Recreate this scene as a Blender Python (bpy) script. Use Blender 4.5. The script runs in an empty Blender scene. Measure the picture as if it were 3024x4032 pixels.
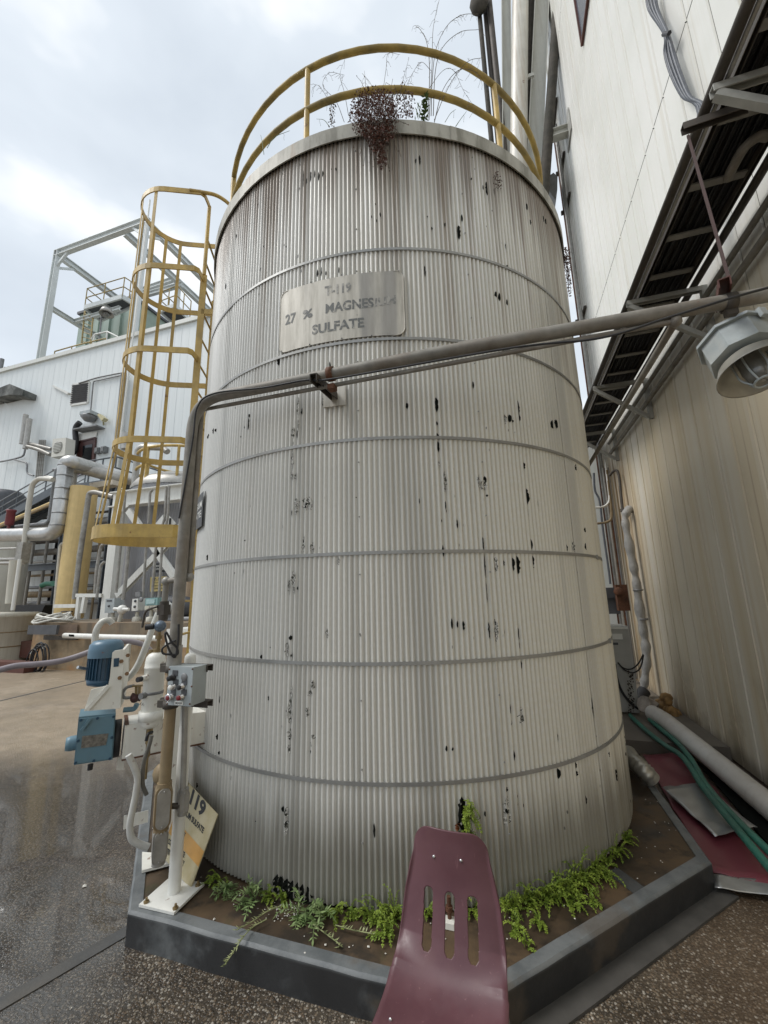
import bpy, math, random
from math import sin, cos, tan, pi, radians, atan2, sqrt, hypot
from mathutils import Vector, Matrix, noise as mnoise
random.seed(7)
scene = bpy.context.scene
COL = scene.collection
V = Vector
# ------------------------------------------------------------------ camera
F, PITCH, ROLL, YAW, HC = 1580.0, 0.19974, -0.02265, radians(17.2), 1.70
_cp, _sp, _cr, _sr, _cy, _sy = cos(PITCH), sin(PITCH), cos(ROLL), sin(ROLL), cos(YAW), sin(YAW)
def _w(d): return V((d[0]*_cy-d[1]*_sy, d[0]*_sy+d[1]*_cy, d[2]))
_right = _w((_cr, -_sr*_sp, _sr*_cp)); _up = _w((-_sr, -_cr*_sp, _cr*_cp)); _fwd = _w((0, _cp, _sp))
cam = bpy.data.cameras.new('camera'); cam_o = bpy.data.objects.new('camera', cam); COL.objects.link(cam_o)
cam.sensor_fit = 'VERTICAL'; cam.sensor_height = 24.0; cam.lens = F/4032*24.0
cam.clip_start = 0.05; cam.clip_end = 1000
m = Matrix((_right, _up, -_fwd)).transposed().to_4x4(); m.translation = V((0, 0, HC)); cam_o.matrix_world = m
scene.camera = cam_o
# ------------------------------------------------------------------ sky, sun, exposure
SUN_EL, SUN_AZ = radians(52), radians(248)          # azimuth clockwise from +Y
w = bpy.data.worlds.new('World'); scene.world = w; w.use_nodes = True
nt = w.node_tree; nt.nodes.clear()
def wn(t, **k):
    n = nt.nodes.new(t)
    for a, b in k.items(): setattr(n, a, b)
    return n
sky = wn('ShaderNodeTexSky', sky_type='NISHITA', sun_disc=False); sky.sun_elevation = SUN_EL; sky.sun_rotation = SUN_AZ
bg1 = wn('ShaderNodeBackground'); bg1.inputs[1].default_value = 0.10
tc = wn('ShaderNodeTexCoord')
mp = wn('ShaderNodeMapping'); mp.inputs['Scale'].default_value = (1.0, 1.0, 1.7); mp.inputs['Location'].default_value = (0.75, 0.4, 0.2)
n1 = wn('ShaderNodeTexNoise'); n1.inputs['Scale'].default_value = 2.1; n1.inputs['Detail'].default_value = 5; n1.inputs['Roughness'].default_value = 0.50; n1.inputs['Distortion'].default_value = 0.15
cr = wn('ShaderNodeValToRGB'); e = cr.color_ramp.elements
e[0].position = 0.36; e[0].color = (0.60, 0.66, 0.725, 1); e[1].position = 0.64; e[1].color = (1.03, 1.04, 1.035, 1)
e2 = cr.color_ramp.elements.new(0.52); e2.color = (0.70, 0.76, 0.82, 1)
bg2 = wn('ShaderNodeBackground'); bg2.inputs[1].default_value = 0.72
mx = wn('ShaderNodeMixShader'); mx.inputs[0].default_value = 0.93
out = wn('ShaderNodeOutputWorld')
L = nt.links.new
L(sky.outputs[0], bg1.inputs[0]); L(tc.outputs['Generated'], mp.inputs[0]); L(mp.outputs[0], n1.inputs['Vector'])
L(n1.outputs['Fac'], cr.inputs[0]); L(cr.outputs[0], bg2.inputs[0]); L(bg1.outputs[0], mx.inputs[1]); L(bg2.outputs[0], mx.inputs[2]); L(mx.outputs[0], out.inputs[0])
sl = bpy.data.lights.new('sun', 'SUN'); sl.energy = 1.5; sl.angle = radians(22); sl.color = (1.0, 0.975, 0.94)
so = bpy.data.objects.new('sun', sl); COL.objects.link(so)
sd = V((sin(SUN_AZ)*cos(SUN_EL), cos(SUN_AZ)*cos(SUN_EL), sin(SUN_EL)))
so.rotation_euler = sd.to_track_quat('Z', 'Y').to_euler(); so.location = sd*40
vs = scene.view_settings; vs.view_transform = 'Standard'; vs.look = 'None'; vs.exposure = 0.72; vs.gamma = 1.0; vs.use_curve_mapping = False
scene.render.engine = 'CYCLES'
# ------------------------------------------------------------------ survey helpers (sightings of the site -> metres)
VIEW = {'f': (0, 0, 1), 'd': (0, 0, 0.54861), '1': (0, 600, 1.659), '2': (0, 1600, 1.8433), '3': (200, 2400, 1.70125), 't': (2000, 0, 1.58), 'q': (2200, 1000, 1.8434),
        'r': (2200, 2000, 1.4745), 'A': (2280, 1700, 3.6875), 'B': (2330, 2250, 3.4025), 'C': (1820, 0, 2.95), 'D': (0, 2350, 3.95),
        'E': (250, 2450, 2.765), 'F': (1080, 1030, 3.0722), 'G': (220, 1000, 2.9625), 'h': (900, 0, 1.185), 'b': (0, 2900, 1.0369),
        'c': (1400, 3000, 1.0215), 'k': (0, 1600, 3.318), 'l': (300, 1900, 3.318), 'w': (800, 1000, 1.0369),
        'u1': (750, 400, 2.07375), 'u2': (1550, 400, 2.07375), 'u3': (700, 1400, 2.07375), 'u4': (1600, 1400, 2.07375), 'u5': (700, 2400, 2.07375), 'u6': (1700, 2400, 2.07375)}
CAM = V((0, 0, HC))
def ray(v, x, y):
    o = VIEW[v]; px, py = o[0]+x/o[2], o[1]+y/o[2]
    return _right*((px-1512)/F) + _up*(-(py-2016)/F) + _fwd
def P(v, x, y, X=None, Y=None, Z=None, r=None, pl=None):
    d = ray(v, x, y)
    if X is not None: t = X/d.x
    elif Y is not None: t = Y/d.y
    elif Z is not None: t = (Z-HC)/d.z
    elif r is not None: t = r/hypot(d.x, d.y)
    else: t = (pl[0]-CAM).dot(pl[1])/d.dot(pl[1])
    return CAM+d*t
TC = V((-1.149, 4.083, 0)); TR = 1.90
def cyl(v, x, y, R=TR):                              # sighting on the tank wall -> (angle, height)
    d = ray(v, x, y); h = hypot(d.x, d.y); ux, uy = d.x/h, d.y/h
    t0 = ux*TC.x+uy*TC.y; pp = ux*TC.y-uy*TC.x
    t = t0-sqrt(max(R*R-pp*pp, 0)); p = CAM+d*(t/h)
    return atan2(p.y-TC.y, p.x-TC.x), p.z
# ------------------------------------------------------------------ mesh helpers
class MB:
    def __init__(s): s.v = []; s.f = []; s.sm = []
    def add(s, vs, fs, sm=False):
        o = len(s.v); s.v += [V(p) for p in vs]; s.f += [tuple(i+o for i in f) for f in fs]; s.sm += [sm]*len(fs); return s
    def box(s, c, d, M=None):
        c = V(c); a = [V((x*d[0]/2, y*d[1]/2, z*d[2]/2)) for x in (-1, 1) for y in (-1, 1) for z in (-1, 1)]
        if M is not None: a = [M @ p for p in a]
        return s.add([p+c for p in a], [(0, 1, 3, 2), (4, 6, 7, 5), (0, 4, 5, 1), (2, 3, 7, 6), (0, 2, 6, 4), (1, 5, 7, 3)])
    def beam(s, a, b, wd, ht, up=(0, 0, 1)):         # rectangular bar, wd across, ht along up
        a, b = V(a), V(b); d = (b-a).normalized(); up = V(up)
        sx = d.cross(up)
        if sx.length < 1e-4: sx = d.cross(V((0, 1, 0)))
        sx.normalize(); u = sx.cross(d).normalized(); q = []
        for p in (a, b):
            for i, j in ((-1, -1), (1, -1), (1, 1), (-1, 1)): q.append(p+sx*(i*wd/2)+u*(j*ht/2))
        return s.add(q, [(3, 2, 1, 0), (4, 5, 6, 7), (0, 1, 5, 4), (1, 2, 6, 5), (2, 3, 7, 6), (3, 0, 4, 7)])
    def ibeam(s, a, b, wd, ht, t=0.012, up=(0, 0, 1)):
        a, b = V(a), V(b); d = (b-a).normalized(); up = V(up); sx = d.cross(up)
        if sx.length < 1e-4: sx = d.cross(V((0, 1, 0)))
        sx.normalize(); u = sx.cross(d).normalized()
        s.beam(a+u*(ht/2-t/2), b+u*(ht/2-t/2), wd, t, u); s.beam(a-u*(ht/2-t/2), b-u*(ht/2-t/2), wd, t, u)
        return s.beam(a, b, t, ht-2*t-0.001, u)
    def channel(s, a, b, wd, ht, t=0.008, up=(0, 0, 1)):
        a, b = V(a), V(b); d = (b-a).normalized(); up = V(up); sx = d.cross(up)
        if sx.length < 1e-4: sx = d.cross(V((0, 1, 0)))
        sx.normalize(); u = sx.cross(d).normalized()
        s.beam(a+u*(ht/2-t/2), b+u*(ht/2-t/2), wd, t, u)
        for k in (-1, 1): s.beam(a+sx*k*(wd/2-t/2)-u*t/2, b+sx*k*(wd/2-t/2)-u*t/2, t, ht-t-0.001, u)
        return s
    def tube(s, pts, r, n=8, cap=True, closed=False, sm=True, rad=None):
        pts = [V(p) for p in pts]; N = len(pts); rings = []; prev = None
        for i, p in enumerate(pts):
            if closed: d = (pts[(i+1) % N]-pts[i-1])
            else: d = pts[min(i+1, N-1)]-pts[max(i-1, 0)]
            d.normalize()
            if prev is None:
                ref = V((0, 0, 1)) if abs(d.z) < .9 else V((1, 0, 0)); u = d.cross(ref).normalized()
            else:
                u = prev-d*prev.dot(d); u.normalize()
            prev = u; w_ = d.cross(u); rr = r if rad is None else rad[i]
            rings.append([p+(u*cos(2*pi*k/n)+w_*sin(2*pi*k/n))*rr for k in range(n)])
        vs = [q for R_ in rings for q in R_]; fs = []
        for i in range(N if closed else N-1):
            j = (i+1) % N
            for k in range(n): fs.append((i*n+k, i*n+(k+1) % n, j*n+(k+1) % n, j*n+k))
        s.add(vs, fs, sm)
        if cap and not closed:
            s.add(rings[0], [tuple(range(n))[::-1]]); s.add(rings[-1], [tuple(range(n))])
        return s
    def lathe(s, prof, c, ax=(0, 0, 1), n=20, sm=True, a0=0, a1=2*pi, cap=False):
        c, ax = V(c), V(ax).normalized(); ref = V((0, 0, 1)) if abs(ax.z) < .9 else V((1, 0, 0))
        u = ax.cross(ref).normalized(); w_ = ax.cross(u); full = abs(a1-a0-2*pi) < 1e-6; m_ = n if full else n+1; vs = []
        for (r, h) in prof:
            for k in range(m_):
                a = a0+(a1-a0)*k/n; vs.append(c+ax*h+(u*cos(a)+w_*sin(a))*r)
        fs = []
        for i in range(len(prof)-1):
            for k in range(n):
                k2 = (k+1) % m_; fs.append((i*m_+k, i*m_+k2, (i+1)*m_+k2, (i+1)*m_+k))
        s.add(vs, fs, sm)
        if cap:
            for i, rv in ((0, True), (len(prof)-1, False)):
                if prof[i][0] > 1e-4: s.add(vs[i*m_:(i+1)*m_], [tuple(range(m_))[::-1] if rv else tuple(range(m_))])
        return s
    def prism(s, poly, vec):
        n = len(poly); a = [V(p) for p in poly]; b = [p+V(vec) for p in a]
        return s.add(a+b, [tuple(range(n))[::-1], tuple(range(n, 2*n))]+[(i, (i+1) % n, n+(i+1) % n, n+i) for i in range(n)])
    def quad(s, a, b, c, d): return s.add([a, b, c, d], [(0, 1, 2, 3)])
    def ball(s, c, r, n=10, sq=(1, 1, 1)):
        c = V(c); vs = []; fs = []; m_ = n//2+1
        for i in range(m_):
            th = pi*i/(m_-1)
            for k in range(n): vs.append(c+V((sin(th)*cos(2*pi*k/n)*sq[0], sin(th)*sin(2*pi*k/n)*sq[1], cos(th)*sq[2]))*r)
        for i in range(m_-1):
            for k in range(n): fs.append((i*n+k, (i+1)*n+k, (i+1)*n+(k+1) % n, i*n+(k+1) % n))
        return s.add(vs, fs, True)
def fillet(pts, rad, n=6):
    pts = [V(p) for p in pts]; o = [pts[0]]
    for i in range(1, len(pts)-1):
        a, b, c = pts[i-1], pts[i], pts[i+1]; d1, d2 = (a-b), (c-b); l1, l2 = d1.length, d2.length
        d1.normalize(); d2.normalize(); t = min(rad, l1*.45, l2*.45)
        p, q = b+d1*t, b+d2*t
        for k in range(n+1):
            x = k/n; o.append(p*(1-x)**2+b*2*x*(1-x)+q*x*x)
    return o+[pts[-1]]
def smooth(pts, n=6):                                # Catmull-Rom through points
    pts = [V(p) for p in pts]; q = [pts[0]*2-pts[1]]+pts+[pts[-1]*2-pts[-2]]; o = []
    for i in range(1, len(q)-2):
        for k in range(n):
            t = k/n; a, b, c, d = q[i-1], q[i], q[i+1], q[i+2]
            o.append(((b*2)+(c-a)*t+(a*2-b*5+c*4-d)*t*t+(b*3-a-c*3+d)*t**3)/2)
    return o+[pts[-1]]
OFF = {}
def mesh(name, mb, loc, mat):
    me = bpy.data.meshes.new(name); me.from_pydata([tuple(p-loc) for p in mb.v], [], mb.f); me.update()
    me.polygons.foreach_set('use_smooth', mb.sm)
    if mat: me.materials.append(mat)
    return me
def thing(name, label, cat, loc=(0, 0, 0), group=None):
    o = bpy.data.objects.new(name, None); COL.objects.link(o); o.location = V(loc); o.empty_display_size = .1; OFF[o.name] = V(loc)
    o['label'] = label; o['category'] = cat
    if group: o['group'] = group
    return o
def part(name, mb, mat, parent, label=None, stuff=False):
    off = OFF[parent.name]; o = bpy.data.objects.new(name, mesh(name, mb, off, mat)); COL.objects.link(o); o.parent = parent; OFF[o.name] = off
    if label: o['label'] = label
    if stuff: o['kind'] = 'stuff'
    return o
def solo(name, mb, mat, label=None, cat=None, group=None, kind=None):      # a thing that is one mesh, origin at its base
    xs = [p.x for p in mb.v]; ys = [p.y for p in mb.v]; zs = [p.z for p in mb.v]
    loc = V(((min(xs)+max(xs))/2, (min(ys)+max(ys))/2, min(zs)))
    o = bpy.data.objects.new(name, mesh(name, mb, loc, mat)); o.location = loc; COL.objects.link(o); OFF[o.name] = loc
    if label: o['label'] = label; o['category'] = cat
    if group: o['group'] = group
    if kind: o['kind'] = kind
    return o
def dup(o, loc=None, parent=None, label=None):
    c = o.copy(); COL.objects.link(c)
    if parent is not None: c.parent = parent
    if loc is not None: c.location = V(loc)
    if label: c['label'] = label
    OFF[c.name] = V(c.location) if parent is None else OFF[parent.name]
    for k in list(o.children): dup(k, parent=c)
    return c
def text2d(s, size=1.0, bold=0.0, align='LEFT'):
    cu = bpy.data.curves.new('t', 'FONT'); cu.body = s; cu.size = size; cu.offset = bold*size; cu.align_x = align; cu.resolution_u = 3; cu.fill_mode = 'FRONT'
    ob = bpy.data.objects.new('t', cu); COL.objects.link(ob); dg = bpy.context.evaluated_depsgraph_get(); dg.update()
    me = ob.evaluated_get(dg).to_mesh(); vs = [(p.co.x, p.co.y) for p in me.vertices]; fs = [tuple(p.vertices) for p in me.polygons]
    ob.evaluated_get(dg).to_mesh_clear(); bpy.data.objects.remove(ob); bpy.data.curves.remove(cu)
    return vs, fs
def text_on(mb, s, o, ux, uy, width=None, height=None, bold=0.02):
    """flat lettering: o = lower-left corner, ux/uy unit vectors, stretched to width x height"""
    vs, fs = text2d(s, 1.0, bold); x0 = min(p[0] for p in vs); x1 = max(p[0] for p in vs); y0 = min(p[1] for p in vs); y1 = max(p[1] for p in vs)
    ky = height/(y1-y0); kx = (width/(x1-x0)) if width else ky
    mb.add([V(o)+V(ux)*((p[0]-x0)*kx)+V(uy)*((p[1]-y0)*ky) for p in vs], fs)
# ------------------------------------------------------------------ materials
def M(name, c, rough=.55, metal=0.0, var=.18, scale=5.0, streak=0.0, sc=(.16, .12, .08), rust=0.0, rc=(.16, .055, .02), rs=9.0, bump=0.0, bs=60.0, dirt=0.0, dc=(.09, .075, .055), spec=.5, squash=.12):
    mt = bpy.data.materials.new(name); mt.use_nodes = True; t = mt.node_tree; N = t.nodes; LK = t.links.new; b = N['Principled BSDF']
    b.inputs['Roughness'].default_value = rough; b.inputs['Metallic'].default_value = metal; b.inputs['Specular IOR Level'].default_value = spec
    tcn = N.new('ShaderNodeTexCoord'); 
    def nz(s, d=4, sq=None, loc=0):
        n = N.new('ShaderNodeTexNoise'); n.inputs['Scale'].default_value = s; n.inputs['Detail'].default_value = d; n.inputs['Roughness'].default_value = .6
        g = N.new('ShaderNodeMapping'); g.inputs['Location'].default_value = (loc, loc*.7, loc*.3); LK(tcn.outputs['Object'], g.inputs[0])
        if sq: g.inputs['Scale'].default_value = sq
        LK(g.outputs[0], n.inputs['Vector']); return n.outputs['Fac']
    def rmp(x, a, bb):
        r = N.new('ShaderNodeMapRange'); r.inputs[1].default_value = a; r.inputs[2].default_value = bb; LK(x, r.inputs[0]); return r.outputs[0]
    def mul(x, k):
        q = N.new('ShaderNodeMath'); q.operation = 'MULTIPLY'; LK(x, q.inputs[0])
        if isinstance(k, float): q.inputs[1].default_value = k
        else: LK(k, q.inputs[1])
        return q.outputs[0]
    def mix(a, bb, f):
        q = N.new('ShaderNodeMix'); q.data_type = 'RGBA'; LK(f, q.inputs[0])
        for i, x in ((6, a), (7, bb)):
            if isinstance(x, tuple): q.inputs[i].default_value = (*x, 1)
            else: LK(x, q.inputs[i])
        return q.outputs[2]
    lo = tuple(x*(1-var) for x in c); hi = tuple(min(x*(1+var*.6), .9) for x in c)
    col = mix(lo, hi, rmp(nz(scale, 5), .3, .7))
    if dirt: col = mix(col, dc, mul(rmp(nz(scale*.35, 6, None, 3.1), .45, .75), dirt))
    if streak: col = mix(col, sc, mul(rmp(nz(14, 5, (1, 1, squash*.35), 7.7), .48, .78), streak))
    if rust:
        f = rmp(nz(rs*1.6, 10, None, 12.3), .70-.14*rust, .76-.10*rust); col = mix(col, rc, mul(f, .85))
        LK(rmp(f, 0, 1), b.inputs['Roughness']) if False else None
    LK(col, b.inputs['Base Color'])
    if bump:
        bp = N.new('ShaderNodeBump'); bp.inputs['Strength'].default_value = bump; bp.inputs['Distance'].default_value = .004; LK(nz(bs, 3), bp.inputs['Height']); LK(bp.outputs[0], b.inputs['Normal'])
    mt['x'] = 0
    return mt
YEL = M('yellow_paint', (.54, .37, .105), .5, var=.22, scale=9, dirt=.6, dc=(.16, .11, .035), streak=.35, rust=.25)
YELB = M('yellow_column_paint', (.68, .51, .23), .55, var=.10, scale=4, streak=.25, sc=(.3, .17, .05))
YELR = M('weathered_yellow_rail', (.36, .25, .06), .6, var=.3, scale=9, dirt=.9, dc=(.075, .065, .03), rust=.15)
WHT = M('white_paint', (.72, .72, .68), .45, var=.06, scale=6, streak=.18, rust=.12, rs=11)
WHR = M('white_paint_rusting', (.74, .73, .67), .42, var=.07, scale=7, streak=.22, sc=(.3, .2, .1), rust=.55, rs=12)
GAL = M('galvanised_conduit', (.33, .32, .295), .5, .35, var=.3, scale=9, dirt=.6, dc=(.14, .11, .075))
GALB = M('conduit_rusty_brown', (.25, .19, .11), .6, .1, var=.3, scale=7, dirt=.6, dc=(.20, .12, .045), streak=.4, sc=(.13,.075,.03))
CON1 = M('conduit_weathered', (.225, .212, .185), .62, .1, var=.3, scale=12, dirt=.7, dc=(.12, .08, .05), rust=.10, rs=14)
DK = M('dark_weathered_steel', (.065, .055, .045), .65, .2, var=.4, scale=7, dirt=.5, dc=(.11, .095, .08), rust=.25)
BLK = M('black_rubber', (.018, .018, .02), .55, var=.3, scale=12)
VOID = M('dark_hole', (.010, .011, .009), .9, var=.4, scale=40, spec=.1)
STL = M('grey_steel', (.22, .225, .23), .5, .2, var=.2, scale=6, dirt=.4)
STLD = M('dark_grey_steel', (.085, .09, .10), .5, .2, var=.25, scale=6, dirt=.2)
ALU = M('aluminium_cladding', (.55, .55, .54), .36, .75, var=.15, scale=6, dirt=.35, dc=(.28, .26, .22), bump=.15, bs=18)
ALUD = M('dull_aluminium', (.42, .41, .385), .48, .55, var=.2, scale=9, dirt=.45, dc=(.22, .19, .15))
BELT = M('belt_steel', (.30, .30, .29), .45, .45, var=.15, scale=12, dirt=.3, dc=(.2, .18, .14))
BLUE = M('blue_machine_paint', (.075, .155, .225), .38, var=.12, scale=8, dirt=.35, dc=(.10, .13, .14), rust=.1)
BLUD = M('dark_blue_motor_paint', (.018, .06, .105), .42, var=.15, scale=9)
BLUL = M('faded_blue_box_paint', (.11, .215, .28), .45, var=.12, scale=6, dirt=.4, dc=(.13, .17, .17), streak=.2)
BOXG = M('pale_grey_box_paint', (.36, .40, .41), .42, var=.1, scale=8, dirt=.25, rust=.25, rs=13)
RUST = M('rusty_iron', (.13, .055, .028), .8, .1, var=.5, scale=16, dirt=.5, dc=(.05, .03, .02), bump=.5, bs=50)
REDP = M('red_oxide_paint', (.105, .036, .026), .6, var=.25, scale=9, dirt=.4)
GRN = M('green_valve_paint', (.012, .13, .075), .45, var=.2, scale=8)
HOSEG = M('green_hose', (.03, .15, .11), .5, var=.3, scale=9, dirt=.45, dc=(.07, .10, .08))
MOSS = M('mossy_pipe', (.050, .043, .033), .85, var=.5, scale=8, dirt=.9, dc=(.018, .020, .012), bump=.8, bs=30)
WPNL = M('white_wall_panel', (.66, .67, .63), .42, var=.04, scale=.6, streak=.35, sc=(.42, .36, .26), squash=.10)
BRASS = M('brass_fitting', (.27, .20, .10), .45, .6, var=.3, scale=14, rust=.2)
CHROME = M('chrome_ring', (.55, .55, .55), .25, .9, var=.1)
SKYREF = M('bare_plate', (.5, .5, .48), .5, .3)
CONC = None
BRAID = M('braided_hose', (.54, .53, .48), .5, .2, var=.15, scale=18, bump=.4, bs=120, dirt=.3)
# ------------------------------------------------------------------ special materials
class G:                                              # tiny node-graph helper
    def __init__(s, name):
        s.m = bpy.data.materials.new(name); s.m.use_nodes = True; s.t = s.m.node_tree; s.b = s.t.nodes['Principled BSDF']; s.tc = s.t.nodes.new('ShaderNodeTexCoord')
        sp = s.t.nodes.new('ShaderNodeSeparateXYZ'); s.l(s.tc.outputs['Object'], sp.inputs[0]); s.x, s.y, s.z = sp.outputs
    def l(s, a, b): s.t.links.new(a, b)
    def put(s, i, x):
        if isinstance(x, (int, float)): i.default_value = x
        elif isinstance(x, tuple): i.default_value = (*x, 1) if len(x) == 3 and i.type == 'RGBA' else x
        else: s.l(x, i)
    def mth(s, op, a, b=0.0, c=0.0):
        n = s.t.nodes.new('ShaderNodeMath'); n.operation = op; s.put(n.inputs[0], a); s.put(n.inputs[1], b); s.put(n.inputs[2], c); return n.outputs[0]
    def vec(s, x, y, z):
        n = s.t.nodes.new('ShaderNodeCombineXYZ'); s.put(n.inputs[0], x); s.put(n.inputs[1], y); s.put(n.inputs[2], z); return n.outputs[0]
    def map(s, v, sc=(1, 1, 1), lo=(0, 0, 0)):
        n = s.t.nodes.new('ShaderNodeMapping'); s.l(v, n.inputs[0]); n.inputs['Scale'].default_value = sc; n.inputs['Location'].default_value = lo; return n.outputs[0]
    def noise(s, v, sc, d=4, r=.6):
        n = s.t.nodes.new('ShaderNodeTexNoise'); s.l(v, n.inputs['Vector']); n.inputs['Scale'].default_value = sc; n.inputs['Detail'].default_value = d; n.inputs['Roughness'].default_value = r; return n.outputs['Fac']
    def vor(s, v, sc):
        n = s.t.nodes.new('ShaderNodeTexVoronoi'); s.l(v, n.inputs['Vector']); n.inputs['Scale'].default_value = sc; return n.outputs['Distance'], n.outputs['Color']
    def rng(s, x, a, b, c=0.0, d=1.0, smooth=True):
        n = s.t.nodes.new('ShaderNodeMapRange'); n.interpolation_type = 'SMOOTHSTEP' if smooth else 'LINEAR'
        for i, k in enumerate((x, a, b, c, d)): s.put(n.inputs[i], k)
        return n.outputs[0]
    def mix(s, a, b, f):
        n = s.t.nodes.new('ShaderNodeMix'); n.data_type = 'RGBA'; s.put(n.inputs[0], f); s.put(n.inputs[6], a); s.put(n.inputs[7], b); return n.outputs[2]
    def bump(s, h, st=.3, di=.004):
        n = s.t.nodes.new('ShaderNodeBump'); n.inputs['Strength'].default_value = st; n.inputs['Distance'].default_value = di; s.l(h, n.inputs['Height']); s.l(n.outputs[0], s.b.inputs['Normal'])
    def ramp(s, x, stops):
        n = s.t.nodes.new('ShaderNodeValToRGB'); s.l(x, n.inputs[0]); el = n.color_ramp.elements
        while len(el) < len(stops): el.new(.5)
        for q, (p, c) in zip(el, stops): q.position = p; q.color = (*c, 1)
        return n.outputs[0]
NC = 376
# --- corrugated jacket: painted, streaked by run-off from the rim
g = G('jacket_paint'); th = g.mth('ARCTAN2', g.y, g.x); u = g.mth('MULTIPLY', th, TR); uv = g.vec(u, 0.0, g.z)
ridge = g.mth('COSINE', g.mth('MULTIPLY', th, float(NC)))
s1 = g.noise(g.map(uv, (11, 1, .16)), 1.0, 6, .65); s2 = g.noise(g.map(uv, (3.2, 1, .10), (5, 0, 0)), 1.0, 4); s3 = g.noise(g.map(uv, (34, 1, .5), (1, 0, 2)), 1.0, 3)
fine = g.noise(g.map(uv, (60, 1, 40)), 1.0, 3); big = g.noise(g.map(uv, (.8, 1, .5), (2, 0, 0)), 1.0, 4)
top = g.rng(g.z, 2.55, 4.1); tp2 = g.rng(g.z, 3.9, 5.0)
warm = g.rng(th, -2.0, -.35)
base = g.mix((.60, .595, .565), (.64, .605, .50), warm)
base = g.mix(base, (.66, .65, .61), g.mth('MULTIPLY', g.rng(fine, .35, .7), .7))
base = g.mix(base, (.37, .365, .34), g.mth('MULTIPLY', g.rng(s2, .47, .68), .55))
base = g.mix(base, (.33, .29, .23), g.mth('MULTIPLY', g.rng(s1, .57, .74), .40))
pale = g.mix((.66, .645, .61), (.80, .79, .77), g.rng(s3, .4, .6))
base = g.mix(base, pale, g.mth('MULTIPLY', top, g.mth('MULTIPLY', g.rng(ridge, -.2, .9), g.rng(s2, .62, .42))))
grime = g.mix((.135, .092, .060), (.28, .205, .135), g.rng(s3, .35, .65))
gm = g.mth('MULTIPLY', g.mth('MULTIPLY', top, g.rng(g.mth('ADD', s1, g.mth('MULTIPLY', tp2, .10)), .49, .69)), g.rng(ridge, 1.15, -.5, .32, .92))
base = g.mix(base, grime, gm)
stain = g.mth('MULTIPLY', g.rng(g.mth('ADD', g.z, g.mth('MULTIPLY', s1, 1.6)), 4.9, 5.75), .8)
base = g.mix(base, (.15, .11, .078), stain)
base = g.mix(base, (.22, .15, .075), g.mth('MULTIPLY', g.mth('MULTIPLY', g.rng(th, -1.0, -.2), g.rng(s1, .42, .6)), g.rng(g.z, 1.2, .15, 0.0, .5)))
base = g.mix(base, (.33, .315, .275), g.mth('MULTIPLY', g.rng(ridge, -.1, -1.0), g.rng(s2, .3, .6, .25, .55)))  # corrugation shading put into the colour: valleys mixed darker, unevenly by noise
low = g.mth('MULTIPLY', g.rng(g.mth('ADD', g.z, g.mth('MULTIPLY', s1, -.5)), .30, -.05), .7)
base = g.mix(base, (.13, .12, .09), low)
dv, dcol = g.vor(g.map(uv, (30, 1, 11)), 1.0)
spk = g.mth('MULTIPLY', g.rng(dv, .13, .07), g.rng(big, .55, .62)); base = g.mix(base, (.05, .05, .045), spk)
g.l(base, g.b.inputs['Base Color'])
g.put(g.b.inputs['Metallic'], g.mth('MULTIPLY', g.mth('MULTIPLY', top, g.rng(ridge, .0, .9)), .25))
g.put(g.b.inputs['Roughness'], g.rng(s3, .3, .7, .38, .58)); g.bump(g.noise(g.map(uv, (120, 1, 60)), 1.0, 2), .18, .002)
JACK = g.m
g = G('plate_metal'); g.l(g.mix(g.mix((.40, .375, .32), (.56, .53, .465), g.rng(g.noise(g.map(g.tc.outputs['Object'], (9, 9, 1.2)), 3.0, 6), .35, .68)), (.25, .24, .225), g.mth('MULTIPLY', g.rng(g.noise(g.map(g.tc.outputs['Object'], (2.6, 2.6, .1), (.5, .2, 0)), 1.3, 3), .52, .62), .7)), g.b.inputs['Base Color']); g.b.inputs['Roughness'].default_value = .5; g.b.inputs['Metallic'].default_value = .15
PLATE = g.m
g = G('faded_stencil_ink'); g.l(g.mix((.13, .135, .13), (.38, .365, .33), g.rng(g.noise(g.tc.outputs['Object'], 26, 5), .52, .68)), g.b.inputs['Base Color']); g.b.inputs['Roughness'].default_value = .6
INK = g.m
g = G('very_faded_ink'); g.l(g.mix((.19, .19, .18), (.40, .385, .35), g.rng(g.noise(g.tc.outputs['Object'], 26, 5), .42, .60)), g.b.inputs['Base Color']); g.b.inputs['Roughness'].default_value = .6
INKF = g.m
g = G('rim_fascia'); n_ = g.noise(g.map(g.tc.outputs['Object'], (6, 6, 1.5)), 1.5, 6); g.l(g.mix(g.mix((.20, .19, .155), (.40, .385, .335), g.rng(n_, .35, .6)), (.24, .16, .10), g.mth('MULTIPLY', g.rng(g.noise(g.map(g.tc.outputs['Object'], (9, 9, 1), (3, 1, 0)), 1.0, 4), .6, .7), .7)), g.b.inputs['Base Color']); g.b.inputs['Roughness'].default_value = .6; g.b.inputs['Metallic'].default_value = .1
FASC = g.m
g = G('peeled_paint'); v_, c_ = g.vor(g.tc.outputs['Object'], 90); n_ = g.noise(g.tc.outputs['Object'], 55, 4)
g.l(g.mix(g.mix((.42, .41, .38), (.075, .075, .06), g.rng(n_, .47, .56)), (.74, .73, .69), g.rng(v_, .42, .25)), g.b.inputs['Base Color']); g.b.inputs['Roughness'].default_value = .9; g.bump(n_, .6, .004)
PEEL = g.m
g = G('stained_concrete'); p_ = g.tc.outputs['Object']; dz_ = g.noise(g.map(p_, (3.2, 3.2, .35)), 1.6, 6); n_ = g.noise(p_, 1.1, 6); n2 = g.noise(g.map(p_, (1, 1, 1), (3, 1, 5)), 5, 6)
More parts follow.
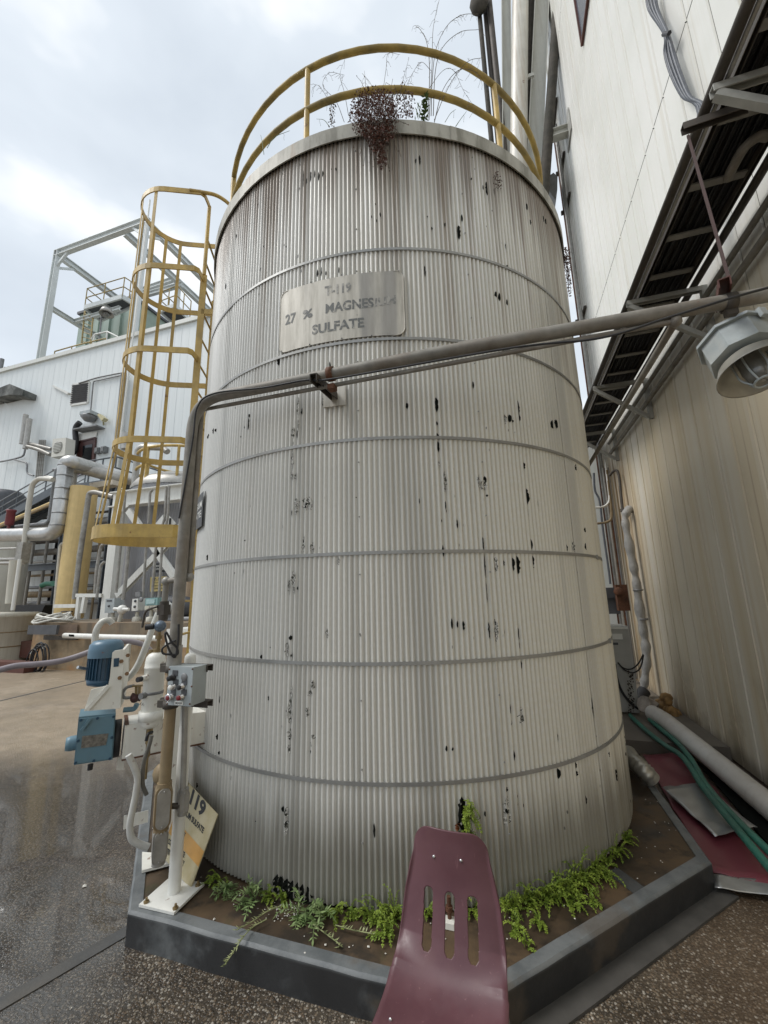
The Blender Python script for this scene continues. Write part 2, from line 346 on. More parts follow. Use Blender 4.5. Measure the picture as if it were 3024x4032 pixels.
c_ = g.mix((.25, .19, .12), (.34, .26, .165), g.rng(n2, .35, .65)); c_ = g.mix(c_, (.37, .20, .085), g.mth('MULTIPLY', g.rng(n_, .46, .62), .75)); c_ = g.mix(c_, (.075, .062, .045), g.mth('MULTIPLY', g.rng(dz_, .48, .66), g.rng(g.z, .2, 1.1, .25, .9))); c_ = g.mix(c_, (.12, .10, .075), g.mth('MULTIPLY', g.rng(g.z, .78, .9), .65))
g.l(c_, g.b.inputs['Base Color']); g.b.inputs['Roughness'].default_value = .85; g.bump(n2, .4, .006); CONC = g.m
# --- yard: exposed aggregate, wet in front, dry and sandy at the back left
g = G('yard_surface'); p_ = g.tc.outputs['Object']; wob = g.noise(p_, 1.1, 5); wob2 = g.noise(g.map(p_, (1, 1, 1), (7, 3, 0)), .45, 5)
d1, c1 = g.vor(p_, 88); d2, c2 = g.vor(g.map(p_, (1, 1, 1), (3, 1, 0)), 120)
sp = g.t.nodes.new('ShaderNodeSeparateColor'); g.l(c1, sp.inputs[0]); sp2 = g.t.nodes.new('ShaderNodeSeparateColor'); g.l(c2, sp2.inputs[0])
st = g.ramp(sp.outputs[0], [(0, (.05, .038, .028)), (.25, (.15, .10, .06)), (.5, (.23, .175, .12)), (.78, (.32, .275, .21)), (.95, (.54, .50, .43))])
pm = g.rng(d1, .62, .38); matrix = g.mix((.038, .031, .024), (.095, .075, .053), g.rng(sp2.outputs[0], .2, .9))
wet = g.mix(matrix, st, g.mth('MULTIPLY', pm, g.rng(sp.outputs[1], .1, .5)))
yy = g.mth('ADD', g.y, g.mth('MULTIPLY', wob, 2.2)); 
dryf = g.mth('MULTIPLY', g.rng(g.mth('ADD', g.mth('MULTIPLY', g.x, -.55), yy), 6.4, 8.3), g.rng(g.x, -1.5, -3.0))
dry = g.mix((.25, .195, .13), (.34, .265, .185), g.rng(g.noise(p_, 5, 6), .3, .7)); dry = g.mix(dry, (.17, .135, .10), g.mth('MULTIPLY', g.rng(wob2, .5, .64), .6))
dry = g.mix(dry, g.mix((.16, .13, .10), (.5, .46, .39), sp2.outputs[1]), g.mth('MULTIPLY', g.rng(sp2.outputs[0], .45, .7), .42))
soak = g.rng(g.mth('ADD', g.noise(g.map(p_, (1, 1, 1), (2.2, 5, 0)), .75, 5), g.mth('MULTIPLY', g.rng(g.x, -.5, -2.0), .12)), .42, .62)
wet = g.mix(g.mix(wet, (.19, .155, .11), .22), g.mix(wet, (.022, .018, .013), .52), soak)
wet = g.mix(wet, (.13, .08, .045), g.mth('MULTIPLY', g.rng(g.x, .2, 1.0), .35))
# thin water film
film = g.mth('MULTIPLY', g.rng(g.mth('ADD', g.noise(g.map(p_, (1, 1, 1), (.4, 2.1, 0)), .8, 4), g.rng(g.x, -1.5, -2.7, 0.0, .22)), .50, .66), g.rng(g.y, 4.9, 3.9))
film = g.mth('MULTIPLY', film, g.rng(g.x, -1.3, -2.1))
mulN = g.t.nodes.new('ShaderNodeMix'); mulN.data_type = 'RGBA'; mulN.blend_type = 'MULTIPLY'; g.put(mulN.inputs[0], g.mth('MULTIPLY', film, .9)); g.put(mulN.inputs[6], wet); mulN.inputs[7].default_value = (.42, .36, .29, 1); wet = mulN.outputs[2]; g.l(g.mix(wet, dry, dryf), g.b.inputs['Base Color'])
g.put(g.b.inputs['Roughness'], g.mix((.62, .62, .62), (.34, .34, .34), soak)); g.b.inputs['Specular IOR Level'].default_value = .45
g.put(g.b.inputs['Coat Weight'], g.mth('MULTIPLY', film, g.mth('MULTIPLY', 1.0, g.mth('SUBTRACT', 1.0, dryf)))); g.b.inputs['Coat Roughness'].default_value = .035; g.b.inputs['Coat IOR'].default_value = 1.75
bh = g.mth('ADD', g.mth('MULTIPLY', pm, 1.0), g.mth('MULTIPLY', g.noise(p_, 14, 3), .6)); g.bump(bh, .55, .006); cbp = g.t.nodes.new('ShaderNodeBump'); cbp.inputs['Strength'].default_value = .07; cbp.inputs['Distance'].default_value = .004; g.l(bh, cbp.inputs['Height']); g.l(cbp.outputs[0], g.b.inputs['Coat Normal'])
GROUND = g.m
g = G('plinth_top'); p_ = g.tc.outputs['Object']; n_ = g.noise(p_, 2.6, 6); n2 = g.noise(g.map(p_, (1, 1, 1), (4, 4, 0)), 7, 5)
cc = g.mix((.040, .028, .018), (.11, .070, .036), g.rng(n_, .36, .66)); cc = g.mix(cc, (.016, .013, .010), g.mth('MULTIPLY', g.rng(n2, .5, .66), .75)); cc = g.mix(cc, (.055, .055, .02), g.mth('MULTIPLY', g.rng(g.noise(p_, 4, 5), .58, .7), .6))
g.l(cc, g.b.inputs['Base Color']); g.put(g.b.inputs['Roughness'], g.rng(n_, .3, .6, .35, .65)); g.bump(n2, .35, .004); PTOP = g.m
g = G('kerb_paint'); p_ = g.tc.outputs['Object']; n_ = g.noise(p_, 3.3, 6)
cc = g.mix((.10, .11, .115), (.15, .16, .163), g.rng(g.noise(p_, 9, 5), .35, .65)); cc = g.mix(cc, (.020, .020, .021), g.mth('MULTIPLY', g.mth('MULTIPLY', g.rng(g.noise(p_, 1.3, 6), .34, .47), g.rng(g.z, .147, .125)), .93)); cc = g.mix(cc, (.11, .085, .06), g.mth('MULTIPLY', g.rng(g.noise(g.map(p_, (1, 1, 1), (9, 2, 1)), 2.2, 6), .56, .66), .5))
g.l(cc, g.b.inputs['Base Color']); g.put(g.b.inputs['Roughness'], g.rng(n_, .4, .6, .6, .35)); g.bump(g.noise(p_, 60, 4), .3, .003); KERB = g.m

# ------------------------------------------------------------------ the yard
def struct(o): o['kind'] = 'structure'; return o
mb = MB(); S_ = 160; mb.quad((-S_, -60, 0), (60, -60, 0), (60, S_, 0), (-S_, S_, 0))
gr = bpy.data.objects.new('ground', mesh('ground', mb, V((0, 0, 0)), GROUND)); COL.objects.link(gr); struct(gr)
def strip_poly(name, pts, mat, z=.004): return solo(name, MB().prism([V((p.x, p.y, 0.0)) for p in pts], (0, 0, z)), mat, kind='structure')
JOINT = M('joint_filler', (.060, .062, .062), .75, var=.3, scale=8, dirt=.5, dc=(.11, .095, .075), bump=.3)
def joint(a, b, wd):
    a, b = V(a), V(b); d = (b-a).normalized(); s_ = V((-d.y, d.x, 0))*wd/2; return strip_poly('expansion_joint', [a-s_, b-s_, b+s_, a+s_], JOINT)
a = P('b', 0, 905, Z=0); b = P('b', 225, 715, Z=0); joint(a+(a-b)*2.0, V((-2.06, 1.97, 0))+(b-a)*.0, .075)
a = P('D', 0, 1620, Z=0); b = P('D', 1330, 1305, Z=0); joint(a+(a-b)*3, b+(b-a)*.6, .055)
# raised slab at the back of the alley
solo('rear_slab', MB().box((.85, 7.1, .06), (2.18, 3.8, .12)), M('rear_slab_concrete', (.17, .145, .115), .7, var=.25, scale=2, dirt=.6, dc=(.07, .06, .05)), kind='structure')
# ------------------------------------------------------------------ octagonal plinth
OCT = [V(p) for p in ((-1.99, 1.885, 0), (-.25, 1.885, 0), (.965, 3.09, 0), (.965, 5.05, 0), (-.24, 6.26, 0), (-2.06, 6.26, 0), (-3.31, 5.0, 0), (-3.31, 3.2, 0))]
pl = bpy.data.objects.new('concrete_plinth', None); COL.objects.link(pl); pl.location = (TC.x, TC.y, 0); pl['kind'] = 'structure'; OFF[pl.name] = V((TC.x, TC.y, 0))
inn = [TC+(p-TC)*.970 for p in OCT]
part('plinth_slab', MB().prism([V((p.x, p.y, 0.003)) for p in inn], (0, 0, .140)), PTOP, pl)
for i in range(8):
    a, b = OCT[i], OCT[(i+1) % 8]; c_, d_ = inn[(i+1) % 8], inn[i]; N = 14; vs = []; fs = []
    for k in range(N+1):
        t = k/N; o = a.lerp(b, t); q = d_.lerp(c_, t); nn = (o-TC).normalized(); j = .006*mnoise.noise(o*7); jz = .004*mnoise.noise(o*5+V((3, 0, 0))) if 0 < k < N else 0
        if k in (0, N): j = 0
        for p, z in ((o+nn*j, 0), (o+nn*j, .138+jz), (o-nn*(.012-j), .150+jz), (q, .150+jz*.5), (q, .10)): vs.append(V((p.x, p.y, z)))
    for k in range(N):
        for j in range(4): fs.append((k*5+j, (k+1)*5+j, (k+1)*5+j+1, k*5+j+1))
    part('kerb_segment', MB().add(vs, fs), KERB, pl)
a, b = P('c', 1030, 430, Z=.15), P('c', 1170, 535, Z=.15); d = (b-a).normalized(); s_ = V((-d.y, d.x, 0))*.045
part('repair_strip', MB().prism([V((p.x, p.y, .1435)) for p in (a-s_, b-s_, b+s_, a+s_)], (0, 0, .003)), JOINT, pl)
a, b = V((-.30, 1.83, 0)), V((1.0, 3.12, 0)); nrm = V((.7071, -.7071, 0))
solo('kerb_fillet', MB().prism([a-nrm*.02, b-nrm*.02, b+nrm*.085, a+nrm*.085], (0, 0, .012)), M('fillet_mortar', (.07, .066, .06), .75, var=.3, scale=6, dirt=.4, dc=(.03, .028, .024)), kind='structure')
# ------------------------------------------------------------------ the tank
tank = thing('storage_tank', 'large corrugated metal storage tank with dirty rust streaked jacket', 'tank', (TC.x, TC.y, .145))
RA = .0062
def rad(th): return TR+RA*cos(NC*th)
def cp(th, z, o=0.0, follow=True):
    r = (rad(th) if follow else TR)+o; return V((TC.x+r*cos(th), TC.y+r*sin(th), z))
seamA = cyl('u4', 590, 700)[0]; seamB = cyl('u4', 1262, 700)[0]; step = seamB-seamA
seams = [seamA+step*k for k in range(0, 100) if seamA+step*k < seamA+2*pi-.25]+[seamA+2*pi]
for i in range(len(seams)-1):
    a0, a1 = seams[i], seams[i+1]+.008; n = int((a1-a0)*NC/(2*pi)*8); ZZ = [.156, .25, .5, .9, 1.4, 2.0, 2.6, 3.2, 3.8, 4.4, 5.0]; vs = []; fs = []
    for j, z in enumerate(ZZ):
        for k in range(n+1):
            t = k/n; th = a0+(a1-a0)*t; dent = .0035*mnoise.noise(V((th*2.5, z*1.3, 0)))+.0012*mnoise.noise(V((th*14, z*3.1, 5)))
            zz = z+(.012*mnoise.noise(V((th*9, 1.7, 0))) if j == 0 else 0); vs.append(cp(th, zz, .0038*(1-t)+dent))
    for j in range(len(ZZ)-1):
        for k in range(n): q = j*(n+1)+k; fs.append((q, q+1, q+n+2, q+n+1))
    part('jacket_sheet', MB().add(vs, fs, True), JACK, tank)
part('base_ring', MB().lathe([(1.86, .143), (1.86, .24)], (TC.x, TC.y, 0), n=72), VOID, tank)
BZ = [4.006, 3.319, 2.639, 1.933, 1.318, .720]
for z in BZ:
    prof = [(TR+RA+.001, -.0095), (TR+RA+.0062, -.0095), (TR+RA+.0062, .0095), (TR+RA+.001, .0095)]; vs = []; n = 160; fs = []
    for k in range(n):
        a = 2*pi*k/n; zz = z+.004*mnoise.noise(V((a*1.5, z*3, 0)))
        for r, h in prof: vs.append(V((TC.x+r*cos(a), TC.y+r*sin(a), zz+h)))
    for k in range(n):
        for j in range(4): fs.append((k*4+j, ((k+1) % n)*4+j, ((k+1) % n)*4+(j+1) % 4, k*4+(j+1) % 4))
    bo = part('belt', MB().add(vs, fs), BELT, tank)
    bx = {1.933: ('u4', 1545, 1645), 1.318: ('u6', 1440, 278)}.get(z)
    if bx:
        th, _ = cyl(*bx); m_ = Matrix.Rotation(th, 3, 'Z'); part('buckle', MB().box(cp(th, z, .011), (.014, .035, .030), m_).box(cp(th+.012, z, .014), (.010, .012, .036), m_), BELT, bo)
fj = [cyl('u2', 462, 250, TR+.03)[0], cyl('u1', 442, 700, TR+.03)[0]]
fs_ = sorted([fj[0], fj[1]]+[fj[0]+.95*k for k in range(1, 5)])
for i in range(len(fs_)):
    a0 = fs_[i]; a1 = fs_[(i+1) % len(fs_)]+(2*pi if i == len(fs_)-1 else 0)+.006; n = max(6, int((a1-a0)/.05))
    mb = MB(); vs = []; fs = []
    prof = [(TR+.018, 4.978), (TR+.030, 4.974), (TR+.032, 5.098), (TR+.020, 5.106), (TR-.06, 5.112)]
    for k in range(n+1):
        t = k/n; a = a0+(a1-a0)*t
        for r, z in prof: vs.append(V((TC.x+(r+.003*(1-t))*cos(a), TC.y+(r+.003*(1-t))*sin(a), z+.004*mnoise.noise(V((a*3, z, 2))))))
    for k in range(n):
        for j in range(4): fs.append((k*5+j, (k+1)*5+j, (k+1)*5+j+1, k*5+j+1))
    part('rim_fascia', mb.add(vs, fs), FASC, tank)
part('tank_roof', MB().lathe([(TR-.02, 5.09), (.9, 5.26), (.01, 5.38)], (TC.x, TC.y, 0), n=48), FASC, tank)
part('rim_gap', MB().lathe([(TR-.012, 4.90), (TR-.012, 5.05)], (TC.x, TC.y, 0), n=72), VOID, tank)
# --- curved nameplate
pts = [cyl('F', x, y, TR+.015) for x, y in ((75, 395), (1552, 100), (1588, 892), (62, 1108))]
t0 = (pts[0][0]+pts[3][0])/2; t1 = (pts[1][0]+pts[2][0])/2; z1 = (pts[0][1]+pts[1][1])/2; z0 = (pts[2][1]+pts[3][1])/2
RP = TR+RA+.006; wd = (t1-t0)*RP; ht = z1-z0; cr_ = .055; rim = []
for cx, cz, aa in ((wd-cr_, ht-cr_, 0), (cr_, ht-cr_, 90), (cr_, cr_, 180), (wd-cr_, cr_, 270)):
    for k in range(7): q = radians(aa+15*k); rim.append((cx+cr_*cos(q), cz+cr_*sin(q)))
def npt(x, z, o=0.0): a = t0+x/RP; return V((TC.x+(RP+o)*cos(a), TC.y+(RP+o)*sin(a), z0+z))
def curved(rows, o):                                  # rows: (z, x0, x1) scanlines over the outline
    vs = []; fs = []; n = 24
    for z, xa, xb in rows:
        for k in range(n+1): vs.append(npt(xa+(xb-xa)*k/n, z, o))
    for j in range(len(rows)-1):
        for k in range(n): q = j*(n+1)+k; fs.append((q, q+1, q+n+2, q+n+1))
    return vs, fs
rows = [(cr_*(1-cos(k*pi/12)), cr_*(1-sin(k*pi/12)), wd-cr_*(1-sin(k*pi/12))) for k in range(7)]
rows = rows+[(ht-z, a, b) for z, a, b in rows[::-1]]
mb = MB(); mb.add(*curved(rows, .002), True); mb.tube([npt(x, z, .001) for x, z in rim], .0042, 6, closed=True)
npl = part('nameplate', mb, PLATE, tank, 'curved bare metal plate stencilled T-119 27 % MAGNESIUM SULFATE')
def line(s, v, bl, br, tl, mat=INK, bold=.032, o=.0032):
    (ta, za), (tb, zb), (tt, zt) = cyl(v, *bl, RP), cyl(v, *br, RP), cyl(v, *tl, RP); vs, fs = text2d(s, 1.0, bold)
    x0 = min(p[0] for p in vs); x1 = max(p[0] for p in vs); y0 = min(p[1] for p in vs); y1 = max(p[1] for p in vs); mb = MB(); out = []
    for x, y in vs:
        fx, fy = (x-x0)/(x1-x0), (y-y0)/(y1-y0); a = ta+(tb-ta)*fx; out.append(V((TC.x+(RP+o)*cos(a), TC.y+(RP+o)*sin(a), za+(zb-za)*fx+(zt-za)*fy)))
    return part('lettering', mb.add(out, fs), mat, npl)
line('T-119', 'F', (612, 422), (932, 372), (605, 305), INKF); line('MAGNES', 'F', (622, 634), (1205, 556), (618, 518)); line('IUM', 'F', (1222, 552), (1470, 512), (1222, 448), INKF)
line('27', 'F', (135, 775), (262, 735), (130, 655), INK, .03); line('%', 'F', (345, 702), (465, 672), (335, 600), INK); line('SULFATE', 'F', (460, 890), (1090, 797), (455, 775))
mb = MB()
for x, y in ((112, 380), (446, 252), (818, 165), (1160, 125), (1507, 118), (90, 1088), (430, 1003), (818, 930), (1178, 897), (1537, 884)):
    a, z = cyl('F', x, y, RP); mb.ball((TC.x+(RP+.003)*cos(a), TC.y+(RP+.003)*sin(a), z), .0045, 8)
part('rivets', mb, STLD, npl)
# --- dark side plate, turned away at the left
ta, za = cyl('u3', 242, 1130); tb, zb = cyl('u3', 225, 1385); tl = ta-.30; z0s, z1s = min(zb, za)-.01, max(za, zb)+.02
vs = []; fs = []
for k in range(9):
    a = ta+(tl-ta)*k/8
    for z in (z0s, z1s): vs.append(V((TC.x+(TR+.028)*cos(a), TC.y+(TR+.028)*sin(a), z)))
for k in range(8): fs.append((k*2, k*2+2, k*2+3, k*2+1))
sp_ = part('side_plate', MB().add(vs, fs).box(cp(ta, (z0s+z1s)/2, .018), (.006, .004, z1s-z0s), Matrix.Rotation(ta, 3, 'Z')), STLD, tank)
def side_text(s, zc, h):
    vs, fs = text2d(s, 1, .01); x0 = min(p[0] for p in vs); x1 = max(p[0] for p in vs); y0 = min(p[1] for p in vs); y1 = max(p[1] for p in vs); out = []
    for x, y in vs:
        a = tl+(ta-.012-tl)*(x-x0)/(x1-x0); out.append(V((TC.x+(TR+.031)*cos(a), TC.y+(TR+.031)*sin(a), zc+h*(y-y0)/(y1-y0))))
    part('lettering', MB().add(out, fs), WHT, sp_)
side_text('MAGNESIUM', z0s+(z1s-z0s)*.56, .055); side_text('SULFATE', z0s+(z1s-z0s)*.28, .055)
# ------------------------------------------------------------------ wear on the jacket: holes and peeled paint
MK = {'u1': [(895,520,10,16),(922,635,8,140),(950,650,16,40),(983,620,16,90),(1018,600,12,60),(1050,620,14,70),(1085,600,12,50),(1190,560,10,30),(1155,562,6,10),(890,715,10,25),(555,840,6,40),(380,1100,5,30),(1480,945,8,25),(1512,845,10,12),(1550,930,12,40),(1520,975,8,25),(1040,1410,18,60),(1070,1395,14,80),(1110,1410,12,35),(1215,1385,10,50),(905,1385,8,30),(876,1265,10,30,1),(400,1400,5,30),(293,1510,5,50)],
 'u2': [(180,485,12,40),(212,475,14,80),(755,720,14,110),(815,740,8,60),(630,640,8,20),(555,955,10,60),(530,1070,20,110),(418,1005,10,30),(312,1035,12,25),(275,940,8,15),(910,1190,14,45),(1215,955,12,50),(1235,985,8,40),(1115,985,6,40),(255,1385,12,90),(830,1580,16,50),(858,1600,10,70),(920,1645,8,50),(725,710,6,40),(1085,860,6,50),(920,1350,10,20)],
 'u3': [(985,420,20,150,1),(1015,455,18,50),(985,560,14,120,1),(945,630,25,90,1),(975,640,14,70),(945,715,10,25),(940,850,20,150,1),(935,980,22,75,1),(965,985,20,50,1),(970,1235,35,140,1),(1045,1215,40,130,1),(1080,1215,40,120,1),(935,1285,10,50),(585,560,8,100),(590,495,8,30),(315,610,8,25),(255,660,8,40),(295,615,5,50),(1030,1535,24,130,1),(1105,1570,26,90,1),(950,1820,34,130,1),(912,1890,20,120,1),(950,1910,20,70,1),(978,1900,8,30),(860,1395,8,35),(468,1778,12,25),(543,1765,8,80),(1315,1680,24,60,1),(248,1650,6,50),(1195,380,24,80,1),(1245,90,12,70),(1163,600,12,25),(825,50,14,60),(550,1510,8,15),(600,1230,6,20),(1458,1160,8,10)],
 'u4': [(245,400,26,120),(250,555,16,36),(255,650,20,28),(260,745,20,90),(267,890,18,60,1),(315,1035,24,180,1),(318,1225,12,70),(325,1270,6,30),(287,1350,10,25),(415,1375,18,75),(298,1595,20,100),(590,1030,24,110,1),(630,1060,50,90,1),(640,1015,20,60),(655,1145,12,20),(915,430,12,130),(925,510,10,50),(805,520,14,80,1),(840,515,26,64),(868,535,12,24),(1185,565,12,70),(1220,560,14,70),(1205,550,8,40),(960,900,16,55),(985,1150,18,130),(1070,1210,10,50),(990,1280,6,60),(1020,1540,16,90),(1035,1675,14,80),(727,1700,24,120,1),(795,1695,16,46),(870,1705,24,110),(908,1710,24,150),(625,1540,18,120),(640,1720,14,200),(655,1930,10,180),(1360,1560,24,80,1),(1375,915,8,50),(545,240,10,60),(1040,1730,8,12),(1455,1560,8,60),(5,410,20,50),(1310,1570,8,60),(1450,1425,5,40),(105,1190,8,50)],
 'u5': [(925,230,20,40),(895,330,26,120,1),(930,375,16,50,1),(685,385,18,35),(755,310,8,12),(345,735,8,70),(440,865,10,35),(325,1040,8,50),(340,1170,8,30),(440,1305,8,40),(440,1375,10,40),(930,640,14,40,1),(930,700,20,60,1),(920,830,30,200,1),(918,1010,26,80,1),(915,1050,12,30),(913,1130,20,90,1),(1105,610,40,80,1),(1085,685,30,50,1),(1060,830,30,90,1),(1110,1035,26,40,1),(1090,1100,16,40,1),(1087,1160,14,30),(740,725,10,40),(1220,195,20,80,1),(885,830,8,20),(855,950,6,25),(860,1630,18,50),(890,1650,26,90,1),(885,1770,26,150,1),(1605,1800,18,120),(165,1430,10,50),(160,1490,12,50),(635,1730,8,10),(1490,200,12,20)],
 'u6': [(162,115,22,90),(208,120,20,60),(258,130,24,80),(465,170,20,140),(520,170,30,180,1),(705,200,18,110),(712,290,16,60),(730,450,16,70),(590,180,8,40),(640,810,16,90),(650,925,16,50,1),(725,870,34,150,1),(1025,1040,14,80),(670,1190,24,90),(118,1130,20,50),(168,1135,20,30),(1030,1340,26,90),(1175,1270,10,60),(1182,1340,14,45),(1440,1180,10,50),(1500,1350,18,110),(1575,1180,10,40),(610,1560,30,100,1),(610,1670,50,200,1),(612,1468,20,40),(430,1660,16,50),(388,1690,12,30),(1260,1555,8,80),(985,1730,8,35),(700,1525,10,25),(750,1600,10,30),(700,1590,10,20),(240,1700,10,80),(1305,800,8,180),(1365,1310,8,20)]}
hole = MB(); peel = MB(); rng = random.Random(3)
def patch(mb, th, z, hw, hh, o, rag=.35):
    n = max(5, int(hh/.006)); n = min(n, 16); vs = []; fs = []; sd = rng.random()*50
    for j in range(n+1):
        t = j/n*2-1; e_ = sqrt(max(0, 1-t*t)); e_ = max(e_, .05)
        a = hw*e_*(1+rag*mnoise.noise(V((sd, j*.9, 0)))*1.6); b = hw*e_*(1+rag*mnoise.noise(V((sd+9, j*.9, 0)))*1.6); zz = z+hh*t
        for k in range(5):
            x = -a+(a+b)*k/4; vs.append(cp(th+x/TR, zz, o+.0038*.6))
    for j in range(n):
        for k in range(4): q = j*5+k; fs.append((q, q+1, q+6, q+5))
    mb.add(vs, fs)
for v, L_ in MK.items():
    for k in L_:
        x, y, wx, hy = k[:4]; th, z = cyl(v, x, y)
        ta, _ = cyl(v, x-wx/2, y); tb, _ = cyl(v, x+wx/2, y); _, za = cyl(v, x, y-hy/2); _, zb = cyl(v, x, y+hy/2)
        hw = min(abs(tb-ta)*TR/2, .028); hh = min(abs(za-zb)/2, .16)
        if len(k) == 5:
            patch(peel, th, z, hw*1.15, hh*1.05, .0022, .6)
            for q in range(2): patch(hole, th+rng.uniform(-.5, .5)*hw/TR, z+rng.uniform(-.7, .7)*hh, hw*.28, hh*.20, .0030, .5)
        else: patch(hole, th, z, hw, hh, .0026, .45)
# ragged break at the foot
for i in range(7):
    th, z = cyl('b', 1135+i*20, 600+i*9); patch(hole, th, z, .028, .045, .003, .6)
part('rust_hole', hole, VOID, tank, 'dark holes rusted through the jacket', stuff=True); part('peeled_patch', peel, PEEL, tank, 'flaking grey white peeled paint', stuff=True)
# ------------------------------------------------------------------ guard rail round the tank top
rail = thing('guard_rail', 'curved yellow two-bar pipe guard rail round the tank top', 'railing', (TC.x, TC.y, 5.11))
RR = 1.80; d = ray('h', 760, 220); zt = HC+d.z/hypot(d.x, d.y)*(hypot(TC.x, TC.y)-RR); d = ray('h', 745, 416); zm = HC+d.z/hypot(d.x, d.y)*(hypot(TC.x, TC.y)-RR)
for nm, z in (('top_rail', zt), ('mid_rail', zm)): part(nm, MB().tube([(TC.x+RR*cos(2*pi*k/72), TC.y+RR*sin(2*pi*k/72), z) for k in range(72)], .025, 10, closed=True), YELR, rail)
pa = [cyl('h', 365, 560, RR)[0], cyl('h', 1262, 640, RR)[0]]; stp = (pa[1]-pa[0])
for k in range(int(2*pi/stp+.5)):
    a = pa[0]+stp*k
    if a > pa[0]+2*pi-.3: break
    part('post', MB().tube([(TC.x+RR*cos(a), TC.y+RR*sin(a), 5.11), (TC.x+RR*cos(a), TC.y+RR*sin(a), zt-.01)], .023, 10), YEL, rail)
# ------------------------------------------------------------------ caged ladder
AL = radians(204.6); ro = V((cos(AL), sin(AL), 0)); tg = V((-sin(AL), cos(AL), 0)); LC = TC+ro*2.06
lad = thing('caged_ladder', 'yellow caged ladder fixed to the left side of the tank', 'ladder', LC+V((0, 0, .15)))
HWL = .2
def LP(x, o, z): return LC+tg*x+ro*o+V((0, 0, z))
for s_ in (-1, 1): part('rail', MB().beam(LP(s_*HWL, 0, .15), LP(s_*HWL, 0, 5.15), .012, .065, ro).tube([LP(s_*HWL, 0, 5.15), LP(s_*HWL, 0, 6.06)], .02, 8), YEL, lad)
z = .45
while z < 5.9:
    part('rung', MB().tube([LP(-HWL, 0, z), LP(HWL, 0, z)], .0115, 6), YEL if z < 5.1 else YELR, lad); z += .3048
def hoop(z, w_, dep, hh, neck=HWL, k=.006):
    R_ = w_; n = 20; k2 = min(R_, .355); pts = [LP(HWL, .0, z), LP(k2-.03, .012, z), LP(k2, .045, z)]+[LP(R_*cos(pi*i/n), dep-R_+R_*sin(pi*i/n), z) for i in range(n+1)]+[LP(-k2, .045, z), LP(-k2+.03, .012, z), LP(-HWL, 0, z)]
    vs = []; fs = []; N = len(pts)
    for i, p in enumerate(pts):
        d = (pts[min(i+1, N-1)]-pts[max(i-1, 0)]).normalized(); nn = V((d.y, -d.x, 0))*k
        for q, h in ((p-nn, -hh/2), (p+nn, -hh/2), (p+nn, hh/2), (p-nn, hh/2)): vs.append(q+V((0, 0, h)))
    for i in range(N-1):
        for j in range(4): fs.append((i*4+j, (i+1)*4+j, (i+1)*4+(j+1) % 4, i*4+(j+1) % 4))
    return MB().add(vs, fs)
HZ = [(6.06, .355, .78, .062), (5.09, .355, .78, .062), (4.13, .355, .78, .062), (3.18, .355, .78, .062), (2.30, .41, .86, .118)]
for z, w_, dp, hh in HZ: part('hoop', hoop(z, w_, dp, hh), YEL, lad)
for f in (radians(14), radians(50), radians(86), radians(118), radians(142), radians(168)):
    pts = [LP(w_*cos(f)*.985, dp-w_+w_*sin(f)*.985, z) for z, w_, dp, hh in HZ]
    mb = MB()
    for a, b in zip(pts[:-1], pts[1:]): mb.beam(a, b, .034, .006, (ro*sin(f)+tg*cos(f)))
    part('cage_bar', mb, YEL, lad)
part('top_return', MB().tube(fillet([LP(.36, .16, 6.07), LP(.34, -.12, 6.07), LP(.30, -.28, 5.98), LP(.28, -.30, 5.45)], .10), .019, 8), YEL, lad)
for z in (.8, 2.2, 3.45, 4.7):
    for s_ in (-1, 1): part('wall_bracket', MB().beam(LP(s_*HWL, .0, z), LP(s_*HWL, -.17, z), .012, .06), YEL, lad)
# ------------------------------------------------------------------ big conduit: riser, crossing, boxes
RX, RY = -1.865, 1.93; PZ = 2.95
cw = .0335
run = thing('conduit_run', 'thick weathered conduit rising from the plinth and crossing before the tank', 'conduit', (RX, RY, .3))
pz = P('E', 1150, 430, Y=RY).z
part('riser_lower', MB().tube([(RX, RY, P('3', 690, 1250, r=hypot(RX, RY)).z), (RX, RY, pz)], .030, 14), GALB, run, 'brown rust stained lower riser')
xe = 4.2; sag = smooth([(RX, RY, pz), (RX, RY, 1.9), (RX, RY, 2.6)], 6)
pts = fillet([(RX, RY, pz), (RX, RY, PZ), (RX+.5, RY+.012, PZ), (-.3, RY+.02, PZ+.01), (1.0, RY+.05, PZ), (xe, RY+.12, PZ)], .22, 9)
part('pipe', MB().tube(pts, cw, 14), CON1, run)
for x, z_ in ((-.12, PZ+.01), (2.2, PZ)): part('coupling', MB().tube([(x-.05, RY+.03, z_), (x+.05, RY+.033, z_)], cw+.006, 14), CON1, run)
part('coupling', MB().tube([(RX, RY, pz-.02), (RX, RY, pz+.09)], cw+.006, 14), GAL, run)
def condulet(c, h, w_, d_, mat, parent, fdir):
    f = V(fdir).normalized(); s_ = V((0, 0, 1)).cross(f); c = V(c)
    ol = [(w_*.5*cos(radians(a)), (h/2-w_*.5)*(1 if 0 <= a <= 180 else -1)+w_*.5*sin(radians(a))) for a in list(range(0, 181, 20))+list(range(180, 361, 20))]
    b_ = part('conduit_body', MB().prism([c+s_*x*1.10+V((0, 0, y*1.05))-f*d_*.5 for x, y in ol], f*d_*.8).tube([c+V((0, 0, -h*.56)), c+V((0, 0, h*.56))], w_*.5, 12), mat, parent)
    part('cover_plate', MB().prism([c+s_*x*.86+V((0, 0, y*.93))+f*d_*.31 for x, y in ol], f*d_*.10).ball(c+f*d_*.46+V((0, 0, h*.40)), .005, 8).ball(c+f*d_*.46+V((0, 0, -h*.40)), .005, 8), GAL, b_)
fd = V((.78, -.62, 0)).normalized(); sdv = V((.62, .78, 0))
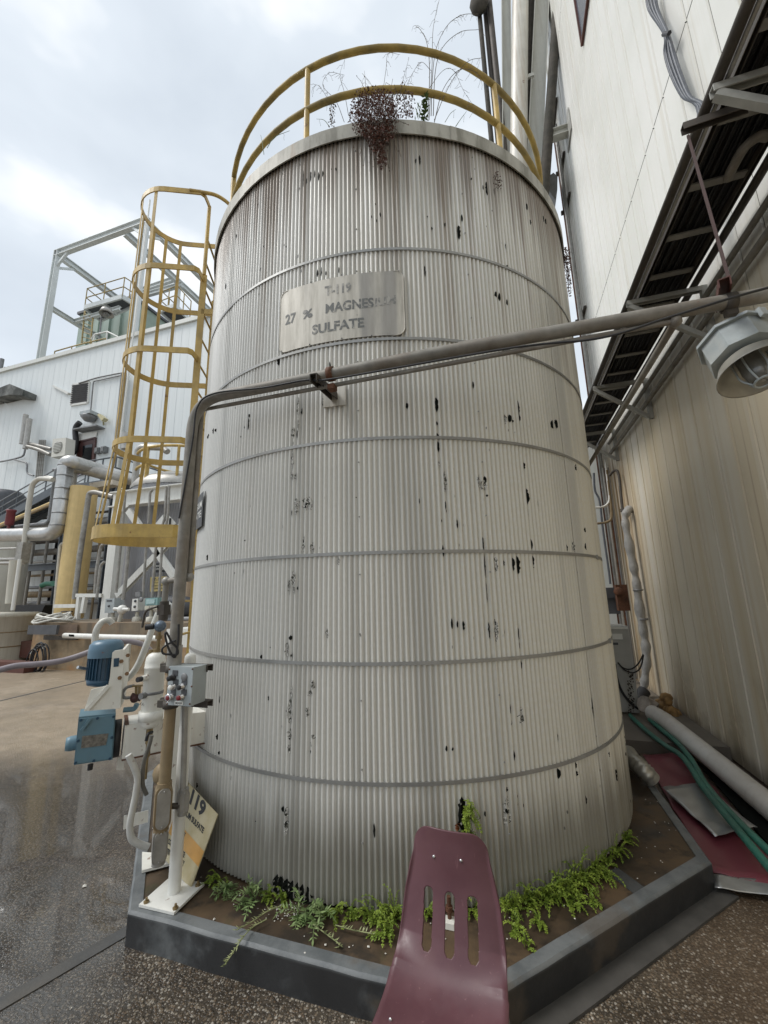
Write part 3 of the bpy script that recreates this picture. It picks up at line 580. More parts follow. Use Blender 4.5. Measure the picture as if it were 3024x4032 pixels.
cA = P('3', 690, 1340, r=hypot(RX, RY)-.02); cB = P('3', 680, 1600, r=hypot(RX, RY)-.02); cA.x, cA.y = RX, RY; cB.x, cB.y = RX, RY
condulet(cA, .205, .075, .10, GALB, run, (.75, -.66, 0)); condulet(cB, .160, .065, .085, GAL, run, (.75, -.66, 0))
part('pipe', MB().tube([(RX, RY, cB.z+.10), (RX, RY, cA.z-.13)], .022, 10), RUST, run)
part('conduit_body', MB().ball(V((RX-.055, RY+.03, cA.z+.135)), .05, 12, (1, .8, 1.1)), GALB, run)
a = P('3', 800, 1300, r=hypot(RX, RY)+.02)
# ------------------------------------------------------------------ thin conduit below it
thin = thing('thin_conduit', 'thin conduit slung below the thick pipe in front of the tank', 'conduit', (RX+.08, RY+.05, 1.8))
TY = RY+.05; p1 = P('u3', 215, 440, Y=TY); p2 = P('q', 850, 490, Y=TY); p0 = P('u3', 85, 1795, Y=TY)
part('pipe', MB().tube([V((p1.x-.02, TY, p0.z)), V((p1.x-.02, TY, p1.z))], .017, 10).tube([p1, V((p2.x, TY, p2.z))], .0125, 10), CON1, thin)
ex = p2.x; part('pipe', MB().tube(fillet([V((ex, TY, p2.z)), V((ex, TY+.10, p2.z)), V((ex+.02, 7.3, p2.z+.02))], .05), .017, 10), CON1, thin)
part('elbow', MB().ball(V((ex, TY, p2.z)), .027, 10).ball(V((p1.x-.02, TY, p1.z)), .024, 10), CON1, thin)
lx = P('l', 1180, 1250, Y=TY)
part('pipe', MB().tube(fillet([V((p1.x-.02, TY, p0.z)), V((p1.x-.02, TY, p0.z-.02)), V((lx.x, TY, p0.z-.03)), V((lx.x, TY, p0.z-.16))], .03), .017, 10), CON1, thin)
part('elbow', MB().ball(V((p1.x-.02, TY, p0.z-.01)), .028, 10).ball(V((lx.x, TY, p0.z-.03)), .028, 10), GAL, thin)
ball_v = V((lx.x, TY, p0.z-.20)); part('valve', MB().tube([ball_v+V((0, 0, .05)), ball_v+V((0, 0, -.06))], .026, 10).box(ball_v, (.05, .05, .06)).tube(fillet([ball_v+V((-.02, -.03, .02)), ball_v+V((-.09, -.05, .0)), ball_v+V((-.10, -.05, -.10))], .03), .007, 6), DK, thin)
gz = P('E', 1040, 40, Y=TY).z
part('pipe', MB().tube([ball_v+V((0, 0, -.05)), V((lx.x, TY, gz+.05))], .017, 10), RUST, thin)
# cable strung along it
cb = [P('u3', 10, 1330, Y=RY-.04), P('u3', 120, 700, Y=RY-.04), P('u3', 160, 420, Y=RY-.05), P('u3', 300, 308, Y=RY-.045), P('u3', 700, 262, Y=RY-.04), P('u3', 1045, 200, Y=RY-.03), P('u3', 1300, 185, Y=RY-.04), P('w', 1250, 385, Y=RY-.035), P('q', 300, 610, Y=RY-.04), P('q', 800, 460, Y=RY-.03), P('q', 1250, 320, Y=RY-.04), P('q', 1519, 245, Y=RY-.02)]
solo('black_cable', MB().tube(smooth(cb, 8), .0055, 6), BLK, 'thin black cable strung along the thick conduit before the tank', 'cable')
# ------------------------------------------------------------------ stand-off bracket holding the conduit
at_, az_ = cyl('u3', 1285, 345); rdv = V((cos(at_), sin(at_), 0)); sb = V((TC.x, TC.y, az_))+rdv*TR
br_ = thing('pipe_bracket', 'dark channel stand-off bracket holding the conduit off the tank', 'bracket', sb)
m_ = Matrix.Rotation(at_, 3, 'Z'); part('back_plate', MB().box(sb+rdv*.012, (.008, .15, .13), m_), PLATE, br_)
e_ = P('u3', 1105, 175, Y=RY-.06); part('channel_arm', MB().channel(sb+rdv*.017, e_, .045, .045, .005, (0, 0, 1)), DK, br_)
cc = V((e_.x+.075, RY+.016, PZ-.02)); part('pipe_clamp', MB().lathe([(cw+.002, -.018), (cw+.009, -.018), (cw+.009, .018), (cw+.002, .018)], V((cc.x, RY+.016, PZ+.006)), (1, 0, 0), 16).box(cc+V((.0, .02, -.05)), (.04, .05, .03)), RUST, br_)
# red hanger that carries the conduit further right
hp = P('q', 1240, 330, Y=RY+.05); hg = thing('red_hanger', 'red oxide rod and clamp hanging the conduit from the cable tray strut', 'hanger', (hp.x, hp.y, PZ-.05))
part('clamp', MB().lathe([(cw+.003, -.022), (cw+.010, -.022), (cw+.010, .022), (cw+.003, .022)], V((hp.x, RY+.06, PZ)), (1, 0, 0), 16).box((hp.x, RY+.06, PZ-cw-.016), (.045, .03, .03)), DK, hg); part('channel', MB().channel(V((hp.x-.04, RY-.02, PZ+.055)), V((hp.x+.05, RY+.22, PZ+.085)), .045, .04, .005), REDP, hg)

for sm in (seamA, seamB, seamA-step):
    for k in range(14):
        z = .45+k*.34; part('seam_screw', MB().ball(cp(sm+.004, z, .0075), .0052, 8), BELT, tank)
# ------------------------------------------------------------------ right-hand building: ribbed metal wall
g = G('long_wall_panel'); p_ = g.tc.outputs['Object']; sv = g.map(p_, (1, 2.4, .07)); s1 = g.noise(sv, 1.3, 5); s2 = g.noise(g.map(p_, (1, 1.2, .30), (2, 0, 1)), 1.0, 4); s3 = g.noise(g.map(p_, (1, 9, .12), (0, 4, 0)), 1.0, 4)
c_ = g.mix((.76, .755, .70), (.82, .81, .765), g.rng(g.noise(p_, .7, 4), .35, .65))
lowz = g.rng(g.z, 4.6, 3.6)
c_ = g.mix(c_, (.56, .49, .35), g.mth('MULTIPLY', g.rng(s3, .52, .70), g.mix((.30, .30, .30), (.75, .75, .75), lowz)))
c_ = g.mix(c_, (.60, .475, .275), g.mth('MULTIPLY', g.mth('MULTIPLY', g.rng(s1, .30, .66, .45, .9), lowz), .80))
yst = g.mth('MULTIPLY', g.rng(g.y, 4.6, 5.9), g.rng(g.y, 7.9, 7.2)); far = g.mth('MULTIPLY', lowz, yst)
c_ = g.mix(c_, (.36, .24, .115), g.mth('MULTIPLY', far, g.rng(g.mth('ADD', s3, g.mth('MULTIPLY', s2, .5)), .62, .84)))
st2 = g.mth('MULTIPLY', g.rng(g.noise(g.map(p_, (1, 9, .12), (0, 2, 3)), 1.0, 4), .57, .68), g.rng(g.z, 3.9, 2.2)); c_ = g.mix(c_, (.30, .185, .075), g.mth('MULTIPLY', st2, .65))
c_ = g.mix(c_, (.32, .26, .17), g.mth('MULTIPLY', g.rng(g.noise(p_, 1.6, 6), .52, .66), g.rng(g.z, 1.3, .1, 0.0, .6)))
c_ = g.mix(c_, (.18, .15, .11), g.rng(g.mth('ADD', g.z, g.mth('MULTIPLY', s1, -.35)), .06, -.12, 0.0, .8))
g.l(c_, g.b.inputs['Base Color']); g.b.inputs['Roughness'].default_value = .42; RWALL = g.m
XW = 1.94
rb = thing('metal_clad_building', 'tall white metal clad building with rust stained panels beside the tank', 'building', (XW, 2, 0))
def wall_panel(y0, y1, z0, z1, rib=.022):
    # profile across the panel: flat with a folded rib at each joint, thickness .03
    e = .0025; yy = [y0+e, y0+e+.004, y0+.016, y0+.03, (y0+y1)/2-.03, (y0+y1)/2-.02, (y0+y1)/2+.02, (y0+y1)/2+.03, y1-.022, y1-e]
    xx = [0, -rib*.0, 0, .0, 0, -.003, -.003, 0, 0, -.0]
    xx = [.012, -.0, 0, 0, 0, 0, 0, 0, -.0, .012]; xx[1] = -.0035
    n = len(yy); vs = []
    for z in (z0, z1): vs += [V((XW+x, y, z)) for x, y in zip(xx, yy)]
    return MB().add(vs, [(k, n+k, n+k+1, k+1) for k in range(n-1)])
part('wall_core', MB().box((XW+2.03, 2.85, 11.0), (4.0, 12.1, 22.0)), M('wall_gap', (.13, .12, .10), .8), rb)
proto = {}; y = -3.2; k = 0
while y < 8.85:
    for z0, z1 in ((.02, 6.785), (6.80, 13.6), (13.615, 22.0)):
        part('wall_panel', wall_panel(y, y+.303, z0, z1), RWALL, rb)
    y += .303
part('corner_trim', MB().box((XW-.008, 8.91, 11), (.03, .06, 22)), WPNL, rb)
# end wall seen through the gap
gb = thing('low_white_building', 'low white building glimpsed in the alley behind the tank', 'building', (0, 10.2, 0))
part('wall', MB().box((1.6, 10.4, 2.9), (6.0, .4, 5.8)), WPNL, gb)
part('roof_edge', MB().box((1.6, 10.19, 5.83), (6.1, .1, .1)), STLD, gb)
# ------------------------------------------------------------------ cable tray and its brackets
CABLE = M('tray_cables', (.012, .012, .013), .6, var=.5, scale=20)
tray = thing('cable_tray', 'dark ladder cable tray running high along the white wall', 'cable tray', (1.6, 2.5, 4.45))
Y0, Y1 = -1.6, 8.6
RNG = M('rung_galvanised', (.26, .25, .23), .5, .2, var=.25, scale=8, dirt=.5, dc=(.10, .08, .06))
TRD = M('tray_underside_steel', (.115, .10, .085), .6, .3, var=.35, scale=6, dirt=.6, dc=(.05, .04, .035), rust=.25)
for x in (1.405, 1.775): part('side_rail', MB().channel((x, Y0, 4.505), (x, Y1, 4.505), .03, .11, .004), TRD, tray)
y = Y0+.1; k = 0
while y < Y1:
    mb = MB(); mb.beam((1.421, y, 4.472), (1.759, y, 4.472), .055, .014)
    for q in range(5): mb.box((1.47+q*.06, y, 4.4675), (.028, .010, .002))
    part('rung', mb, RNG, tray); y += .44; k += 1
part('cover', MB().box((1.59, (Y0+Y1)/2, 4.57), (.42, Y1-Y0, .008)), TRD, tray)
cbm = MB(); rng = random.Random(5)
for q in range(17):
    x = 1.435+q*.0195; z = 4.49+.012*(q % 3); cbm.tube([(x+rng.uniform(-.01, .01), Y0+(Y1-Y0)*t/10, z+rng.uniform(0, .008)) for t in range(11)], .0105, 5, cap=False)
part('cables', cbm, CABLE, tray, stuff=True)
for (x, z, r, mat, lab) in ((1.315, 4.46, .030, DK, 'dark pipe along the outer edge of the cable tray'), (1.362, 4.455, .013, ALUD, 'thin pale conduit between the dark pipe and the tray'), (1.858, 4.47, .030, DK, 'dark pipe between the cable tray and the wall')):
    solo('tray_conduit', MB().tube([(x, Y0, z), (x, Y1-.2, z)], r, 10), mat, lab, 'conduit', 'pipes run with the cable tray')
for x, z, r, lab in ((1.865, 4.25, .024, 'upper conduit clipped to the wall under the cable tray'), (1.865, 4.06, .028, 'lower conduit clipped to the wall under the cable tray')):
    solo('wall_conduit', MB().tube([(x, Y0, z), (x, 7.75, z)], r, 10), CON1, lab, 'conduit', 'conduits on the wall under the tray')
BRK = M('bracket_paint', (.42, .42, .39), .55, var=.2, scale=7, dirt=.5, dc=(.15, .13, .10), rust=.15)
bp = None
blabs = {2.22: 'pale triangular tray bracket nearest the camera', 4.0: 'pale triangular tray bracket above the bulkhead lamp', 5.74: 'pale triangular tray bracket halfway along the visible tray', 7.55: 'pale triangular tray bracket farthest down the alley'}
for yb in (2.22, 4.0, 5.74, 7.55):
    if bp is None:
        bp = thing('tray_bracket', blabs[yb], 'bracket', (XW, yb, 3.86), 'brackets under the cable tray')
        part('wall_plate', MB().channel((XW-.026, yb, 3.86), (XW-.026, yb, 4.43), .05, .05, .006, (-1, 0, 0)), BRK, bp)
        part('arm', MB().channel((XW-.052, yb, 4.405), (1.285, yb, 4.405), .05, .045, .006), BRK, bp)
        part('diagonal', MB().beam((XW-.052, yb, 3.89), (1.30, yb, 4.376), .045, .045), BRK, bp)
    else: dup(bp, (XW, yb, 3.86), label=blabs[yb])
s1_ = P('t', 1085, 805, Z=4.37); s2_ = P('t', 1390, 700, Z=4.37)
st = thing('hanger_strut', 'rusty channel strut sticking out from under the cable tray', 'bracket', s1_)
part('strut', MB().channel(s1_, s2_+(s2_-s1_)*.35, .045, .045, .005), TRD, st); r0 = P('t', 1120, 845, Z=4.34)
solo('hanger_rod', MB().beam(r0, (hp.x+.02, RY+.06, PZ+.10), .013, .013), M('rod_brown', (.05, .022, .018), .7), 'thin dark red rod slanting down from the tray strut to the conduit clamp', 'rod')
# grey conduit bend under the tray
solo('conduit_bend', MB().tube(smooth([P('t', 1618, 850, Z=4.42), P('t', 1560, 850, Z=4.42), P('t', 1470, 920, Z=4.41), P('t', 1400, 1040, Z=4.41), P('t', 1370, 1110, Z=4.42)], 6), .03, 10), CON1, 'bent conduit end curving under the cable tray', 'conduit')
# dangling cable bundle
cbt = thing('cable_bundle', 'bundle of grey cables drooping down the white wall to the tray', 'cables', (1.85, 3.4, 5.5)); rng = random.Random(2)
CBM = M('grey_cable', (.10, .11, .13), .5, var=.3, scale=30)
for q in range(7):
    o = (q-3)*9; pts = [P('t', x+o*f, y, X=1.87-.012*(q % 2)) for x, y, f in ((885, -60, 1), (905, 60, 1.05), (985, 210, .45), (1005, 330, 1.1), (1045, 460, 1.2), (1110, 600, .95), (1205, 700, .7))]
    pts += [V((1.70-.02*q, pts[-1].y+.02, 5.0)), V((1.60-.02*q, pts[-1].y+.1, 4.62))]
    part('cable', MB().tube(smooth(pts, 5), .012, 6), CBM, cbt)
part('tie', MB().tube([P('t', 968, 212, X=1.83), P('t', 1004, 206, X=1.83)], .02, 6), BLK, cbt)
# drooping flue / hood high on the wall
vt = thing('wall_window', 'dark blue grey window with rusty sill high on the white wall', 'window', (XW, 6.06, 11.0))
part('pane', MB().box((XW-.012, 4.95, 12.5), (.02, 2.2, 3.0)), M('window_blue_grey', (.09, .115, .16), .18, var=.2, scale=3, streak=.3, spec=.7), vt)
part('frame_sill', MB().box((XW-.025, 4.95, 10.98), (.04, 2.3, .04)), REDP, vt); part('frame_jamb', MB().box((XW-.025, 6.08, 12.5), (.04, .03, 3.0)), REDP, vt)
# ------------------------------------------------------------------ steelwork rising behind the tank
def vpipe(name, v, x, y, Yp, r, mat, lab, cat, z0=.13, z1=21.0, grp=None, dx=0):
    p = P(v, x, y, Y=Yp); return solo(name, MB().tube([(p.x+dx*(z-p.z), Yp, z) for z in (z0, (z0+z1)/2, z1)], r, 12), mat, lab, cat, grp)
a0 = P('C', 462, 850, Y=7.9).x; a1 = P('C', 582, 850, Y=7.9).x; b0 = P('C', 800, 850, Y=7.9).x; b1 = P('C', 985, 850, Y=7.9).x
CRM = M('cream_steel', (.50, .50, .455), .5, var=.08, scale=3, streak=.35, sc=(.22, .18, .12), rust=.12)
def lean(v, top, bot, Yp, z0=.13, z1=19.0):                  # axis of a slightly leaning upright from two sightings
    p, q = P(v, *top, Y=Yp), P(v, *bot, Y=Yp); d = (p-q)/(p.z-q.z); return q+d*(z0-q.z), q+d*(z1-q.z)
ca, cb_ = lean('C', (510, 0), (528, 1700), 7.95); solo('steel_column', MB().ibeam(ca, cb_, .26, a1-a0, .02, (1, 0, 0)), CRM, 'cream steel column left of the thick white pipe behind the tank', 'column', 'columns behind the tank')
ca, cb_ = lean('C', (925, 0), (838, 2000), 7.95); solo('steel_column', MB().ibeam(ca, cb_, .30, b1-b0, .02, (1, 0, 0)), CRM, 'wide cream steel column braced to the white wall behind the tank', 'column', 'columns behind the tank')
tp = thing('white_riser_pipe', 'thick stained white pipe rising between two cream columns', 'pipe', (.5*(a1+b0), 7.85, 0)); xm = P('C', 672, 850, Y=7.8).x
wa, wb = lean('C', (675, 0), (655, 1700), 7.8); part('pipe', MB().tube([wa, wa.lerp(wb, .5), wb], (b0-a1)*.47, 18), M('rust_run_white_pipe', (.60, .585, .53), .45, var=.12, scale=3, streak=.6, sc=(.30, .19, .09), rust=.2, rs=4), tp)
part('strap', MB().box((b0-.03, 7.8, P('C', 770, 890, Y=7.8).z), (.14, .05, .09)), CRM, tp)
vpipe('dark_pipe', 'C', 232, 500, 7.9, .055, MOSS, 'leftmost black weathered pipe above the tank rim', 'pipe', grp='dark pipes above the rim')
vpipe('dark_pipe', 'C', 305, 500, 8.0, .06, DK, 'middle dark brown pipe above the tank rim', 'pipe', grp='dark pipes above the rim')
vpipe('dark_pipe', 'C', 362, 500, 7.9, .07, DK, 'right hand dark pipe next to the cream column', 'pipe', grp='dark pipes above the rim')
ma, mb_ = lean('C', (795, 0), (745, 1600), 8.25); solo('dark_pipe', MB().tube([ma, ma.lerp(mb_, .5), mb_], .11, 12), DK, 'dark pipe in shade between thick white pipe and wide column', 'pipe', 'dark pipes above the rim')
solo('moss_clump', MB().ball(P('C', 195, 40, Y=7.75), .26, 12, (.9, .6, 1.3)), MOSS, 'dark ragged clump hanging at the top of the black pipe', 'moss')
pm = [P('C', x, y, X=1.62) for x, y in ((1118, 0), (1085, 500), (1050, 900), (1010, 1500), (965, 2000))]
xm_ = 1.72; ym = [P('C', x, y, Y=7.55) for x, y in ((1115, 0), (1050, 900), (990, 1700), (955, 2100))]
ma, mb_ = lean('C', (1112, 0), (968, 2000), 7.7); solo('mossy_pipe', MB().tube([ma.lerp(mb_, k/5) for k in range(6)], .105, 14), MOSS, 'black mossy flaking pipe between the wide column and the white wall', 'pipe')
bz = P('C', 1225, 1640, X=XW).z
bm = thing('brace_beam', 'short white beam tying the wide column to the wall', 'beam', (1.5, 7.75, bz)); part('beam', MB().ibeam((b1-.1, 7.72, bz), (XW-.03, 7.72, bz), .16, .20, .014), CRM, bm); part('end_plate', MB().box((XW-.02, 7.72, bz), (.02, .5, .55)), BRK, bm)
solo('hanging_box', MB().prism([P('C', x, y, Y=8.4) for x, y in ((1010, 2040), (1060, 2005), (1108, 2050), (1105, 2200), (1085, 2330), (1000, 2200))], (0, .3, 0)), STL, 'grey metal box hung between mossy pipe and wall', 'box')
# conduits climbing the far end of the wall
wl = [('rust_pipe', 't', 412, 1500, .035, RUST, 'rusty brown pipe up the far end of the white wall', 8.75), ('white_wall_pipe', 't', 436, 1500, .035, ALUD, 'pale pipe beside the rusty pipe up the far end of the wall', 8.60), ('white_wall_pipe', 't', 452, 1500, .02, GAL, 'thin grey conduit nearest the camera of the wall pipes', 8.45)]
for nm, v, x, y, r, mat, lab, yy in wl: solo(nm, MB().tube([(XW-.07, yy, .15), (XW-.07, yy, 12.5)], r, 10), mat, lab, 'pipe', 'pipes up the far end of the wall')
for x, y, lab in ((308, 560, 'topmost'), (358, 880, 'second from top'), (385, 1200, 'third from top'), (480, 1920, 'lowest')):
    p = P('t', x, y, X=XW-.02); solo('strut_clamp', MB().box((XW-.03, 8.58, p.z), (.05, .62, .05)).box((XW-.10, 8.75, p.z), (.10, .05, .09)), DK, lab+' dark strut clamp on the pipes at the far end of the wall', 'clamp', 'clamps on the wall pipes')
# ------------------------------------------------------------------ alley clutter
fg = [('grey_conduit', ((215, 600), (232, 850), (300, 1010), (345, 1400), (430, 2000), (455, 2212)), .018, CBM, 'bluish grey cable wandering down the alley wall'), ('white_conduit', ((378, 400), (405, 640), (440, 960), (400, 1060), (320, 1095), (215, 1100)), .020, WHT, 'white conduit hooking left behind the tank'), ('brown_conduit', ((400, 560), (440, 900), (470, 1230), (400, 1310), (250, 1335)), .022, GALB, 'brown conduit hooking left lower behind the tank')]
for nm, pp, r, mat, lab in fg: solo(nm, MB().tube(smooth([P('A', x, y, Y=7.9) for x, y in pp], 6), r, 8), mat, lab, 'conduit', 'conduits in the alley')
for k, (x, r, mat, lab) in enumerate(((395, .022, ALUD, 'first'), (425, .020, RUST, 'second'), (450, .024, STL, 'third'), (470, .02, ALUD, 'fourth'))):
    p = P('A', x, 900, Y=8.1); solo('bundled_conduit', MB().tube([(p.x, 8.1, .2), (p.x, 8.1, 3.9)], r, 8), mat, lab+' from the left in the bundle of upright conduits in the alley', 'conduit', 'bundle of upright conduits')
ck = smooth([P('A', 440, 640, Y=7.55), P('A', 500, 575, Y=7.5), P('A', 555, 570, Y=7.45), P('A', 585, 680, Y=7.4), P('A', 610, 930, Y=7.35), P('A', 635, 1160, Y=7.3)], 6)
solo('dark_conduit', MB().tube(ck, .022, 8).tube([ck[-2], ck[-1]], .034, 10), DK, 'dark hooked conduit above the wrapped pipe', 'conduit')
LAG = M('wrapped_lagging', (.36, .355, .34), .7, .1, var=.25, scale=9, dirt=.5, dc=(.2, .19, .17), bump=.9, bs=22)
lg = thing('wrapped_pipe', 'lumpy grey foil wrapped pipe dropping down the alley corner', 'pipe', (1.8, 7.1, .3)); YL = 7.15
pts = [P('A', 735, 1120, Y=YL+.1), P('A', 690, 1170, Y=YL), P('A', 672, 1300, Y=YL), P('A', 720, 1600, Y=YL), P('A', 790, 1950, Y=YL), P('B', 600, 150, Y=YL), P('B', 640, 500, Y=YL), P('B', 690, 800, Y=YL), P('B', 725, 1000, Y=YL), P('B', 725, 1250, Y=YL), P('B', 705, 1500, Y=YL), P('B', 690, 1610, Y=YL)]
part('lagging', MB().tube(smooth(pts, 5), .055, 12, rad=[.056+.010*sin(k*1.3)+.006*sin(k*.47) for k in range(56)]), LAG, lg)
part('tape', MB().tube(smooth([P('B', 705, 1600, Y=YL-.02), P('B', 640, 1700, Y=YL-.1), P('B', 620, 1820, Y=YL-.2)], 5), .085, 12), BLK, lg)
for x, y in ((685, 640), (620, 250)): p = P('B', x, y, Y=YL); part('band', MB().lathe([(.06, -.012), (.068, -.012), (.068, .012), (.06, .012)], p, (0, 0, 1), 14), STL, lg)
pw = [P('r', 545, 1190, Z=.22), P('r', 620, 1235, Z=.21), P('r', 1215, 1725, Z=.13)]; dd = (pw[2]-pw[1])
solo('white_floor_pipe', MB().tube([pw[0], pw[1], pw[1]+dd*.5, pw[2], pw[2]+dd*.8], .088, 20), M('dirty_white_pvc', (.64, .62, .58), .4, var=.06, scale=3, dirt=.55, dc=(.38, .31, .24), streak=.2), 'fat white pipe lying along the foot of the white wall', 'pipe')
solo('pipe_elbow', MB().tube(smooth([P('B', 690, 1770, Z=.30), P('B', 760, 1800, Z=.27), P('B', 850, 1860, Z=.23)], 5), .095, 14), M('grubby_elbow', (.38, .33, .28), .6, var=.4, scale=12, dirt=.8, dc=(.12, .09, .06)), 'grubby pipe elbow between black tape and the white floor pipe', 'elbow')
fm = MB(); rng = random.Random(8); c0 = P('B', 1010, 1830, X=1.82)
for q in range(16): fm.ball(c0+V((rng.uniform(-.03, .05), rng.uniform(-.30, .22), rng.uniform(-.10, .12))), rng.uniform(.05, .10), 8, (rng.uniform(.6, 1.2), rng.uniform(.7, 1.3), rng.uniform(.7, 1.2)))
solo('foam_lump', fm, M('old_foam', (.34, .20, .075), .9, var=.4, scale=14, dirt=.6, dc=(.09, .06, .035), bump=1.0, bs=45), 'lumpy tan expanding foam round the pipe at the wall foot', 'foam')
rj = thing('rusty_junction_box', 'rusty junction box with round cover on the alley pipes', 'box', P('B', 400, 350, Y=7.3))
p = P('B', 405, 350, Y=7.3); part('box', MB().box(p, (.16, .12, .40)), RUST, rj); part('round_cover', MB().lathe([(.0, 0), (.065, 0), (.065, .06), (.055, .07), (0, .07)], P('B', 360, 270, Y=7.24), (-.3, -1, 0), 16), RUST, rj)
p = P('B', 240, 390, Y=7.6); solo('grey_switch_box', MB().box(p, (.24, .14, .42)).box(p+V((.0, -.08, .1)), (.20, .02, .12)), STLD, 'dark grey switch box half hidden by the tank', 'box')
ac = thing('condenser_unit', 'off white air conditioner standing in the alley behind the tank', 'air conditioner', (1.1, 6.4, .12)); ACM = M('ac_cream', (.42, .415, .385), .5, var=.06, scale=4, dirt=.3)
xr = P('B', 488, 740, Y=6.2).x; zt_ = P('B', 480, 735, Y=6.2).z; part('cabinet', MB().box((xr-.36, 6.40, (zt_+.14)/2), (.72, .40, zt_-.14)), ACM, ac)
part('cover', MB().box((xr-.13, 6.192, zt_-.02), (.24, .012, .03)).box((xr-.16, 6.192, zt_-.13), (.15, .012, .07)), WHT, ac); part('service_panel', MB().box((xr-.17, 6.19, zt_-.40), (.16, .016, .42)), ACM, ac)
part('handle', MB().box((xr-.20, 6.178, zt_-.22), (.10, .008, .03)), STLD, ac)
for lab, pp in (('upper loop of black cable from the air conditioner', ((350, 1220), (420, 1290), (520, 1310), (620, 1240), (690, 1110))), ('lower loop of black cable from the air conditioner', ((350, 1225), (440, 1320), (560, 1355), (650, 1290), (695, 1120))), ('thick black cable sagging to the alley floor', ((312, 1240), (330, 1400), (400, 1600), (520, 1760), (620, 1840)))):
    solo('black_cable', MB().tube(smooth([P('B', x, y, Y=6.15) for x, y in pp], 6), .009 if 'loop' in lab else .016, 6), BLK, lab, 'cable', 'black cables in the alley')
mb = MB(); rng = random.Random(4)
for q in range(70):
    p = P('B', 510+rng.uniform(-35, 40)+q*.3, 1340+q*8+rng.uniform(-8, 8), Y=6.12); mb.ball(p, rng.uniform(.006, .016), 5)
solo('creeper', mb, M('dead_creeper', (.045, .035, .025), .9, var=.5, scale=30), 'dark dried creeper climbing the air conditioner side', 'plant')
# floor sheets, hoses, gutter
def sheet(name, v, pts, z, mat, lab, cat, amp=.012, n=14, th=.003):
    c = [P(v, x, y, Z=z) for x, y in pts]; vs = []; fs = []                # four corners -> crumpled grid
    for i in range(n+1):
        for j in range(n+1):
            s, t = i/n, j/n; p = (c[0]*(1-s)+c[1]*s)*(1-t)+(c[3]*(1-s)+c[2]*s)*t
            h = amp*(mnoise.noise(V((p.x*4+z*9, p.y*4, 1)))+.5*mnoise.noise(V((p.x*11, p.y*11, 4)))); vs.append(V((p.x+.010*mnoise.noise(p*9), p.y+.010*mnoise.noise(p*8), max(z+h+amp*.4, .008))))
    for i in range(n):
        for j in range(n): q = i*(n+1)+j; fs.append((q, q+n+1, q+n+2, q+1))
    o = solo(name, MB().add(vs, fs, True), mat, lab, cat); md = o.modifiers.new('thick', 'SOLIDIFY'); md.thickness = th; md.offset = 1; return o
REDM = M('red_membrane', (.19, .045, .058), .38, var=.12, scale=2, dirt=.35, dc=(.10, .04, .04))
sheet('red_membrane', 'r', ((490, 1440), (740, 1432), (1420, 2250), (885, 2130)), .03, REDM, 'dusty red membrane sheet lying between plinth and white pipe', 'sheet', .022, 18)
SILV = M('silver_foil_sheet', (.46, .465, .455), .32, .6, var=.12, scale=5, dirt=.3, bump=.4, bs=14)
sheet('silver_sheet', 'r', ((605, 1628), (822, 1600), (1162, 1868), (908, 1915)), .075, SILV, 'bent silver metal sheet lying on the red membrane under the hose', 'sheet', .02, 12)
sheet('silver_sheet', 'c', ((1440, 458), (1760, 492), (1760, 560), (1448, 512)), .035, SILV, 'narrow silver foil strip at the near edge of the red membrane', 'sheet', .014, 10)
ht_ = [P('r', x, y, Z=.16) for x, y in ((415, 1205), (500, 1285), (620, 1380), (700, 1430), (760, 1500), (830, 1610), (950, 1760), (1215, 2080), (1350, 2240))]
solo('green_hose', MB().tube(smooth(ht_, 6), .024, 10), HOSEG, 'longer green hose snaking over the silver sheet', 'hose', 'green hoses on the alley floor')
ht_ = [P('r', x, y, Z=.16) for x, y in ((528, 1230), (600, 1290), (690, 1365), (775, 1470), (850, 1600), (985, 1760), (1215, 1990), (1350, 2120))]
solo('green_hose', MB().tube(smooth(ht_, 6), .024, 10), HOSEG, 'shorter green hose nearer the white pipe', 'hose', 'green hoses on the alley floor')
solo('gutter', MB().prism([P('r', x, y, Z=.02) for x, y in ((800, 1475), (905, 1530), (1215, 1830), (1500, 2120), (1500, 2260), (1215, 1960))], (0, 0, .012)), VOID, 'black drain slot under the white pipe', 'drain')
sp0 = [P('r', 408, 1425, Z=.24), P('r', 440, 1475, Z=.27), P('r', 490, 1520, Z=.26), P('r', 545, 1580, Z=.19)]; spp = smooth(sp0, 10)
solo('downspout_elbow', MB().tube(spp, .06, 16, cap=False, rad=[.064+(.007*cos(k*2.1) if 9 < k < 26 else 0) for k in range(len(spp))]), M('spout_metal', (.40, .38, .33), .38, .6, var=.15, scale=10, dirt=.4), 'crinkled metal downspout elbow lying on the plinth edge', 'downspout')
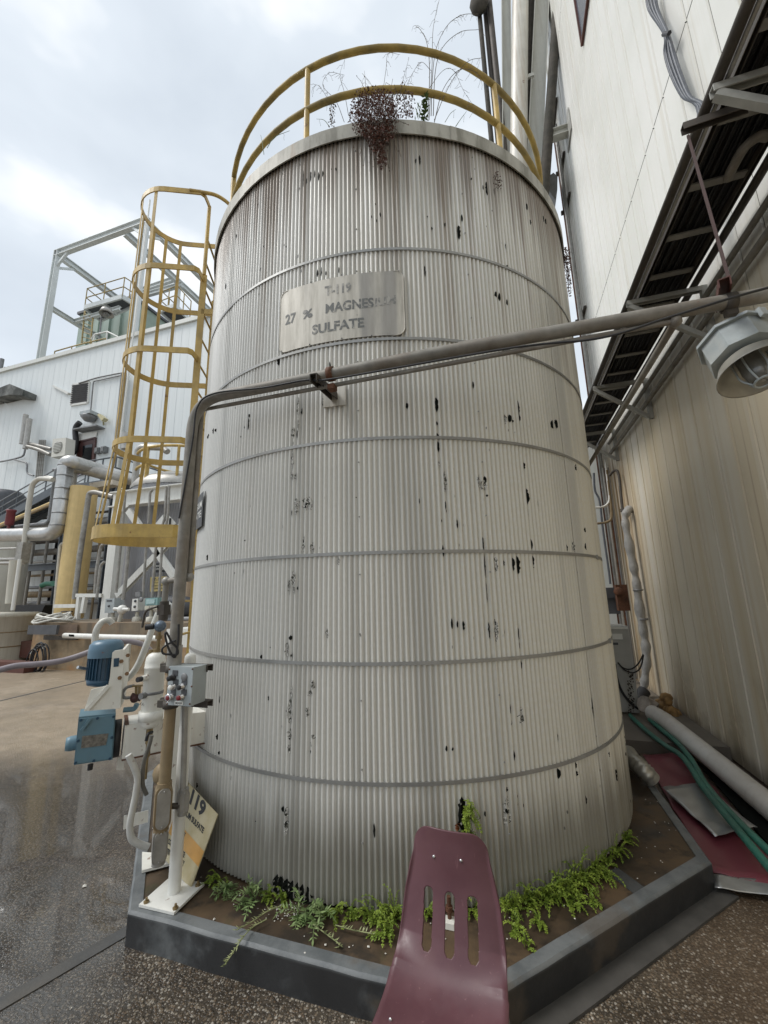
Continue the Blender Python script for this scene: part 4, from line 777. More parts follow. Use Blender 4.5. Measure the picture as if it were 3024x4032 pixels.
# ------------------------------------------------------------------ bulkhead lamp on the right
lc = V((1.18, 2.16, 2.655)); lamp = thing('bulkhead_lamp', 'grey industrial lamp with caged globe and wide reflector on the right', 'lamp', lc)
LGM = M('lamp_casting', (.36, .40, .41), .5, .1, var=.14, scale=14, dirt=.6, dc=(.52, .52, .48), streak=.3, sc=(.5, .48, .42))
oc = lambda r, z, k=.42: [lc+V((x*r, y*r*.95, z)) for x, y in ((-1, -k), (-k, -1), (k, -1), (1, -k), (1, k), (k, 1), (-k, 1), (-1, k))]
part('ballast_housing', MB().prism(oc(.155, .145), (0, 0, .14)), LGM, lamp); part('lid', MB().prism(oc(.172, .287), (0, 0, .018)), LGM, lamp)
part('lid_latch', MB().box(lc+V((0, -.17, .285)), (.035, .02, .06)), LGM, lamp)
part('reflector', MB().lathe([(.06, .142), (.105, .134), (.145, .098), (.172, .032), (.176, .024), (.169, .030), (.141, .092), (.10, .127), (.06, .135)], lc, (0, 0, 1), 32), M('reflector_enamel', (.36, .345, .30), .4, .3, var=.15, scale=9, dirt=.6, dc=(.22, .17, .11)), lamp)
gl = M('lamp_glass', (.16, .16, .15), .12, 0, var=.3, scale=14, spec=.8); part('globe', MB().lathe([(.058, .13), (.060, .04), (.050, -.005), (.03, -.022), (0, -.026)], lc, (0, 0, 1), 18), gl, lamp)
for k in range(6):
    a = k*pi/3+.3; u = V((cos(a), sin(a), 0)); part('guard_bar', MB().tube(fillet([lc+u*.074+V((0, 0, .13)), lc+u*.078+V((0, 0, .01)), lc+u*.04+V((0, 0, -.045))], .03, 5), .0055, 6), LGM, lamp)
part('guard_ring', MB().tube([lc+V((.04*cos(k*pi/9), .04*sin(k*pi/9), -.045)) for k in range(18)], .006, 6, closed=True), LGM, lamp)
part('mount_stub', MB().tube([lc+V((.1, .02, .22)), lc+V((.26, .02, .22))], .024, 10), LGM, lamp)
lamp.rotation_euler = (radians(-20), radians(4), radians(20)); lamp.scale = (.9, .9, .9)
solo('lamp_bracket', MB().tube(fillet([lc+V((.16, .08, .19)), lc+V((.34, .10, .19)), V((XW, lc.y+.15, lc.z+.22))], .05), .022, 10).box((XW-.01, lc.y+.15, lc.z+.22), (.02, .12, .12)), LGM, 'grey pipe arm carrying the lamp from the wall at the right edge', 'bracket')
# ------------------------------------------------------------------ white post with base plate, control station
post = thing('white_post', 'white round steel post on a square base plate at the plinth corner', 'post', (-1.85, 2.04, .153))
pb = P('3', 826, 1880, Z=.17); pr = hypot(pb.x, pb.y); ptz = P('3', 925, 330, r=pr).z
part('shaft', MB().lathe([(.032, .165), (.032, ptz), (.030, ptz+.016), (.018, ptz+.030), (0, ptz+.034)], (pb.x, pb.y, 0), n=20), WHT, post)
c4 = [P('3', x, y, Z=.165) for x, y in ((590, 1975), (825, 2030), (1030, 1832), (805, 1785))]
part('base_plate', MB().prism([V((p.x, p.y, .153)) for p in c4], (0, 0, .012)), WHT, post)
for x, y in ((640, 1958), (835, 2000), (985, 1845)):
    p = P('3', x, y, Z=.168); part('anchor_bolt', MB().lathe([(.014, 0), (.014, .008)], (p.x, p.y, .165), n=6, cap=True).lathe([(.006, 0), (.006, .022)], (p.x, p.y, .165), n=8, cap=True), BRASS, post)
# conduit drop on the post
dc = thing('conduit_drop', 'grey conduit dropping from the control box beside the white post', 'conduit', (pb.x+.05, pb.y-.02, .5)); rD = pr-.055
t_ = P('3', 900, 640, r=rD); b_ = P('3', 885, 1200, r=rD); part('pipe', MB().tube([t_, (t_+b_)/2+V((.002, 0, 0)), b_], .0155, 12), GAL, dc)
cD = P('3', 888, 1285, r=rD); condulet(cD, .115, .05, .055, GAL, dc, (.80, -.60, 0))
n0, n1 = P('3', 770, 1318, r=rD-.01), P('3', 860, 1315, r=rD-.01); part('nipple', MB().tube([n0, n1], .014, 10).tube([n0-(n1-n0)*.15, n0+(n1-n0)*.12], .034, 14), DK, dc)
YS = 1.99
cs = thing('control_station', 'pale grey push button control box on the conduit riser', 'control box', P('E', 1250, 900, Y=YS-.08))
for nm, yl, yr in (('upper', 478, 455), ('lower', 850, 815)):
    a, b = P('E', 1085, yl, Y=YS), P('E', 1600, yr+20, Y=YS); b.z = a.z; mb = MB(); mb.channel(a, b, .045, .036, .004)
    for q in range(3): mb.box(b+V((-.02-.045*q, -.0235, 0)), (.022, .002, .012))
    part('strut', mb, DK, cs); part('pipe_clamp', MB().lathe([(.031, -.018), (.040, -.018), (.040, .018), (.031, .018)], V((RX, RY, a.z)), (0, 0, 1), 14).box((RX-.06, RY, a.z), (.04, .03, .036)), DK, cs)
YB = YS-.125
q4 = [P('E', x, y, Y=YB) for x, y in ((1142, 500), (1418, 472), (1378, 915), (1118, 905))]
x0, x1 = (q4[0].x+q4[3].x)/2, (q4[1].x+q4[2].x)/2; zA, zB = (q4[0].z+q4[1].z)/2, (q4[2].z+q4[3].z)/2
part('enclosure', MB().box(((x0+x1)/2, YB+.066, (zA+zB)/2), (x1-x0-.004, .085, zA-zB-.004)), BOXG, cs); lidp = part('lid', MB().box(((x0+x1)/2, YB+.012, (zA+zB)/2), (x1-x0, .022, zA-zB)), BOXG, cs)
mb = None
for x, y in ((1155, 512), (1405, 510), (1395, 700), (1140, 697), (1375, 890), (1128, 890)): part('screw', MB().ball(P('E', x, y, Y=YB), .005, 8), RUST, lidp)
def button(x, y, kind):
    c = P('E', x, y, Y=YB); ax = (0, -1, 0)
    if kind != 'blank': part('legend_plate', MB().box(c+V((.008, -.001, .022)), (.034, .003, .03)), STLD, cs)
    if kind == 'blank': part('blank_plug', MB().lathe([(0, .006), (.017, .006), (.020, .003), (.020, 0)], c, ax, 18), STL, cs); return
    b_ = part('selector' if kind == 'sel' else 'push_button', MB().lathe([(.017, 0), (.017, .010), (.014, .012), (.014, .024), (.011, .026)], c, ax, 16), BLK if kind == 'sel' else CHROME, cs)
    col = {'sel': BLK, 'white': WHT, 'black': BLK, 'bigred': REDB, 'red': REDB}[kind]; r = .019 if kind == 'bigred' else (.013 if kind != 'sel' else .014)
    if kind == 'bigred': part('ring', MB().lathe([(.012, .024), (.021, .024), (.021, .030), (.013, .030)], c, ax, 18), CHROME, b_); r = .013
    part('button_cap', MB().lathe([(r, .020), (r, .036 if kind == 'sel' else .031), (r*.7, .039 if kind == 'sel' else .033), (0, .040 if kind == 'sel' else .034)], c, ax, 16), col, b_)
REDB = M('red_button', (.16, .008, .012), .3, var=.1)
for x, y, k in ((1200, 600, 'sel'), (1315, 598, 'blank'), (1205, 700, 'white'), (1300, 700, 'black'), (1180, 812, 'bigred'), (1295, 812, 'red')): button(x, y, k)
tl_ = P('E', 1210, 885, Y=YB-.002); tag_ = part('label_plate', MB().box(P('E', 1255, 880, Y=YB-.001), (.055, .003, .018)), WHT, cs); mb = MB(); text_on(mb, 'MIXER', P('E', 1218, 890, Y=YB-.0035), (1, 0, 0), (0, 0, 1), .044, .010); part('lettering', mb, BLK, tag_)
# tangled wire on the riser
wr = [P('E', x, y, r=2.63) for x, y in ((1255, 20), (1250, 200), (1215, 380), (1150, 300), (1110, 160), (1120, 110), (1180, 220), (1235, 280), (1240, 350), (1150, 350), (1085, 340), (1075, 290), (1120, 250), (1190, 210), (1225, 195))]
solo('tangled_wire', MB().tube(smooth(wr, 5), .006, 6), BLK, 'thin dark wire looped and knotted round the conduit riser', 'wire')
# ------------------------------------------------------------------ side entry mixer
G0 = P('E', 345, 1275, r=3.15); nv = V((-G0.x, -G0.y, 0)).normalized(); av = V((-nv.y, nv.x, 0))
def Q(x, y, o=0.0): return P('E', x, y, pl=(G0+nv*o, nv))
mixr = thing('tank_mixer', 'blue electric tank mixer with vertical motor on a white bracket', 'mixer', G0+V((0, 0, -.2)))
fr = [Q(165, 1030, .09), Q(570, 990, .09), Q(535, 1495, .09), Q(112, 1555, .09)]
gb_ = part('gearbox', MB().prism(fr, -nv*.20), BLUL, mixr)
def inset(p4, k): c = sum(p4, V((0, 0, 0)))/4; return [c+(p-c)*k for p in p4]
part('cover_plate', MB().prism([p+nv*.002 for p in inset(fr, .93)], nv*.010), BLUL, gb_)
for x, y in ((190, 1065), (370, 1045), (545, 1028), (130, 1530), (330, 1508), (505, 1485), (160, 1290), (527, 1255)): part('cover_bolt', MB().lathe([(.008, 0), (.008, .006)], Q(x, y, .102), nv, 6, cap=True), BLUD, gb_)
part('lifting_bar', MB().beam(Q(195, 1180, .108), Q(290, 1045, .108), .018, .016), BLUL, gb_)
npx = [Q(205, 1240, .103), Q(490, 1210, .103), Q(462, 1335, .103), Q(190, 1372, .103)]
part('data_plate', MB().prism(npx, nv*.003), M('data_plate_metal', (.20, .19, .17), .45, .4, var=.5, scale=60), gb_)
part('plug', MB().lathe([(.0, .05), (.035, .05), (.04, .03), (.04, 0)], Q(140, 1310, 0), -av, 16), BLUL, gb_); part('drain_plug', MB().lathe([(.014, 0), (.014, .03)], Q(295, 1545, 0), (0, 0, -1), 10, cap=True), BLK, gb_)
mx_ = Q(452, 450, -.035); zt_, zm_, zb_ = Q(440, 195, -.03).z, Q(400, 365, -.03).z, Q(400, 690, -.03).z; rm = (Q(640, 450, -.03)-Q(264, 450, -.03)).length/2
mot = part('motor', MB().lathe([(rm*.55, zb_), (rm*.92, zb_+.012), (rm*.97, zb_+.04), (rm*.90, zb_+.042), (rm*.90, zm_)], (mx_.x, mx_.y, 0), n=28), BLUD, mixr)
part('fan_cowl', MB().lathe([(rm*1.05, zm_-.008), (rm*1.05, zm_+(zt_-zm_)*.35), (rm*1.0, zm_+(zt_-zm_)*.72), (rm*.8, zm_+(zt_-zm_)*.95), (rm*.6, zt_), (0, zt_+.002)], (mx_.x, mx_.y, 0), n=28), BLUE, mot)
fin = MB()
for k in range(28):
    a = 2*pi*k/28; u = V((cos(a), sin(a), 0)); part('cooling_fin', MB().beam(V((mx_.x, mx_.y, zb_+.045))+u*rm*.95, V((mx_.x, mx_.y, zm_-.010))+u*rm*.95, rm*.16, .004, u.cross(V((0, 0, 1)))), BLUD, mot)
part('terminal_lug', MB().tube([Q(245, 505, 0), Q(205, 500, .02), Q(155, 490, .04)], .009, 8), CHROME, mot)
gus = [Q(222, 968, .10), Q(300, 735, .10), Q(488, 688, .10), Q(505, 600, .10), Q(532, 335, .10), Q(560, 310, .10), Q(640, 298, .10), Q(592, 940, .10)]
BOLT = M('rusty_bolt', (.22, .13, .07), .8, var=.4, scale=40)
bk = part('motor_bracket', MB().prism(gus, -nv*.012), WHR, mixr)
part('bracket_plate', MB().prism([Q(640, 298, .10), Q(700, 258, .10)+(-nv*.14), Q(722, 262, .10)-nv*.14, Q(690, 640, .10)-nv*.14, Q(655, 885, .10)-nv*.13, Q(592, 940, .10)], av*.012), WHR, bk)
part('gusset_strip', MB().beam(Q(255, 955, .108), Q(490, 690, .108), .02, .012, nv), WHR, bk); part('slot', MB().prism([Q(548, 395, .101), Q(608, 388, .101), Q(600, 480, .101), Q(545, 488, .101)], nv*.002), BLUD, bk)
for x, y in ((612, 605), (690, 560), (630, 425), (700, 360)): part('bolt', MB().lathe([(.012, 0), (.012, .007)], Q(x, y, .102), nv, 6, cap=True), BOLT, bk)
ac_ = Q(615, 1255, -.02); hA = (Q(600, 1085, -.02).z-Q(600, 1440, -.02).z)/2
part('round_flange', MB().lathe([(hA*1.02, -.03), (hA*1.12, -.03), (hA*1.12, .012), (hA*.9, .012)], ac_-av*.01, av, 24), BLK, mixr)
a0_, a1_ = ac_+av*.015, ac_+av*.62
part('support_arm', MB().beam(a0_, a1_, .22, hA*2), WHR, mixr, 'white boxed support arm with rusty edges')
part('arm_lip', MB().beam(a0_+V((0, 0, -hA-.004)), a1_+V((0, 0, -hA-.004)), .235, .008).beam(a0_+V((0, 0, hA+.003)), a0_+av*.02+V((0, 0, hA+.003)), .235, .006), RUST, mixr)
# --- support post for the arm
cp0 = P('3', 765, 1660, Z=.17); cr0 = hypot(cp0.x, cp0.y); top_ = P('3', 835, 700, r=cr0+.05)
sp0_ = thing('mixer_stand', 'white rusting channel stand with base plate carrying the mixer arm', 'stand', V((cp0.x, cp0.y, .153)))
part('channel_post', MB().channel(V((cp0.x, cp0.y, .165)), V((cp0.x+.02, cp0.y+.03, 1.05)), .085, .05, .006, nv), WHR, sp0_)
bp4 = [P('3', x, y, Z=.165) for x, y in ((610, 1750), (795, 1702), (800, 1640), (612, 1625))]; part('base_plate', MB().prism([V((p.x, p.y, .153)) for p in bp4], (0, 0, .014)), WHR, sp0_)
part('side_clip', MB().prism([P('3', x, y, r=cr0-.12) for x, y in ((490, 1385), (655, 1345), (650, 1425), (485, 1475))], nv*-.008), WHR, sp0_)
part('slotted_tab', MB().prism([P('3', x, y, r=cr0+.1) for x, y in ((448, 985), (495, 985), (490, 1075), (440, 1075))], nv*-.006), WHR, sp0_)
# --- seal pot on the arm
rS = 2.98; px_ = P('E', 975, 750, r=rS); zf = lambda y: P('E', 975, y, r=rS).z; rp = (P('E', 1090, 700, r=rS)-P('E', 862, 700, r=rS)).length/2
pot = thing('seal_pot', 'small white rust spotted pressure vessel above the mixer arm', 'vessel', (px_.x, px_.y, zf(1150)))
part('vessel', MB().lathe([(0, zf(1152)), (rp*.6, zf(1140)), (rp*.9, zf(1110)), (rp, zf(1060)), (rp, zf(500)), (rp*1.03, zf(498)), (rp*1.03, zf(478)), (rp, zf(474)), (rp, zf(430)), (rp*.92, zf(380)), (rp*.7, zf(345)), (rp*.4, zf(330)), (0, zf(325))], (px_.x, px_.y, 0), n=26), WHR, pot)
part('collar', MB().lathe([(rp, zf(1055)), (rp*1.18, zf(1055)), (rp*1.18, zf(955)), (rp, zf(955))], (px_.x, px_.y, 0), n=26), WHR, pot)
part('strap', MB().lathe([(rp*1.0, zf(775)), (rp*1.03, zf(775)), (rp*1.03, zf(745)), (rp, zf(745))], (px_.x, px_.y, 0), n=26), STL, pot)
pc = V((px_.x, px_.y, 0)); lft = -av*.75+nv*.6; lft.normalize()
for y, r, mat, ln in ((585, .017, WHR, .035), (770, .018, STL, .030)): part('nozzle', MB().tube([pc+V((0, 0, zf(y)))+lft*rp*.9, pc+V((0, 0, zf(y)))+lft*(rp+ln)], r, 12), mat, pot); 
part('black_plug', MB().tube([pc+V((0, 0, zf(585)))+lft*(rp+.03), pc+V((0, 0, zf(585)))+lft*(rp+.062)], .015, 10), BLK, pot)
part('neck', MB().tube([pc+V((0, 0, zf(340))), pc+V((0, 0, zf(295)))], .022, 12).tube([pc+V((-.03, -.01, zf(345))), pc+V((-.03, -.01, zf(300)))], .016, 10), BRASS, pot)
part('riser', MB().tube([pc+V((.01, 0, zf(300))), pc+V((.01, 0, zf(110)))], .011, 10).tube([pc+V((.01, 0, zf(185))), pc+V((.01, 0, zf(145)))], .021, 8), BRASS, pot)
rg = pc+V((.012, 0, zf(45))); part('regulator', MB().lathe([(0, -.03), (.022, -.03), (.034, -.012), (.034, .006), (.028, .012), (.020, .03), (.012, .034), (0, .036)], rg, (.6, -.75, .15), 18), M('regulator_blue', (.12, .16, .21), .4, .3, var=.5, scale=30), pot)
part('knob', MB().tube([rg+V((-.03, -.02, 0)), rg+V((-.068, -.045, -.004))], .018, 12), BLK, pot)
mk = MB(); text_on(mk, '114.02', P('E', 850, 885, r=rS-.005)+V((0, -.066, 0))*0+nv*.035-av*.012, (av*.9-V((0, 0, .45))).normalized(), (av*.4+V((0, 0, .9))).normalized(), .055, .016)
part('marking', mk, BLK, pot)
# valve cluster on its left
vc = thing('valve_cluster', 'small dark rusty valve with hose loop beside the white vessel', 'valve', Q(780, 830, .05))
part('valve_body', MB().ball(Q(775, 830, .06), .026, 10).tube([Q(735, 800, .06), Q(845, 830, .06)], .018, 10), M('dark_red_iron', (.06, .025, .022), .6, .2, var=.4, scale=20), vc)
part('stem', MB().tube([Q(790, 800, .06), Q(792, 700, .06)], .008, 8).tube([Q(825, 790, .06), Q(828, 700, .06)], .008, 8).beam(Q(745, 695, .06), Q(865, 688, .06), .03, .008), BRASS, vc)
part('hose_loop', MB().tube(smooth([Q(770, 690, .05), Q(690, 710, .06), Q(645, 770, .06), Q(660, 820, .06), Q(725, 822, .06)], 6), .009, 8), STL, vc)
part('blue_elbow', MB().tube(fillet([Q(650, 955, .03), Q(775, 945, .03), Q(800, 890, .04)], .03), .015, 10), BLUL, vc)
# small drain fittings and flexes below the arm
dr = thing('drain_fitting', 'small brass drain valve hanging under the white vessel', 'valve', pc+V((0, 0, .6)))
part('body', MB().tube([pc+V((0, 0, zf(1150))), pc+V((0, 0, zf(1310)))], .018, 10).tube([pc+V((0, 0, zf(1310))), pc+V((0, 0, zf(1450)))], .013, 8).tube([pc+V((0, 0, zf(1450))), pc+V((0, 0, zf(1690)))], .007, 8), BRASS, dr)
part('lever', MB().tube(smooth([P('E', 965, 1195, r=rS-.03), P('E', 920, 1220, r=rS-.06), P('E', 900, 1290, r=rS-.06)], 4), .009, 6), BLK, dr)
solo('flex_tube', MB().tube(smooth([P('E', x, y, r=2.82) for x, y in ((960, 1230), (930, 1350), (880, 1500), (860, 1650), (865, 1780), (905, 1880))], 6), .011, 8), M('grey_flex', (.13, .125, .11), .5, var=.2, scale=30, bump=.5, bs=160), 'grey flexible tube curving down beside the brown riser', 'tube')
solo('flex_conduit', MB().tube(smooth([P('3', x, y, r=2.80) for x, y in ((520, 975), (560, 1060), (580, 1130), (570, 1230), (550, 1330), (530, 1440), (540, 1530), (590, 1570), (655, 1592))], 6), .017, 10), M('white_flex', (.52, .52, .49), .45, var=.1, scale=9, dirt=.4, rust=.2), 'pale bent conduit dropping from the mixer arm to the lower box', 'conduit')
# braided hoses
solo('braided_hose', MB().tube(smooth([P('2', x, y, r=3.35) for x, y in ((1150, 1500), (1110, 1600), (1060, 1740), (1000, 1880), (930, 1970), (850, 2010), (760, 2020))], 6), .021, 10), BRAID, 'braided hose sweeping down behind the white vessel', 'hose', 'braided hoses by the mixer')
solo('braided_hose', MB().tube(smooth([P('2', x, y, r=4.3) for x, y in ((690, 1790), (690, 1690), (702, 1620), (735, 1570), (770, 1553), (800, 1560), (815, 1578))], 6), .025, 10), BRAID, 'braided hose arching up behind the blue motor', 'hose', 'braided hoses by the mixer')
solo('purple_hose', MB().tube(smooth([P('D', x, y, r=6.2) for x, y in ((-300, 1210), (0, 1135), (250, 1075), (560, 1050), (850, 1015), (1080, 965), (1370, 865))]+[P('E', x, y, r=6.2) for x, y in ((420, 260), (560, 215), (700, 210), (820, 228), (900, 262), (960, 330))], 5), .033, 10), M('purple_hose_rubber', (.24, .21, .23), .55, var=.25, scale=5, dirt=.9, dc=(.40, .37, .36)), 'dusty mauve hose slung across behind the mixer', 'hose')
# ------------------------------------------------------------------ leaning hazard sign
B0 = P('3', 935, 1870, Z=.158); sn = V((-.306, -.952, .30)).normalized()
S4 = [P('3', x, y, pl=(B0, sn)) for x, y in ((800, 1030), (1117, 1375), (935, 1870), (690, 1590))]
g = G('sign_board'); tcx = g.tc.outputs['Object']; nn_ = g.noise(tcx, 12, 5); n3 = g.noise(tcx, 3, 5)
cc = g.mix((.41, .35, .20), (.49, .44, .30), g.rng(nn_, .3, .7)); cc = g.mix(cc, (.30, .26, .15), g.mth('MULTIPLY', g.rng(n3, .55, .7), .6)); g.l(cc, g.b.inputs['Base Color']); g.b.inputs['Roughness'].default_value = .5
sg = thing('leaning_sign', 'weathered T-119 magnesium sulfate hazard sign leaning on the tank', 'sign', B0)
part('board', MB().prism(S4, -sn*.006), g.m, sg)
def sgn(u, v): return (S4[0]*(1-u)+S4[1]*u)*(1-v)+(S4[3]*(1-u)+S4[2]*u)*v+sn*.0015
def find(x, y):                                          # sign coordinates of a sighting
    p = P('3', x, y, pl=(B0, sn)); e1 = S4[1]-S4[0]; e2 = S4[3]-S4[0]; d = p-S4[0]; a, b, c_ = e1.dot(e1), e1.dot(e2), e2.dot(e2); p1_, p2_ = d.dot(e1), d.dot(e2); D_ = a*c_-b*b
    return (p1_*c_-p2_*b)/D_, (p2_*a-p1_*b)/D_
ua, va = find(890, 1490); ub, vb = find(1035, 1660)
orange = M('sign_orange', (.56, .30, .075), .5, var=.15, scale=10, dirt=.4, dc=(.45, .33, .16)); v0, v1 = find(890, 1485)[1], find(885, 1640)[1]
part('orange_band', MB().add([sgn(0, v0)-sn*.0007, sgn(1, v0)-sn*.0007, sgn(1, v1)-sn*.0007, sgn(0, v1)-sn*.0007], [(0, 3, 2, 1)]), orange, sg)
def sline(s, x0, y0, x1, y1, hpx, bold=.02):              # baseline end points (seen) and cap height as a share of the board
    (u0, w0), (u1, w1) = find(x0, y0), find(x1, y1); vs, fs = text2d(s, 1, bold); a0 = min(p[0] for p in vs); a1 = max(p[0] for p in vs); b0_ = min(p[1] for p in vs); b1_ = max(p[1] for p in vs)
    out = [sgn(u0+(u1-u0)*(p[0]-a0)/(a1-a0), w0+(w1-w0)*(p[0]-a0)/(a1-a0)-hpx*(p[1]-b0_)/(b1_-b0_)) for p in vs]; part('lettering', MB().add(out, fs), BLK, sg)
sline('T-119', 862, 1232, 1030, 1428, .205, .045); sline('MAGNESIUM SULFATE', 838, 1328, 1045, 1557, .078, .045); sline('IRRITANT', 855, 1508, 925, 1592, .058, .035); sline('CONFINED SPACE:', 800, 1610, 938, 1770, .066, .04); sline('ENTRY BY PERMIT ONLY', 780, 1672, 940, 1848, .066, .04)
# ------------------------------------------------------------------ plant building on the left
YF = 15.0; ZT = P('f', 400, 1355, Y=YF).z
lb = thing('plant_building', 'long pale metal clad plant building with parapet behind the yard', 'building', (-27, YF, 0))
g = G('far_cladding'); p_ = g.tc.outputs['Object']; s1 = g.noise(g.map(p_, (2.2, 1, .10)), 1.0, 5); c_ = g.mix((.64, .68, .685), (.71, .745, .745), g.rng(s1, .35, .65)); c_ = g.mix(c_, (.42, .36, .27), g.mth('MULTIPLY', g.rng(g.noise(g.map(p_, (2.8, 1, .12), (3, 0, 2)), 1.0, 5), .60, .74), .45)); c_ = g.mix(c_, (.34, .30, .24), g.mth('MULTIPLY', g.rng(g.z, 5.0, 1.0), g.rng(g.noise(p_, .6, 6), .40, .62, .15, .8)))
g.l(c_, g.b.inputs['Base Color']); g.b.inputs['Roughness'].default_value = .5; FARW = g.m
part('wall_core', MB().box((-27, YF+6.05, ZT/2-.1), (44, 12, ZT-.3)), GAL, lb)
pm_ = None; x = -49.0
while x < -5.2:
    e_ = .004; vs = []
    for z in (.02, ZT-.12):
        for dx, dy in ((e_, .03), (e_, 0), (.36, 0), (.375, -.010), (.45, -.010), (.465, 0), (.94-e_, 0), (.94-e_, .03)): vs.append(V((x+dx, YF+dy, z)))
    if pm_ is None: pm_ = part('wall_panel', MB().add(vs, [(k, k+1, 9+k, 8+k) for k in range(7)]), FARW, lb)
    else: dup(pm_, (x+49.0, 0, 0), parent=lb)
    x += .94
part('parapet_cap', MB().box((-27, YF+.05, ZT-.03), (44.2, .35, .24)), WPNL, lb)
def onface(name, pts, d, mat, lab, cat, grp=None, y=YF): return solo(name, MB().prism([P(v, x, yy, Y=y-.02) for v, x, yy in pts], (0, -d, 0)), mat, lab, cat, grp)
def bp(name, v, pts, Y, r, mat, lab=None, cat='pipe', grp=None, parent=None, fl=.3, n=8, sm=False):
    q = [P(v, x, y, Y=Y) for x, y in pts]; mb = MB().tube(smooth(q, 5) if sm else fillet(q, fl), r, n)
    return part(name, mb, mat, parent, lab) if parent is not None else solo(name, mb, mat, lab, cat, grp)
# louvre
lv = thing('wall_louvre', 'square white framed louvre vent high on the plant building', 'louvre', P('1', 525, 1640, Y=YF)); q = [P('1', x, y, Y=YF-.02) for x, y in ((480, 1518), (584, 1500), (574, 1635), (466, 1652))]
part('recess', MB().prism(q, (0, -.02, 0)), VOID, lv)
for i in range(4): part('frame', MB().beam(q[i], q[(i+1) % 4], .12, .10, (0, -1, 0)), WHT, lv)
for k in range(1, 10): f = k/10; part('slat', MB().beam(q[0].lerp(q[3], f)-V((0, .05, 0)), q[1].lerp(q[2], f)-V((0, .05, 0)), .05, .10, (0, -.7, 1)), STLD, lv)
# door
dq = [P('k', x, y, Y=YF-.03) for x, y in ((1035, 470), (1255, 415), (1225, 860), (1000, 900))]
dr_ = thing('brown_door', 'brown framed door with dark glass at the top of the stairs', 'door', dq[3]); DRB = M('door_brown', (.075, .030, .026), .5, var=.2)
part('leaf', MB().prism(dq, (0, -.04, 0)), DRB, dr_); part('glass', MB().prism([P('k', x, y, Y=YF-.075) for x, y in ((1085, 520), (1210, 490), (1190, 720), (1070, 760))], (0, -.01, 0)), M('dark_glass', (.012, .014, .017), .08, spec=.7), dr_)
for i in range(4): part('frame', MB().beam(dq[i]-V((0, .03, 0)), dq[(i+1) % 4]-V((0, .03, 0)), .09, .09, (0, -1, 0)), DRB, dr_)
part('transom', MB().prism([P('k', x, y, Y=YF-.03) for x, y in ((1025, 365), (1275, 335), (1262, 405), (1035, 455))], (0, -.05, 0)), WHT, dr_)
part('canopy', MB().beam(P('k', 1015, 318, Y=YF-.25), P('k', 1315, 268, Y=YF-.25), .5, .07), STL, dr_)
solo('black_duct', MB().tube(smooth([P('k', x, y, Y=YF-.25) for x, y in ((1045, 210), (1000, 260), (985, 330), (992, 450), (985, 540), (965, 600), (920, 615))], 5), .14, 10), BLK, 'black corrugated duct running up beside the brown door', 'duct')
au = thing('wall_air_conditioner', 'white air conditioner on the upper landing left of the door', 'air conditioner', P('k', 770, 660, Y=14.0)); f4 = [P('k', x, y, Y=13.95) for x, y in ((690, 425), (862, 408), (845, 640), (668, 665))]
part('cabinet', MB().prism(f4, (0.05, .45, 0)), M('ac_white', (.62, .61, .55), .5, var=.05), au); fc = (f4[0]*.55+f4[1]*.45+f4[2]*.42+f4[3]*.58)/2; fr_ = (f4[1]-f4[0]).length*.36
part('fan_grille', MB().lathe([(fr_, 0), (fr_*.95, .02), (0, .03)], fc, (0, -1, 0), 24), M('grille_grey', (.27, .27, .24), .6), au)
for k in range(-3, 4): part('grille_bar', MB().beam(fc+V((-fr_*.8, -.035, k*fr_*.24)), fc+V((fr_*.8, -.035, k*fr_*.24)), .015, .02), WHT, au)
onface('canopy_box', (('1', 38, 1590), ('1', 150, 1548), ('1', 240, 1585), ('1', 232, 1622), ('1', 150, 1615), ('1', 45, 1640)), .7, M('tarred_ledge', (.05, .055, .05), .8, var=.6, scale=3, dirt=.6, dc=(.45, .46, .44)), 'larger black edged ledge box on the plant building wall', 'ledge')
onface('canopy_box', (('1', -60, 1620), ('1', 0, 1590), ('1', 30, 1600), ('1', 28, 1640), ('1', -60, 1660)), .7, bpy.data.materials['tarred_ledge'], 'black ledge box at the left edge of the picture', 'ledge')
onface('stub_duct', (('1', 348, 1530), ('1', 365, 1528), ('1', 465, 1575), ('1', 450, 1585)), .12, WHT, 'white stub bracket left of the louvre', 'bracket')
def walllamp(x, y): 
    c = P('k', x, y, Y=YF-.3); t = thing('wall_lamp', 'grey square wall lamp above the brown door', 'lamp', c); part('housing', MB().box(c, (.75, .5, .18)), LGM, t); part('shade', MB().lathe([(.30, 0), (.38, -.12), (.20, -.32), (0, -.36)], c+V((0, 0, -.09)), n=16), STL, t)
walllamp(1165, 100)
solo('yellow_floodlight', MB().prism([P('k', x, y, Y=YF-.4) for x, y in ((1268, 110), (1292, 92), (1360, 150), (1325, 188))], (0, .25, 0)).tube([P('k', 1350, 175, Y=YF-.3), P('k', 1352, 240, Y=YF)], .04, 6), M('floodlight_cream', (.52, .47, .28), .5), 'tilted cream floodlight beside the wall lamp', 'lamp')
for x0, x1, y0, y1, lab in ((1255, 1310, 545, 615, 'left grey switch box by the door'), (1332, 1392, 533, 604, 'right grey switch box by the door')):
    c = P('k', (x0+x1)/2, (y0+y1)/2, Y=YF-.12); w_ = P('k', x1, y0, Y=YF).x-P('k', x0, y0, Y=YF).x; solo('switch_box', MB().box(c, (w_*.9, .2, w_*1.0)).box(c+V((0, -.12, 0)), (w_*.6, .05, w_*.7)), STL, lab, 'box', 'switch boxes by the door')
gp = 'pipework on the plant building wall'
bp('vertical_pipe', 'k', ((340, 110), (285, 490)), 14.6, .13, ALUD, 'left of two fat upright pale pipes on the plant wall', 'pipe', gp, n=12)
